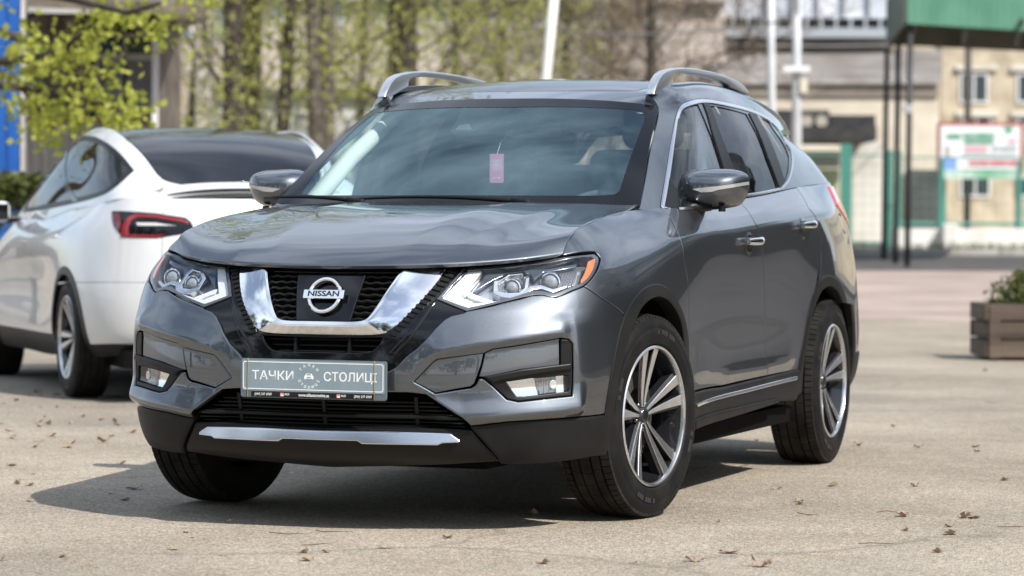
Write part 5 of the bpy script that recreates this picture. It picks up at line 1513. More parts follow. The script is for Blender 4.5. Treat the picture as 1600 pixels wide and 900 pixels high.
# headlights
housing = mat('lamp_housing', (.62, .63, .65), .16, .85)
dark_h = mat('lamp_housing_dark', (.62, .64, .67), .2, .85, coat=.6)
guide = mat('light_guide', (.86, .88, .90), .22, .1, coat=1)
_g = guide.node_tree; _b = _g.nodes.new('ShaderNodeBump'); _v = _g.nodes.new('ShaderNodeTexVoronoi'); _v.inputs['Scale'].default_value = 160
_t = _g.nodes.new('ShaderNodeTexCoord'); _g.links.new(_t.outputs['Object'], _v.inputs['Vector']); _g.links.new(_v.outputs['Distance'], _b.inputs['Height'])
_b.inputs['Strength'].default_value = .8; _b.inputs['Distance'].default_value = .003; _g.links.new(_b.outputs[0], _g.nodes['Principled BSDF'].inputs['Normal'])
_g = housing.node_tree; _b = _g.nodes.new('ShaderNodeBump'); _v = _g.nodes.new('ShaderNodeTexWave'); _v.inputs['Scale'].default_value = 38
_t = _g.nodes.new('ShaderNodeTexCoord'); _g.links.new(_t.outputs['Object'], _v.inputs['Vector']); _g.links.new(_v.outputs['Fac'], _b.inputs['Height'])
_b.inputs['Strength'].default_value = .7; _b.inputs['Distance'].default_value = .004; _g.links.new(_b.outputs[0], _g.nodes['Principled BSDF'].inputs['Normal'])
hl = panel('headlight', SA, HL, LENS, SUV, step=.014, off=-.002, gap=.001, round_=.006, drop=.006, depth=.0, mirror=True)
par = dict(parent=hl[0], mirror=hl[1])
panel('housing', SA, HL, dark_h, step=.02, off=-.055, depth=0, **par)
rim_in = HL+0
panel('lamp_bezel', SA, HL, mat('lamp_rim', (.16, .165, .175), .2, .7), holes=[SA.px([(690, 464), (727, 421), (768, 418.5), (820, 412), (876, 405), (926, 399.5), (932, 404), (929, 417), (920, 432), (909, 441), (893, 447), (868, 457), (846, 452.5), (830, 453), (731, 479)])],
      step=.014, off=-.006, round_=.002, drop=.001, depth=.04, **par)
drl = [(685, 465), (727, 419), (756, 417), (719, 458.5), (737, 466), (742, 469.5), (830, 455), (846, 455.5), (830, 459), (730, 483)]
panel('daytime_lamp', SA, SA.px(drl), guide, step=.010, off=-.016, round_=.004, drop=.004, depth=.03, **par)
panel('light_bar', SA, SA.px([(728, 451), (733, 450), (772, 464), (768, 469.5), (731, 458)]), guide, step=.008, off=-.022, round_=.003, drop=.003, depth=.03, **par)
panel('light_bar', SA, SA.px([(770, 452), (782, 458), (800, 460.5), (822, 457), (832, 447), (846, 445), (866, 452), (890, 444), (888, 440), (866, 446), (846, 439), (828, 441), (818, 451), (800, 454.5), (786, 453), (775, 448)]), SATCHR, step=.008, off=-.018, round_=.003, drop=.003, depth=.03, **par)
oc = [(772, 432), (793, 419), (820, 416), (828, 426), (825, 446), (815, 455), (790, 456), (771, 452)]
ic = [(779, 434), (796, 423), (817, 420.5), (822, 428), (820, 443), (812, 450), (793, 451), (778, 448)]
panel('projector_frame', SA, SA.px(oc), CHROME, holes=[SA.px(ic)], step=.008, off=-.022, round_=.002, drop=.002, depth=.03, **par)
panel('reflector', SA, SA.px(ic), housing, step=.008, off=-.042, depth=0, disp=None, **par)
panel('reflector', SA, SA.px([(838, 433), (850, 417), (880, 408), (912, 408), (905, 434), (886, 440), (862, 446), (848, 440)]), housing, step=.008, off=-.048, depth=0, **par)
panel('upper_trim', SA, SA.px([(760, 419), (828, 411.5), (908, 403.5), (905, 409), (850, 415), (836, 427), (829, 417), (794, 418), (772, 428), (757, 437), (738, 449), (752, 432)]), mat('lamp_blue', (.16, .19, .24), .2, .7), step=.008, off=-.03, round_=.002, depth=.015, **par)
panel('turn_signal', SA, SA.px([(921, 406.5), (934, 400.5), (935.5, 404), (932, 418), (923.5, 432), (911, 442), (909, 437), (918, 418)]), AMBER, step=.008, off=-.008, round_=.002, drop=.001, depth=.003, **par)
for (cx, cy, rr, nm) in ((864, 428, .031, 'projector_lens'), (803, 436, .027, 'projector_lens')):
    uv = SA.px([(cx, cy)])[0]
    fr = frame_on(SA, *uv, -.045)
    d = (Vector(CAM)-fr.translation)
    ax = (Vector((0.12, -1, .02))).normalized(); x = Vector((0, 0, 1)).cross(ax).normalized(); y = ax.cross(x); p = fr.translation
    M = Matrix(((x.x, y.x, ax.x, p.x), (x.y, y.y, ax.y, p.y), (x.z, y.z, ax.z, p.z), (0, 0, 0, 1)))
    ml = MB(); ml.lathe([(.0001, .030), (rr*.35, .029), (rr*.65, .025), (rr*.88, .016), (rr*.92, .01)], 32, M)
    mr_ = MB(); mr_.lathe([(rr*.92, -.005), (rr*.92, .018), (rr*1.02, .022), (rr*1.14, .02), (rr*1.2, .008), (rr*1.2, -.005)], 32, M)
    for s_ in (0, 1):
        for q_, nm2, m2 in ((ml, 'projector_lens', mat('projector_glass', (.35, .37, .40), .03, .35, coat=1)), (mr_, 'projector_ring', CHROME)):
            o = q_.build(nm2, m2, hl[s_], smooth=True, angle=.8)
            if s_: o.data.transform(Matrix.Diagonal((-1, 1, 1, 1))); o.data.flip_normals()

# number plate
plate_m = noisy(mat('plate_grey', (.22, .29, .33), .35, coat=.3), (.19, .25, .285), (.22, .285, .32), 12)
PL = Matrix.Translation((.003, -1.002, .5215)) @ Matrix.Rotation(R(90), 4, 'X') @ Matrix.Rotation(R(-.2), 4, 'Z')
def plate_part(mb, name, m, parent, **k):
    o = mb.build(name, m, parent, **k); o.data.transform(PL); return o
def rrect(w, h, r_, n=5):
    return [(sx*(w/2-r_)+r_*math.cos(a), sy*(h/2-r_)+r_*math.sin(a)) for sx, sy, a0 in ((1, 1, 0), (-1, 1, 90), (-1, -1, 180), (1, -1, 270)) for a in [R(a0+90*k/n) for k in range(n+1)]]
mb = MB(); mb.prism(rrect(.532, .132, .009), .010); LP = plate_part(mb, 'license_plate', mat('plate_frame', (.10, .13, .15), .4), SUV, bevel=.002)
mb = MB(); mb.prism(rrect(.520, .104, .007), .0015, Matrix.Translation((0, .0095, .010))); plate_part(mb, 'plate_face', plate_m, LP)
mb = MB(); mb.prism([(-.225, -.062), (.225, -.062), (.225, -.0455), (-.225, -.0455)], .001, Matrix.Translation((0, 0, .0102))); plate_part(mb, 'dealer_strip', GLOSSB, LP)
# white border line as a closed band
o1, o2 = rrect(.512, .094, .008), rrect(.506, .088, .006); nb_ = len(o1)
mesh_obj('border_line', [PL @ Vector((p[0], p[1]+.0098, .0122)) for p in o1+o2], [(k, (k+1) % nb_, nb_+(k+1) % nb_, nb_+k) for k in range(nb_)], WHITE, LP)
def ptxt(s, size, x, y, z=.0118, rot=0, bold=.0, sx=1.0, m=WHITE, name='plate_lettering', align='CENTER'):
    return text_obj(name, s, size, m, PL @ Matrix.Translation((x, y, z)) @ Matrix.Rotation(rot, 4, 'Z'), LP, .0003, align, bold, sx)
ptxt('ТАЧКИ', .0415, -.146, .0085, bold=.0003, sx=1.10)
ptxt('СТОЛИЦІ', .0415, .136, .0085, bold=.0003, sx=.985)
for k, ch in enumerate('ТАЧКИ'):
    a = R(90+52-k*26); ptxt(ch, .0125, -.014+.0375*math.cos(a), .009+.0375*math.sin(a), rot=a-math.pi/2, bold=.0002)
for k, ch in enumerate('СТОЛИЦІ'):
    a = R(270-66+k*22); ptxt(ch, .0125, -.014+.0375*math.cos(a), .009+.0375*math.sin(a), rot=a+math.pi/2, bold=.0002)
car_i = [(-.017, -.004), (-.0165, .003), (-.013, .005), (-.010, .011), (.010, .011), (.013, .005), (.0165, .003), (.017, -.004), (.016, -.008), (.011, -.008), (.011, -.006), (-.011, -.006), (-.011, -.008), (-.016, -.008)]
mb = MB(); mb.prism([(p[0], p[1]+.008) for p in car_i], .0006, Matrix.Translation((-.014, 0, .0115))); plate_part(mb, 'car_icon', WHITE, LP)
mb = MB(); mb.prism([(-.0085, .0135), (-.007, .0175), (.007, .0175), (.0085, .0135)], .0004, Matrix.Translation((-.014, 0, .0119)))
mb.prism([(-.008, .0045), (.008, .0045), (.006, .0085), (-.006, .0085)], .0004, Matrix.Translation((-.014, 0, .0119))); plate_part(mb, 'icon_cutout', plate_m, LP)
ptxt('(044) 247 6969', .0125, -.182, -.0537, .0113, sx=.82); ptxt('(044) 247 6969', .0125, .182, -.0537, .0113, sx=.82)
ptxt('www.aldautomotive.ua', .0150, .004, -.0537, .0113, sx=.80, bold=.0002)
for x in (-.098, .108):
    mb = MB(); mb.prism(rrect(.013, .012, .001), .0003, Matrix.Translation((x-.014, -.0537, .0113))); plate_part(mb, 'dealer_logo', mat('logo_red', (.65, .25, .25), .5), LP)
    mb = MB(); mb.prism([(x-.019, -.054), (x-.009, -.054), (x-.009, -.058), (x-.019, -.058)], .0003, Matrix.Translation((0, 0, .0117))); plate_part(mb, 'logo_bar', WHITE, LP)
    ptxt('ALD', .0095, x+.004, -.0525, .0113, bold=.0002)
for x in (-.236, .226):
    mb = MB(); mb.tube([PL @ Vector(p) for p in ((x-.004, .064, .008), (x-.002, .0665, .013), (x, .06, .0145), (x-.001, 0, .0145), (x-.002, -.062, .014), (x-.002, -.066, .008))], .0011, 6)
    mb.build('plate_tie', mat('brass_wire', (.55, .42, .12), .35, .6), LP, smooth=True)
# ------------------------------------------------------------------ grey SUV: wheels, mirrors, handles, cabin
RUBBER = noisy(mat('tyre_rubber', (.012, .012, .012), .65, spec=.2), (.007, .007, .0075), (.020, .019, .018), 9, lo=.45, hi=.8)
TREAD = noisy(mat('tyre_tread', (.02, .02, .02), .85, spec=.2), (.010, .0095, .009), (.028, .026, .022), 14, lo=.35, hi=.7)
RIMS = noisy(mat('rim_machined', (.62, .63, .65), .24, .9), (.58, .59, .61), (.70, .71, .73), 20)
RIMB = mat('rim_black', (.012, .012, .014), .22, coat=.7)
DISC = mat('brake_disc', (.35, .33, .31), .4, .8)

def build_wheel(M, parent, detail=True):
    """local Z points outwards from the car"""
    W = bpy.data.objects.new('wheel', None); col.objects.link(W); W.empty_display_size = .1
    W.parent = parent; W.matrix_local = M
    # tyre carcass and sidewall
    mb = MB()
    prof = [(.232, -.095), (.262, -.108), (.30, -.112), (.335, -.106), (.352, -.094), (.352, .094), (.335, .106), (.318, .1105), (.314, .1095), (.310, .112), (.290, .1135), (.276, .1125), (.271, .1105), (.265, .1115), (.259, .108), (.254, .098), (.246, .09)]
    mb.lathe(prof, 72)
    mb.build('tyre', RUBBER, W, smooth=True, angle=.7)
    # tread blocks: ribs with cross cuts
    mb = MB(); n = 84
    for (a0, a1, sk, ph) in ((-.097, -.066, .0, 0), (-.058, -.027, .25, .3), (-.020, .020, 0, .6), (.027, .058, -.25, .1), (.066, .097, .0, .5)):
        edge = abs(a0+a1) > .1
        for k in range(n):
            if not edge and k % 3 == 2: pass
            t0 = 2*math.pi*(k+ph)/n; w_ = 2*math.pi/n*(.86 if edge else (.93 if k % 2 else .99))
            V = []
            for a in (a0, a1):
                for t in (t0+sk*(a-a0)*3, t0+w_+sk*(a-a0)*3):
                    drop_ = .006 if (abs(a) > .09) else 0
                    for r_ in (.345-drop_, .3645-drop_-.000):
                        V.append((r_*math.cos(t), r_*math.sin(t), a))
            mb.add(V, [(0, 1, 3, 2), (4, 6, 7, 5), (0, 4, 5, 1), (2, 3, 7, 6), (1, 5, 7, 3)])
    mb.build('tread', TREAD, W)
    # raised marks on the sidewall
    mb = MB()
    for a0, k_n, w_ in ((R(60), 9, .011), (R(240), 9, .011), (R(150), 5, .016), (R(330), 5, .016)):
        for k in range(k_n):
            if k % 4 == 3: continue
            t = a0+k*.052; mb.box((.302*math.cos(t), .302*math.sin(t), .1128), (.017, w_, .0022), rz=t)
    mb.build('sidewall_lettering', mat('tyre_marks', (.028, .028, .028), .5), W)
    if not detail: return W
    # barrel and lip
    mb = MB()
    mb.lathe([(.243, .106), (.2385, .110), (.233, .1085), (.2305, .104), (.230, .09)], 72)
    mb.build('rim', RIMS, W, smooth=True, angle=.6)
    mb = MB(); mb.lathe([(.214, -.09), (.208, -.02), (.215, .03), (.222, .06), (.2295, .092), (.230, .094)], 72); mb.build('rim_barrel', RIMB, W, smooth=True)
    mb = MB(); mb.lathe([(.0, -.03), (.22, -.03)], 48); mb.build('wheel_back', DARK, W)
    mb = MB(); mb.lathe([(.07, .018), (.155, .018), (.157, .014), (.157, .0), (.155, -.004)], 48); mb.build('brake_disc', DISC, W, smooth=True, angle=.5)
    mb = MB()
    for k in range(12):
        t = R(100+k*7); mb.box((.135*math.cos(t), .135*math.sin(t), .018), (.06, .018, .05), rz=t)
    mb.build('brake_caliper', mat('caliper', (.10, .095, .09), .5, .5), W)
    # five pairs of machined blades over black webs
    def zf(r_): return .062+.036*(max(0, r_-.04)/.19)**1.3       # the face dishes towards the hub
    for k in range(5):
        t0 = R(90+72*k)
        for s_ in (-1, 1):
            A = (.030, s_*.008); B = (.2300, s_*.040)
            def blade(wi, wo, zo, h, nm, m_, bev):
                mb = MB(); V = []
                ns = 7
                for q in range(ns):
                    t = q/(ns-1); r_ = A[0]+(B[0]-A[0])*t; y = A[1]+(B[1]-A[1])*(t**1.15); w_ = wi+(wo-wi)*t
                    for yy in (y-w_/2, y+w_/2):
                        for zz in (zf(r_)+zo, zf(r_)+zo-h):
                            V.append((r_*math.cos(t0)-yy*math.sin(t0), r_*math.sin(t0)+yy*math.cos(t0), zz))
                Fc = []
                for q in range(ns-1):
                    b = 4*q; Fc += [(b, b+4, b+6, b+2), (b+1, b+3, b+7, b+5), (b, b+1, b+5, b+4), (b+2, b+6, b+7, b+3)]
                Fc += [(0, 2, 3, 1), (4*ns-4, 4*ns-3, 4*ns-1, 4*ns-2)]
                mb.add(V, Fc); return mb.build(nm, m_, W, bevel=bev, bseg=1)
            sp = blade(.009, .037, .001, .008, 'spoke', RIMS, .0012)
            A = (.030, s_*.013); B = (.2285, s_*.047)
            blade(.014, .046, -.007, .036, 'spoke_web', RIMB, .002)
        # black pocket floor between a pair
    mb = MB(); mb.lathe([(.0001, .070), (.026, .070), (.030, .066), (.034, .056), (.05, .045), (.062, .02)], 40)
    mb.build('hub', RIMB, W, smooth=True, angle=.5)
    mb = MB(); mb.lathe([(.0001, .0715), (.017, .0715), (.020, .069), (.0205, .064)], 32); mb.build('hub_cap', GLOSSB, W, smooth=True, angle=.5)
    mb = MB()
    for k in range(5):
        t = R(54+72*k); M2 = Matrix.Translation((.047*math.cos(t), .047*math.sin(t), .045)); mb.lathe([(.0001, .018), (.008, .017), (.0095, .0)], 12, M2)
    mb.build('wheel_nut', RIMB, W, smooth=True)
    for c_ in W.children:
        if c_.name.split('.')[0] in ('rim', 'rim_barrel', 'spoke', 'spoke_web', 'wheel_back'): c_.data.transform(Matrix.Diagonal((1.04, 1.04, 1, 1)))
    return W

def wheel_M(x, y, steer, side, spin):
    # local Z -> outward (+x for the left side)
    Rz = Matrix.Rotation(-steer, 4, 'Z')
    B = Matrix(((0, 0, 1, 0), (1, 0, 0, 0), (0, 1, 0, 0), (0, 0, 0, 1)))        # local x->y, y->z, z->x
    if side < 0: B = Matrix.Rotation(math.pi, 4, 'Z') @ B
    return Matrix.Translation((x, y, .365)) @ Rz @ B @ Matrix.Rotation(spin, 4, 'Z')
ST = R(9.5)
for (x, y, st, sd, sp) in ((.797, -.005, ST, 1, R(3)), (.797, 2.703, 0, 1, R(-4)), (-.797, -.005, ST, -1, 0), (-.797, 2.703, 0, -1, R(20))):
    build_wheel(wheel_M(x, y, st, sd, sp), SUV, True)

# wheel housings and floor
for sx in (1, -1):
    for (cy, cz) in ((-.06, .375), (2.66, .375)):
        V = []; n = 24
        for k in range(n+1):
            t = R(8+160*k/n)
            for x in (.56, .885): V.append((sx*x, cy+.445*math.cos(t)*1.03, cz+.435*math.sin(t)))
        Fc = [(2*k, 2*k+2, 2*k+3, 2*k+1) for k in range(n)]
        b = len(V); V += [V[2*k] for k in range(n+1)]
        Fc.append(tuple(b+k for k in range(n+1)))
        mesh_obj('arch_liner', V, Fc, DARK, SUV)
mb = MB(); mb.box((0, 1.45, .265), (1.06, 3.7, .09)); mb.box((0, 1.35, .25), (1.68, 1.65, .07)); mb.build('underbody', DARK, SUV)
mb = MB(); mb.tube([(-.75, 0, .33), (.75, 0, .33)], .04); mb.box((0, -.42, .235), (1.0, .5, .05)); mb.build('subframe', DARK, SUV)

# inner skin
def inner(S, uvq, holes, off, m, name):
    panel(name, S, uvq, m, SUV, holes=holes, step=.06, off=off, depth=0, mirror=True)
ui0 = SA.side([(.44, .7)])[0][0]
inner(SA, np.array([(ui0, SA.v[1]), (SA.u[-1], SA.v[1]), (SA.u[-1], SA.v[-1]), (ui0, SA.v[-1])]), [np.concatenate([RA_MID, ])], -.03, DARK, 'door_card')

# side mirrors: dome shell traced in outline, with real depth
mo_px = [(940+a/2.726, 90+b/2.726) for a, b in ((330, 612), (322, 575), (324, 535), (343, 497), (385, 478), (430, 472), (500, 473), (565, 478), (608, 492), (624, 512), (626, 540), (618, 575), (603, 606), (578, 630), (520, 642), (430, 650), (370, 640))]
def unp_y(p, y):
    d = cam_ray(*p); t = (y-CAM[1])/d[1]; return CAM+t*d
MO = np.array([unp_y(p, .745) for p in curve(mo_px, True, n=3)])
mc = MO.mean(0)
def dome(sx, zlo, zhi, keep):
    n = len(MO); V = []; Fc = []
    rs = [1.0, .985, .95, .88, .76, .58, .36, .15]
    for r_ in rs:
        for p in MO:
            q = mc+(p-mc)*r_
            V.append((sx*q[0], .77-.125*(1-r_**3.2)**.75-.02*(1-abs(q[0]-.82)/.3), q[2]))
    V.append((sx*mc[0], .77-.125-.015, mc[2]))
    for i in range(len(rs)-1):
        for k in range(n):
            k2 = (k+1) % n; Fc.append((i*n+k, i*n+k2, (i+1)*n+k2, (i+1)*n+k))
    b = (len(rs)-1)*n
    for k in range(n): Fc.append((b+k, b+(k+1) % n, len(V)-1))
    if sx < 0: Fc = [tuple(reversed(f)) for f in Fc]
    VA = np.array(V)
    out = [f for f in Fc if keep(VA[list(f)].mean(0))]
    return V, out, Fc
def recalc(o, smooth=True):
    bm = bmesh.new(); bm.from_mesh(o.data)
    bmesh.ops.delete(bm, geom=[v for v in bm.verts if not v.link_faces], context='VERTS')
    bmesh.ops.recalc_face_normals(bm, faces=bm.faces)
    for f in bm.faces: f.smooth = smooth
    bm.to_mesh(o.data); bm.free(); return o
MIRR = []
for sx in (1, -1):
    zc = MO[:, 2].min()+.022
    V, Fc, allF = dome(sx, 0, 0, lambda c: c[2] > zc-.008*(1-abs(abs(c[0])-.81)/.25))
    sm_ = recalc(mesh_obj('side_mirror', V, Fc, PAINT, SUV)); MIRR.append(sm_)
    V, Fc, _ = dome(sx, 0, 0, lambda c: c[2] <= zc-.008*(1-abs(abs(c[0])-.81)/.25))
    recalc(mesh_obj('lower_shell', V, Fc, GLOSSB, sm_))
    mesh_obj('mirror_glass', [(sx*p[0], .767, p[2]) for p in MO], [tuple(range(len(MO)))], CHROME, sm_)
    mb = MB(); mb.tube([(sx*.79, .62, 1.105), (sx*.84, .66, 1.115), (sx*.90, .70, 1.122)], [.03, .024, .02], 10); mb.build('mirror_arm', SATINB, sm_, smooth=True)
    mb = MB(); mb.tube([(sx*.945, .70, 1.118), (sx*.945, .70, 1.10)], .014, 12); mb.build('camera_pod', SATINB, sm_, smooth=True, angle=.8)
    if sx > 0:
        bv_ = BVHTree.FromPolygons([tuple(v) for v in V], allF)
        sp_ = [(940+a/2.726, 90+b/2.726) for a, b in ((388, 560), (440, 553), (500, 547), (560, 538), (624, 528), (625, 541), (560, 552), (500, 562), (470, 571), (425, 573))]
    sig = []
    for p in resample(np.array(sp_), 3.0):
        h = bv_.ray_cast(Vector(CAM), Vector(cam_ray(*p)))
        if h[0]: sig.append(h[0]+h[1]*(.004 if h[1].dot(Vector(cam_ray(*p))) < 0 else -.004))
    ms_ = sum(sig, Vector())/len(sig)
    m_ = len(sig)//2
    Fs = [(k, k+1, len(sig)-2-k, len(sig)-1-k) for k in range(m_-1)]
    recalc(mesh_obj('signal_strip', [(sx*v.x, v.y, v.z) for v in sig], Fs, mat('signal_clear', (.55, .56, .57), .15, .5, coat=1), sm_))
# mirror base triangle
panel('mirror_sail', SG, SG.px([(1037.5, 324), (1046, 279), (1059, 300), (1063, 331)]), SATINB, SUV, step=.02, off=.006, depth=.02, mirror=True)

# door handles
for k, (c, par) in enumerate((((1171.5, 378), DF), ((1256, 353), DR))):
    u0, v0 = SA.px([c])[0]
    el = np.array([(u0-.01+.062*math.cos(t), v0-.005+.048*math.sin(t)) for t in np.linspace(0, 2*math.pi, 26)[:-1]])
    cen = np.array([u0-.01, v0-.005])
    panel('handle_cup', SA, el, PAINT, par[0], step=.008, off=.0015, round_=.002, drop=.0005, depth=.002, mirror=par[1],
          disp=lambda u, v, c_=cen: -.0 + .0*u)
    panel('handle_shade', SA, cen+(el-cen)*.86, mat('cup_shade', (.05, .052, .056), .15, .6, coat=1), par[0], step=.008, off=.003, round_=.002, drop=.001, depth=.002, mirror=par[1])  # dark oval laid over the cup, painted as its shade
    for s_ in (0, 1):
        sx = 1-2*s_
        F_ = frame_on(SA, u0, v0, .0)
        mb = MB(); V = []; n = 9
        for q in range(n):
            t = q/(n-1); y = -.095+.19*t; o_ = .016+.030*math.sin(math.pi*min(max((t+.02)/1.04, 0), 1))**.6; hw = .016*(1-.25*abs(2*t-1)**3)
            for a in range(10):
                th = 2*math.pi*a/10
                V.append(F_ @ Vector((y, .001*t*6+hw*math.sin(th), o_+.009*math.cos(th))))
        Fc = [(q*10+a, q*10+(a+1) % 10, (q+1)*10+(a+1) % 10, (q+1)*10+a) for q in range(n-1) for a in range(10)]+[tuple(range(10)), tuple((n-1)*10+a for a in range(10))]
        mb.add([(sx*v.x, v.y, v.z) for v in V], Fc); mb.build('door_handle', CHROME, par[s_], smooth=True, angle=1.0)

# tail lamps
tl = panel('tail_light', SA, SA.side([(3.02, 1.14), (3.1, 1.235), (3.30, 1.24), (3.42, 1.20), (3.46, 1.10), (3.44, 1.04), (3.32, 1.05), (3.15, 1.10)]), REDL, SUV, step=.02, off=.008, round_=.01, drop=.008, depth=.03, mirror=True)
# spoiler and tailgate glass
V = []; Fc = []
for i, x in enumerate(np.linspace(-.46, .46, 13)):
    c = (1-(x/.6)**2)
    V += [(x, 3.36, 1.505+.05*c), (x, 3.62, 1.50+.035*c), (x, 3.63, 1.47+.035*c), (x, 3.40, 1.45+.04*c)]
for i in range(12):
    for k in range(4): Fc.append((4*i+k, 4*i+4+k, 4*i+4+(k+1) % 4, 4*i+(k+1) % 4))
Fc += [(0, 1, 2, 3), (51, 50, 49, 48)]
recalc(mesh_obj('spoiler', V, Fc, PAINT, SUV), False)
mesh_obj('tailgate_window', [(-.60, 3.66, 1.20), (.60, 3.66, 1.20), (.48, 3.48, 1.48), (-.48, 3.48, 1.48)], [(0, 1, 2, 3)], GLASS_T, SUV)

# wipers
for (xa, xb, ya) in ((.32, -.32, .0), (-.30, -.74, .0)):
    mb = MB(); pts = []
    for t in np.linspace(0, 1, 9):
        x = xa+(xb-xa)*t; vv = SW.v[0]+.012+.045*t*(1-t)*2+.02*t
        uv = SW.top([(x, .25)])[0]; P = SW.pts([x*.98], [vv])[0]; pts.append(P+np.array([0, -.035, .004]))
    mb.tube(pts, [.010-.005*t for t in np.linspace(0, 1, 9)], 6); mb.tube([pts[0]+np.array([.02, -.05, -.03]), pts[0], pts[0]+np.array([-.06, 0, .006])], .014, 8)
    mb.build('wiper', SATINB, SUV, smooth=True)

# cabin
CAB = mat('cabin_dark', (.17, .185, .19), .7)
TRIM = mat('cabin_trim', (.72, .73, .70), .8)
SEAT = noisy(mat('seat_leather', (.03, .03, .032), .5), (.12, .13, .135), (.16, .17, .175), 8)
def cushion(c, d, bev, name, parent, m=SEAT, rx=0):
    mb = MB(); mb.box((0, 0, 0), d); o = mb.build(name, m, parent, bevel=bev, bseg=4, smooth=True)
    o.matrix_local = Matrix.Translation(c) @ Matrix.Rotation(rx, 4, 'X'); return o
for sx in (.37, -.37):
    s_ = cushion((sx, 1.25, .66), (.50, .52, .16), .06, 'seat', SUV)
    cushion((0, .30, .38), (.50, .14, .66), .06, 'seat_back', s_, rx=R(-16))
    cushion((0, .45, .80), (.26, .11, .19), .05, 'headrest', s_, rx=R(-10))
rs = cushion((0, 2.15, .66), (1.25, .5, .16), .06, 'rear_seat', SUV)
cushion((0, .32, .36), (1.25, .14, .62), .06, 'seat_back', rs, rx=R(-18))
for x in (-.4, .4): cushion((x, .45, .74), (.26, .1, .16), .04, 'headrest', rs)
mb = MB()
V = []
for x in np.linspace(-.74, .74, 17):
    yb = .24+.17*(abs(x)/.725)**2
    V += [(x, yb-.03, 1.08), (x, yb+.28, 1.085), (x, yb+.45, 1.06), (x, yb+.52, .98), (x, yb+.40, .80)]
mb.add(V, [(5*i+k, 5*i+5+k, 5*i+6+k, 5*i+1+k) for i in range(16) for k in range(4)])
mb.build('dashboard', CAB, SUV, smooth=True, angle=.7)
M = Matrix.Translation((.37, .93, 1.0)) @ Matrix.Rotation(R(68), 4, 'X')
mb = MB(); mb.lathe([(.185+.016*math.cos(t), .016*math.sin(t)) for t in np.linspace(0, 2*math.pi, 11)[:-1]], 40, M, closed=True)
mb.tube([M @ Vector((-.18, 0, 0)), M @ Vector((0, -.02, -.03)), M @ Vector((.18, 0, 0))], .018); mb.tube([M @ Vector((0, -.18, 0)), M @ Vector((0, 0, -.03)), M @ Vector((0, 0, -.3))], .03)
mb.build('steering_wheel', SEAT, SUV, smooth=True)
# headliner, pillar trims
V = []
for i, y in enumerate(np.linspace(.98, 3.3, 14)):
    for x in np.linspace(-.55, .55, 9):
        uv = SR.top([(float(x), float(y))])[0]; V.append(SR.pts([uv[0]], [uv[1]])[0]+np.array([0, .01, -.035]))
mesh_obj('headliner', V, [(9*i+k, 9*i+k+1, 9*i+10+k, 9*i+9+k) for i in range(13) for k in range(8)], TRIM, SUV, True)
for sx in (1, -1):
    mb = MB(); mb.tube([(sx*.690, .50, 1.09), (sx*.622, .80, 1.31), (sx*.555, 1.07, 1.47)], [.04, .036, .03], 10); mb.build('pillar_lining', TRIM, SUV, smooth=True)
    mb = MB(); mb.tube([(sx*.79, 1.62, 1.10), (sx*.72, 1.60, 1.35), (sx*.63, 1.55, 1.56)], [.05, .04, .035], 10); mb.build('pillar_lining', CAB, SUV, smooth=True)
    mb = MB(); mb.tube([(sx*.78, 2.42, 1.15), (sx*.70, 2.36, 1.38), (sx*.62, 2.28, 1.54)], [.05, .04, .035], 10); mb.build('pillar_lining', CAB, SUV, smooth=True)
# sensor housing behind the glass and inner mirror
mb = MB(); q = [unp_y(p, .93) for p in ((703, 205), (716, 184), (722, 166), (790, 166), (772, 188), (752, 200), (738, 205))]
n = len(q); V = [tuple(p) for p in q]+[(p[0], p[1]+.06, p[2]-.015) for p in q]
mb.add(V, [tuple(range(n)), tuple(reversed(range(n, 2*n)))]+[(k, (k+1) % n, n+(k+1) % n, n+k) for k in range(n)])
mb.build('sensor_housing', CAB, SUV)
mb = MB(); q = [unp_y(p, .928) for p in ((711, 202.5), (718, 195), (734, 193.5), (737, 202.5))]; mb.add([tuple(p) for p in q], [(0, 1, 2, 3)]); mb.build('sensor_window', mat('sensor_light', (.5, .55, .58), .2), SUV)
mb = MB(); mb.prism(rrect(.235, .068, .025), .03, Matrix.Translation((.06, 1.08, 1.43)) @ Matrix.Rotation(R(90), 4, 'X')); mb.build('inner_mirror', CAB, SUV, bevel=.008)
# scented card hanging from the inner mirror
FR = thing('air_freshener', 'pink patterned card hanging inside the windshield of the grey SUV', 'air freshener')
pink = mat('card_pink', (.78, .25, .50), .5)
q = [unp_y(p, .86) for p in ((764.5, 240.5), (788, 240.5), (787.5, 285.5), (764.8, 285.8))]
c0 = sum(q)/4; ex = (q[1]-q[0]); ez = (q[0]-q[3])
FR.location = Vector(c0)
wd, ht = np.linalg.norm(ex), np.linalg.norm(ez)
CM = Matrix.Rotation(R(-12), 4, 'Z') @ Matrix.Rotation(R(90), 4, 'X')
mb = MB(); mb.prism(rrect(wd, ht, .004), .002); o = mb.build('card', pink, FR); o.data.transform(CM)
mb = MB()
for i in range(7):
    for j in range(8):
        x = (i-3+.5*(j % 2))*.0068; y = (j-3.5)*.0058+.012
        r_ = .0026*(1-.10*abs(i-3))*(1-.07*abs(j-3.5))
        mb.prism([(x+r_*math.cos(R(60*k)), y+r_*math.sin(R(60*k))) for k in range(6)], .0004, Matrix.Translation((0, 0, .0022)))
o = mb.build('dot_pattern', WHITE, FR); o.data.transform(CM)
o = text_obj('card_lettering', 'Aromatic', .010, WHITE, CM @ Matrix.Translation((0, -.038, .0025)), FR, .0002, bold=.0003)
mb = MB(); mb.tube([(0, 0, ht/2-.004), (.003, .04, ht/2+.05), (.0, .16, ht/2+.095)], .0008, 5); mb.build('cord', WHITE, FR)
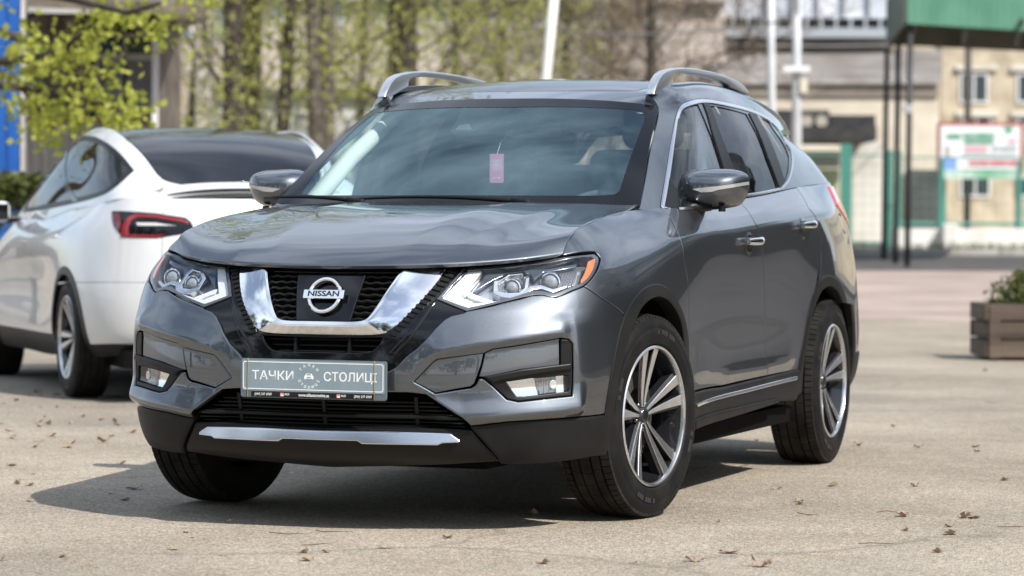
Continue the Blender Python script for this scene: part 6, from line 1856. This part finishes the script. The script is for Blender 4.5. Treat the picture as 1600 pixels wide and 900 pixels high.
# ------------------------------------------------------------------ white crossover parked behind, seen from its rear left (local: y rearwards, x to its left)
WPAINT = noisy(mat('white_car_paint', (.66, .67, .68), .28, coat=1.0), (.63, .64, .65), (.70, .71, .72), 2)
_hd = R(-39.0)
_h = Vector((math.sin(_hd), math.cos(_hd), 0)); _phi = math.atan2(_h.x, -_h.y)
_cp = pl((108-800)/F_PX*17.94, 17.94)
WM = Matrix.Translation(_cp) @ Matrix.Rotation(_phi, 4, 'Z') @ Matrix.Translation((-.92, 0, 0))
XF = WM.inverted()
WC = thing('white_crossover', 'white crossover with dark glass roof and red tail light parked at the left', 'car')
WC.matrix_world = WM
_pl2 = [(0, -3.78), (.4, -3.75), (.75, -3.60), (.90, -3.30), (.95, -2.89), (.957, -2.3), (.945, -1.6), (.945, -.9), (.955, -.3), (.945, .15), (.90, .48), (.80, .72), (.62, .88), (.35, .955), (0, .975)]
_q = np.array(_pl2); _qm = np.concatenate([_q[1:2]*[-1, 1], _q, _q[-2:-1]*[-1, 1]]); _t2 = _qm[2:]-_qm[:-2]
_n2 = np.stack([_t2[:, 1], -_t2[:, 0]], 1); _n2 /= np.linalg.norm(_n2, axis=1)[:, None]
_fr = ([.20, .28, .40, .52, .62, .70, .76, .80], [.08, .03, .01, 0, .01, .04, .10, .18])
_dr = ([.22, .32, .44, .58, .72, .86, .98, 1.085], [.08, .03, .02, .028, .025, .005, .012, .065])
_rr = ([.28, .35, .46, .60, .74, .90, 1.04, 1.20], [.10, .04, .01, 0, .008, .028, .05, .10])
def _mix(a, b, t): return ([x*(1-t)+y*t for x, y in zip(a[0], b[0])], [x*(1-t)+y*t for x, y in zip(a[1], b[1])])
_wf = ([.22, .32, .44, .58, .70, .80, .87, .92], [.06, .02, .0, 0, 0, .01, .05, .14])
_wr = ([.25, .33, .45, .59, .73, .88, 1.02, 1.155], [.07, .025, .0, -.004, 0, .012, .04, .12])
_cs = [_fr, _fr, _fr, _mix(_fr, _wf, .6), _wf, _mix(_wf, _dr, .7), _dr, _dr, _mix(_dr, _wr, .75), _wr, _mix(_wr, _rr, .5), _rr, _rr, _rr, _rr]
SA2 = Surf([zd(b, n, *c) for b, n, c in zip(_pl2, _n2, _cs)], lu=4e-6, lv=2e-6, res=(260, 60))
_v2 = SA2.v[-1]
_u2 = np.linspace(SA2.side([(-2.6, .8)])[0][0], SA2.u[-1], 120); _b2 = SA2.pts(_u2, np.full(120, _v2))
def belt2(y): return np.array([np.interp(y, _b2[:, 1], _b2[:, 0]), y, np.interp(y, _b2[:, 1], _b2[:, 2])])
def _g2(b, t, bow=.02):
    b, t = np.array(b), np.array(t); m1 = b+(t-b)*.33+[bow, 0, bow*.3]; m2 = b+(t-b)*.67+[bow, 0, bow*.4]; e = t+np.array([-.045, 0, .032])
    return [b, m1, m2, t, e]
SG2 = Surf([_g2(belt2(-2.35), (.63, -1.40, 1.545)), _g2(belt2(-1.75), (.645, -1.08, 1.602)), _g2(belt2(-1.0), (.65, -.68, 1.622)), _g2(belt2(-.35), (.645, -.28, 1.60)), _g2(belt2(.1), (.635, .02, 1.538), .03),
            _g2(belt2(.42), (.615, .28, 1.445), .03), _g2(belt2(.66), (.585, .52, 1.338), .02), _g2(belt2(.83), (.54, .72, 1.255), .01)], sym=False, lu=1e-6, res=(140, 50))
_ry2 = [-2.25, -1.8, -1.36, -.95, -.5, -.1, .2, .45, .65, .80]; _rz2 = [1.06, 1.36, 1.59, 1.652, 1.660, 1.620, 1.540, 1.432, 1.325, 1.245]; _rx2 = [.74, .68, .60, .605, .61, .605, .595, .58, .56, .53]
SR2 = Surf([[(f*x, y+.10*f*f*(i < 3)-.03*f*f*(i > 7), z-dz*(1 if i > 1 else .5)) for i, (y, z, x) in enumerate(zip(_ry2, _rz2, _rx2))] for f, dz in ((0, 0), (.35, .004), (.68, .018), (.88, .034), (1.0, .046))], res=(80, 100), lu=1e-7)
ww = dict(parent=WC, step=.03, bstep=.02)
# wheel arches
WRO = SA2.px(curve([(80, 560), (80.5, 520), (83, 470), (90, 428), (100, 405), (107, 403), (117, 418), (128, 448), (137, 485), (146, 530), (150, 560)], n=4))
WRI = SA2.px(curve([(84, 560), (84.5, 520), (87, 476), (93, 436), (101, 415), (106, 413), (113, 427), (123, 455), (131, 490), (139, 533), (143, 560)], n=4))
def arch2(c, r_, a0, a1, n=30): return SA2.side([(c+r_*math.cos(t), .36+r_*math.sin(t)) for t in np.linspace(R(a0), R(a1), n)])
FO, FI = arch2(-2.89, .43, 189, -9), arch2(-2.89, .385, 189, -9)
panel('arch_trim', SA2, np.concatenate([FO, FI[::-1]]), SATINB, mirror=True, off=.005, depth=.03, **ww)
RO, RI = arch2(0, .435, 189, -9), arch2(0, .385, 189, -9)
panel('arch_trim', SA2, np.concatenate([RO, RI[::-1]]), SATINB, mirror=True, off=.005, depth=.03, **ww)
vs = SA2.side([(-1.2, .36)])[0][1]
uA, uB = SA2.side([(-2.36, .8)])[0][0], SA2.side([(-1.27, .8)])[0][0]
uC = SA2.side([(-.40, .8)])[0][0]; uD = SA2.side([(.20, .9)])[0][0]
RM = midline(RO, RI); FM = midline(FO, FI)
uFr = SA2.side([(-3.25, .55)])[0][0]
def clip_above(P): return P[P[:, 1] > vs+.002]
rm, fm_ = clip_above(RM), clip_above(FM)           # both run rear -> front? keep along +u
rm = rm[np.argsort(rm[:, 0], kind='stable')] if False else rm
k_r = int(np.argmin(np.abs(rm[:, 0]-uC)))
panel('front_door', SA2, np.array([(uA, vs), (uB, vs), (uB, _v2), (uA, _v2)]), WPAINT, mirror=True, gap=.002, **ww)
rear_arch = [p for p in rm if p[0] < SA2.side([(-.28, .7)])[0][0]]
rear_arch = sorted(rear_arch, key=lambda p: p[1])
panel('rear_door', SA2, np.array([(uB, vs), (rear_arch[0][0]-.002, vs)]+rear_arch+[(SA2.side([(-.16, 1.0)])[0][0], _v2-.12), (SA2.side([(-.10, 1.0)])[0][0], _v2), (uB, _v2)]), WPAINT, mirror=True, gap=.002, **ww)
qa = [p for p in rm if p[0] >= SA2.side([(-.28, .7)])[0][0]]; qa = sorted(qa, key=lambda p: p[0])
uE = SA2.side([(.70, .6)])[0][0]; vb2 = SA2.side([(.55, .70)])[0][1]
bumper_top = SA2.px([(127, 441), (180, 441), (240, 443)])
bt = float(bumper_top[:, 1].mean())
_hi = [p for p in qa if p[1] > bt][-1]; _lw = [p for p in qa if p[1] <= bt][0]
ub_ = _hi[0]+(_lw[0]-_hi[0])*(bt-_hi[1])/(_lw[1]-_hi[1]+1e-9)
uT = SA2.px([(253, 385)])[0][0]
panel('quarter_panel', SA2, np.array([rear_arch[-1]]+[p for p in qa if p[1] > bt]+[(ub_, bt), (uT, bt), (uT, _v2), (SA2.side([(-.10, 1.0)])[0][0], _v2), (SA2.side([(-.16, 1.0)])[0][0], _v2-.12)]), WPAINT, mirror=True, gap=.0015,
      holes=[], flat=lambda V: V[:, 1] > _v2-.004, **ww)
ue = SA2.u[-1]
panel('tailgate', SA2, np.array([(uT, bt), (ue, bt), (ue, _v2), (uT, _v2)]), WPAINT, mirror=True, gap=.002, **ww)
lowb = SA2.px([(150, 538)])[0][1]
panel('rear_bumper', SA2, np.array([(ub_, bt)]+[p for p in qa if lowb < p[1] < bt]+[(qa[-1][0], lowb), (ue, lowb), (ue, bt)]), WPAINT, mirror=True, gap=.0006, round_=.002, drop=.001, **ww) if len([p for p in qa if lowb < p[1] <= bt]) > 1 else None
panel('diffuser', SA2, np.array([(qa[-1][0]-.01, SA2.v[0]), (ue, SA2.v[0]), (ue, lowb), (qa[-1][0]-.01, lowb)]), BLACKP, mirror=True, off=.004, **ww)
panel('sill', SA2, np.array([(SA2.side([(-2.50, .3)])[0][0], SA2.v[0]), (SA2.side([(-.40, .3)])[0][0], SA2.v[0]), (SA2.side([(-.40, .36)])[0][0], vs), (SA2.side([(-2.47, .36)])[0][0], vs)]), BLACKP, mirror=True, off=-.004, **ww)
fa2 = sorted([p for p in FM if p[1] > vs], key=lambda p: p[0])
panel('front_fender', SA2, np.array(fa2+[(uA, vs), (uA, _v2), (SA2.side([(-3.4, .7)])[0][0], _v2), (SA2.side([(-3.4, .6)])[0][0], fa2[0][1])]), WPAINT, mirror=True, gap=.0015, **ww)
panel('front_bumper', SA2, np.array([(0, SA2.v[0]), (SA2.side([(-3.33, .4)])[0][0], SA2.v[0]), (SA2.side([(-3.4, .6)])[0][0], fa2[0][1]), (SA2.side([(-3.4, .7)])[0][0], _v2), (0, _v2)]), WPAINT, mirror=True, **ww)
# greenhouse
dlo2 = [(35, 333), (40, 308), (50, 281), (66, 254.5), (84, 232), (100, 219), (112, 214.3), (130, 211.5), (148, 213.5), (170, 225), (190, 242), (210, 266), (192, 282.5), (170, 300), (150, 308.5), (120, 316.5), (80, 325)]
DL2 = SG2.px(curve(dlo2, True, corners=(0, 11), n=4))
g0, g1 = SG2.v[0], SG2.v[-1]; ga, gbb = SG2.u[0], SG2.u[-1]
panel('roof_frame', SG2, np.concatenate([[(u_, g0) for u_ in np.linspace(ga, gbb, 30)], [(u_, g1) for u_ in np.linspace(gbb, ga, 30)]]), WPAINT, mirror=True, holes=[DL2], flat=lambda V: V[:, 1] < g0+.004, **ww)
DLi = SG2.px(curve([(38, 331), (43, 309), (53, 283), (68, 258), (86, 236), (101, 223), (112, 218), (130, 215.5), (146, 217.5), (167, 229), (186, 245), (204, 266), (190, 279.5), (169, 296), (149, 305), (120, 313), (80, 322)], True, corners=(0, 11), n=4))
_c = DLi.mean(0); DLi = _c+(DLi-_c)*np.array([.965, .92])
panel('window_surround', SG2, DL2, SATINB, mirror=True, holes=[DLi], gap=.002, **ww)
G2M = glass_mat('white_car_glass', (.06, .065, .07), 1.0, 1.42)
panel('side_window', SG2, DLi, G2M, WC, step=.04, off=-.004, depth=0, mirror=True)
bpx = SG2.px([(96, 224), (103, 220), (122, 314), (114, 316)])
panel('pillar_trim', SG2, bpx, GLOSSB, WC, step=.03, off=.001, depth=.004, mirror=True)
r0_, r1_ = SR2.v[0], SR2.v[-1]; ru2 = SR2.u[-1]
vwt = SR2.side([(-1.42, 1.5)], x=3)[0][1] if False else float(np.interp(-1.38, SR2.pts(np.zeros(60), np.linspace(r0_, r1_, 60))[:, 1], np.linspace(r0_, r1_, 60)))
def yv(y): return float(np.interp(y, SR2.pts(np.zeros(80), np.linspace(r0_, r1_, 80))[:, 1], np.linspace(r0_, r1_, 80)))
ROOFG = noisy(mat('roof_glass', (.012, .014, .018), .04, spec=.4), (.010, .012, .016), (.014, .016, .020), 3)
rg_edge = SR2.px([(189, 209), (200, 219), (220, 237), (236, 257), (246, 271), (256, 280), (268, 284.5), (285, 288)])
rg_edge = rg_edge[np.argsort(rg_edge[:, 1])]
half = [(0, vwt), (ru2*.985, vwt)]+[(ru2*.985, v) for v in np.linspace(vwt, rg_edge[0][1]-.02, 14)[1:]]+[(min(p[0], ru2*.985), p[1]) for p in rg_edge]+[(0, max(rg_edge[-1][1], yv(.60)))]
panel('roof_glass', SR2, sym_outline(np.array(half)), ROOFG, WC, step=.03, depth=.01)
panel('windshield', SR2, sym_outline(np.array([(0, r0_), (ru2, r0_), (ru2, vwt-.004), (0, vwt-.004)])), G2M, WC, step=.05, depth=0)
lid = [(0, half[-1][1]+.004)]+[(p[0]+.006, p[1]+.002) for p in half[-2:len(half)-len(rg_edge)-2:-1]]+[(ru2*1.0, rg_edge[0][1]), (ru2, r1_), (0, r1_)]
panel('rear_lid', SR2, sym_outline(np.array(lid)[::-1] if False else np.array(lid)), WPAINT, WC, step=.03, off=-.001, depth=.01)
panel('roof_lining', SR2, sym_outline(np.array([(0, vwt), (ru2, vwt), (ru2, r1_), (0, r1_)])), CAB, WC, step=.06, off=-.03, depth=0)
# black lip along the edge of the lid
lp = SR2.px([(245, 308), (262, 305), (290, 301), (330, 298), (394, 296)])
lip = []
V = []
for k, f in enumerate(np.linspace(-1, 1, 33)):
    uu = f*ru2*.97; P = SR2.pts([uu], [r1_-.02])[0]; n_ = SR2.nrm([uu], [r1_-.02])[0]; s = max(.15, 1-abs(f)**6)
    V += [tuple(P+n_*.002+np.array([0, -.04*s, .005])), tuple(P+np.array([0, .02*s, .007+.003*s])), tuple(P+np.array([0, .028*s, .001])), tuple(P+np.array([0, -.03, -.004]))]
Fc = [(4*i+k, 4*i+4+k, 4*i+4+(k+1) % 4, 4*i+(k+1) % 4) for i in range(32) for k in range(4)]
recalc(mesh_obj('lip_spoiler', V, Fc, SATINB, WC), False)
# tail lamps
tl2 = [(175, 330), (178, 352), (192, 371), (245, 372.5), (286, 366), (303, 356), (298, 346), (290, 340), (243, 333), (205, 330.5)]
TL = panel('tail_light', SA2, SA2.px(tl2), GLOSSB, WC, step=.02, off=.004, gap=0, mirror=True)
RB = mat('tail_red', (.26, .006, .012), .12, coat=1)
panel('red_band', SA2, SA2.px([(189, 370), (192, 352), (200, 340), (212, 334.5), (243, 336), (287, 343), (297, 351), (285, 347), (243, 340), (216, 339.5), (206, 345), (201, 356), (203, 370)]), RB, TL[0], step=.015, off=.0075, round_=.002, drop=.001, depth=.003, mirror=TL[1])
panel('red_band', SA2, SA2.px([(203, 366.5), (244, 367.5), (262, 366), (244, 371), (204, 371)]), RB, TL[0], step=.015, off=.0075, round_=.002, drop=.001, depth=.003, mirror=TL[1])
panel('reverse_lamp', SA2, SA2.px([(213, 348), (243, 348.5), (276, 353), (243, 353), (216, 353)]), mat('lamp_white', (.6, .6, .6), .2), TL[0], step=.012, off=.0075, round_=.002, drop=.001, depth=.003, mirror=TL[1])
panel('dark_red_lens', SA2, SA2.px([(177, 334), (188, 333), (190, 352), (186, 362), (180, 350)]), mat('tail_dark_red', (.14, .008, .012), .12, coat=1), TL[0], step=.012, off=.0075, round_=.002, drop=.001, depth=.003, mirror=TL[1])
# bonnet
HB = Surf([[(f*x, y+.12*f*f*(i == 0), z-.05*f**3) for i, (x, y, z) in enumerate(((.62, -3.72, .80), (.74, -3.3, .93), (.80, -2.8, 1.02), (.80, -2.3, 1.07)))] for f in (0, .35, .7, 1.0)], res=(60, 40))
panel('bonnet', HB, sym_outline(np.array([(0, HB.v[0]), (HB.u[-1], HB.v[0]), (HB.u[-1], HB.v[-1]), (0, HB.v[-1])])), WPAINT, WC, step=.04)
# mirrors, handles
for sx in (1, -1):
    mb = MB(); mb.box((sx*1.03, -2.02, 1.13), (.20, .12, .14)); mr = mb.build('side_mirror', WPAINT, WC, bevel=.045, bseg=4, smooth=True)
    mb = MB(); mb.box((sx*1.03, -1.955, 1.13), (.16, .012, .105)); mb.build('mirror_glass', GLOSSB, mr, bevel=.004)
    mb = MB(); mb.box((sx*.93, -2.03, 1.08), (.16, .06, .04)); mb.build('mirror_arm', SATINB, mr, bevel=.01)
    for y, z in ((-1.42, .93), (-.42, .97)):
        uv = SA2.side([(y, z)])[0]; F_ = frame_on(SA2, *uv, .004); mb = MB(); mb.box((sx*F_.translation.x, F_.translation.y, F_.translation.z), (.012, .20, .022)); mb.build('door_handle', WPAINT, WC, bevel=.004)
# inside and wheels
panel('inner_shell', SA2, np.array([(SA2.side([(-2.3, .7)])[0][0], SA2.v[1]), (ue, SA2.v[1]), (ue, _v2), (SA2.side([(-2.3, .7)])[0][0], _v2)]), DARK, WC, holes=[RM], step=.08, off=-.03, depth=0, mirror=True)
mb = MB(); mb.box((0, -1.4, .26), (1.5, 4.4, .10)); mb.build('underbody', DARK, WC)
for sx in (.38, -.38):
    s_ = cushion((sx, -1.35, .60), (.5, .5, .16), .06, 'seat', WC); cushion((0, .30, .36), (.5, .14, .62), .06, 'seat_back', s_, rx=R(-16)); cushion((0, .42, .76), (.26, .1, .18), .04, 'headrest', s_)
s_ = cushion((0, -.45, .60), (1.25, .5, .16), .06, 'rear_seat', WC); cushion((0, .32, .34), (1.25, .14, .56), .06, 'seat_back', s_, rx=R(-18))
for sx in (1, -1):
    for cy in (0, -2.89):
        V = []
        for k in range(21):
            t = R(5+170*k/20)
            for x in (.58, .90): V.append((sx*x, cy+.41*math.cos(t), .37+.40*math.sin(t)))
        b = len(V); V += [V[2*k] for k in range(21)]
        mesh_obj('arch_liner', V, [(2*k, 2*k+2, 2*k+3, 2*k+1) for k in range(20)]+[tuple(b+k for k in range(21))], DARK, WC)
for (x, y, sd) in ((.83, 0, 1), (-.83, 0, -1), (.83, -2.89, 1), (-.83, -2.89, -1)):
    build_wheel(wheel_M(x, y, 0, sd, R(25)), WC, True)
XF = Matrix()
# ------------------------------------------------------------------ dry leaves and twigs on the asphalt
def ground_px(px, py):
    D = CAM[2]/((py-359)/F_PX); p = CAM+D*cam_ray(px, py); return Vector((p[0], p[1], 0))
LITM = leaf_mat('dry_leaf', (.13, .075, .045), (.48, .38, .27), .15)
def leaf_mesh(k):
    r_ = np.random.default_rng(k); n = 9; V = []; Fc = []
    curl = r_.uniform(.15, .6)
    for i in range(n):
        t = i/(n-1); x = (t-.5)*.085; w_ = .026*math.sin(math.pi*(t*.92+.04))**.7*(1+.35*math.sin(t*17+k))
        z = .006+curl*.05*(t-.4)**2*2+.004*math.sin(t*9)
        V += [(x, -w_, z+curl*.02*(1+math.sin(t*5))), (x, 0, z), (x, w_, z+curl*.018*(1+math.cos(t*6)))]
    for i in range(n-1): Fc += [(3*i, 3*i+3, 3*i+4, 3*i+1), (3*i+1, 3*i+4, 3*i+5, 3*i+2)]
    b = len(V); V += [(.04, -.0012, .012), (.04, .0012, .012), (.085, .0012, .006+.02*curl), (.085, -.0012, .006+.02*curl)]; Fc.append((b, b+1, b+2, b+3))
    me = bpy.data.meshes.new('dry_leaf'); me.from_pydata(V, [], Fc); me.update(); me.materials.append(LITM); return me
LMES = [leaf_mesh(k) for k in range(6)]
tr_l = [(1465, 860), (1485, 832), (1140, 863), (1483, 820), (1248, 782), (1430, 757), (1250, 786), (1570, 747), (1410, 804), (1522, 806), (1190, 884), (1085, 876), (1340, 694), (1435, 696), (1525, 695), (1300, 757), (1508, 806), (850, 881),
        (190, 728), (210, 768), (195, 785), (300, 843), (430, 790), (455, 718), (520, 720), (510, 865), (475, 866), (270, 862), (5, 880), (185, 668), (75, 667), (85, 688), (180, 663), (55, 703), (120, 640), (130, 655), (20, 690), (45, 622), (290, 835), (480, 878), (600, 858), (700, 842), (90, 640)]
for k in range(64):
    t = rng.random()
    tr_l.append((rng.uniform(-20, 1620), 372+250/(.35+1.9*rng.random())) if k % 3 else (rng.uniform(-10, 560), rng.uniform(610, 900)))
for k in range(26): tr_l.append((rng.uniform(-10, 215), rng.uniform(588, 700)))
k_ = 0
for (px, py) in tr_l:
    if py < 575 or py > 905: continue
    p = ground_px(px, py)
    if -1.05 < p.x < 1.0 and -.9 < p.y < 3.6 and rng.random() < .7: continue
    o = bpy.data.objects.new('dry_leaf', LMES[k_ % 6]); col.objects.link(o); k_ += 1
    s = rng.uniform(.5, .85) if k_ <= 18 else rng.uniform(.3, .75); o.location = p; o.scale = (s, s, s*rng.uniform(.5, 1.2)); o.rotation_euler = (rng.normal(0, .12), rng.normal(0, .12), rng.uniform(0, 6.28))
    tag(o, 'small dry brown leaf lying on the worn asphalt', 'leaf', 'dry leaves scattered over the asphalt')
TWM = [mat('twig_brown', (.12, .075, .045), .9)]
for k in range(22):
    px, py = rng.uniform(-10, 1610), rng.uniform(600, 895)
    p = ground_px(px, py)
    if -1.0 < p.x < .95 and -.8 < p.y < 3.4: continue
    L = rng.uniform(.04, .16); a = rng.normal(R(-19), .7)
    mb = MB(); q = [Vector((L*(t-.5), rng.normal(0, .006), .005+rng.uniform(0, .006))) for t in np.linspace(0, 1, 5)]; mb.tube(q, [.0014, .0018, .0016, .0012, .0006], 5)
    o = mb.build('twig', TWM[0]); o.location = p; o.rotation_euler = (0, 0, a); tag(o, 'thin dry brown twig lying on the worn asphalt', 'twig', 'dry twigs scattered over the asphalt')
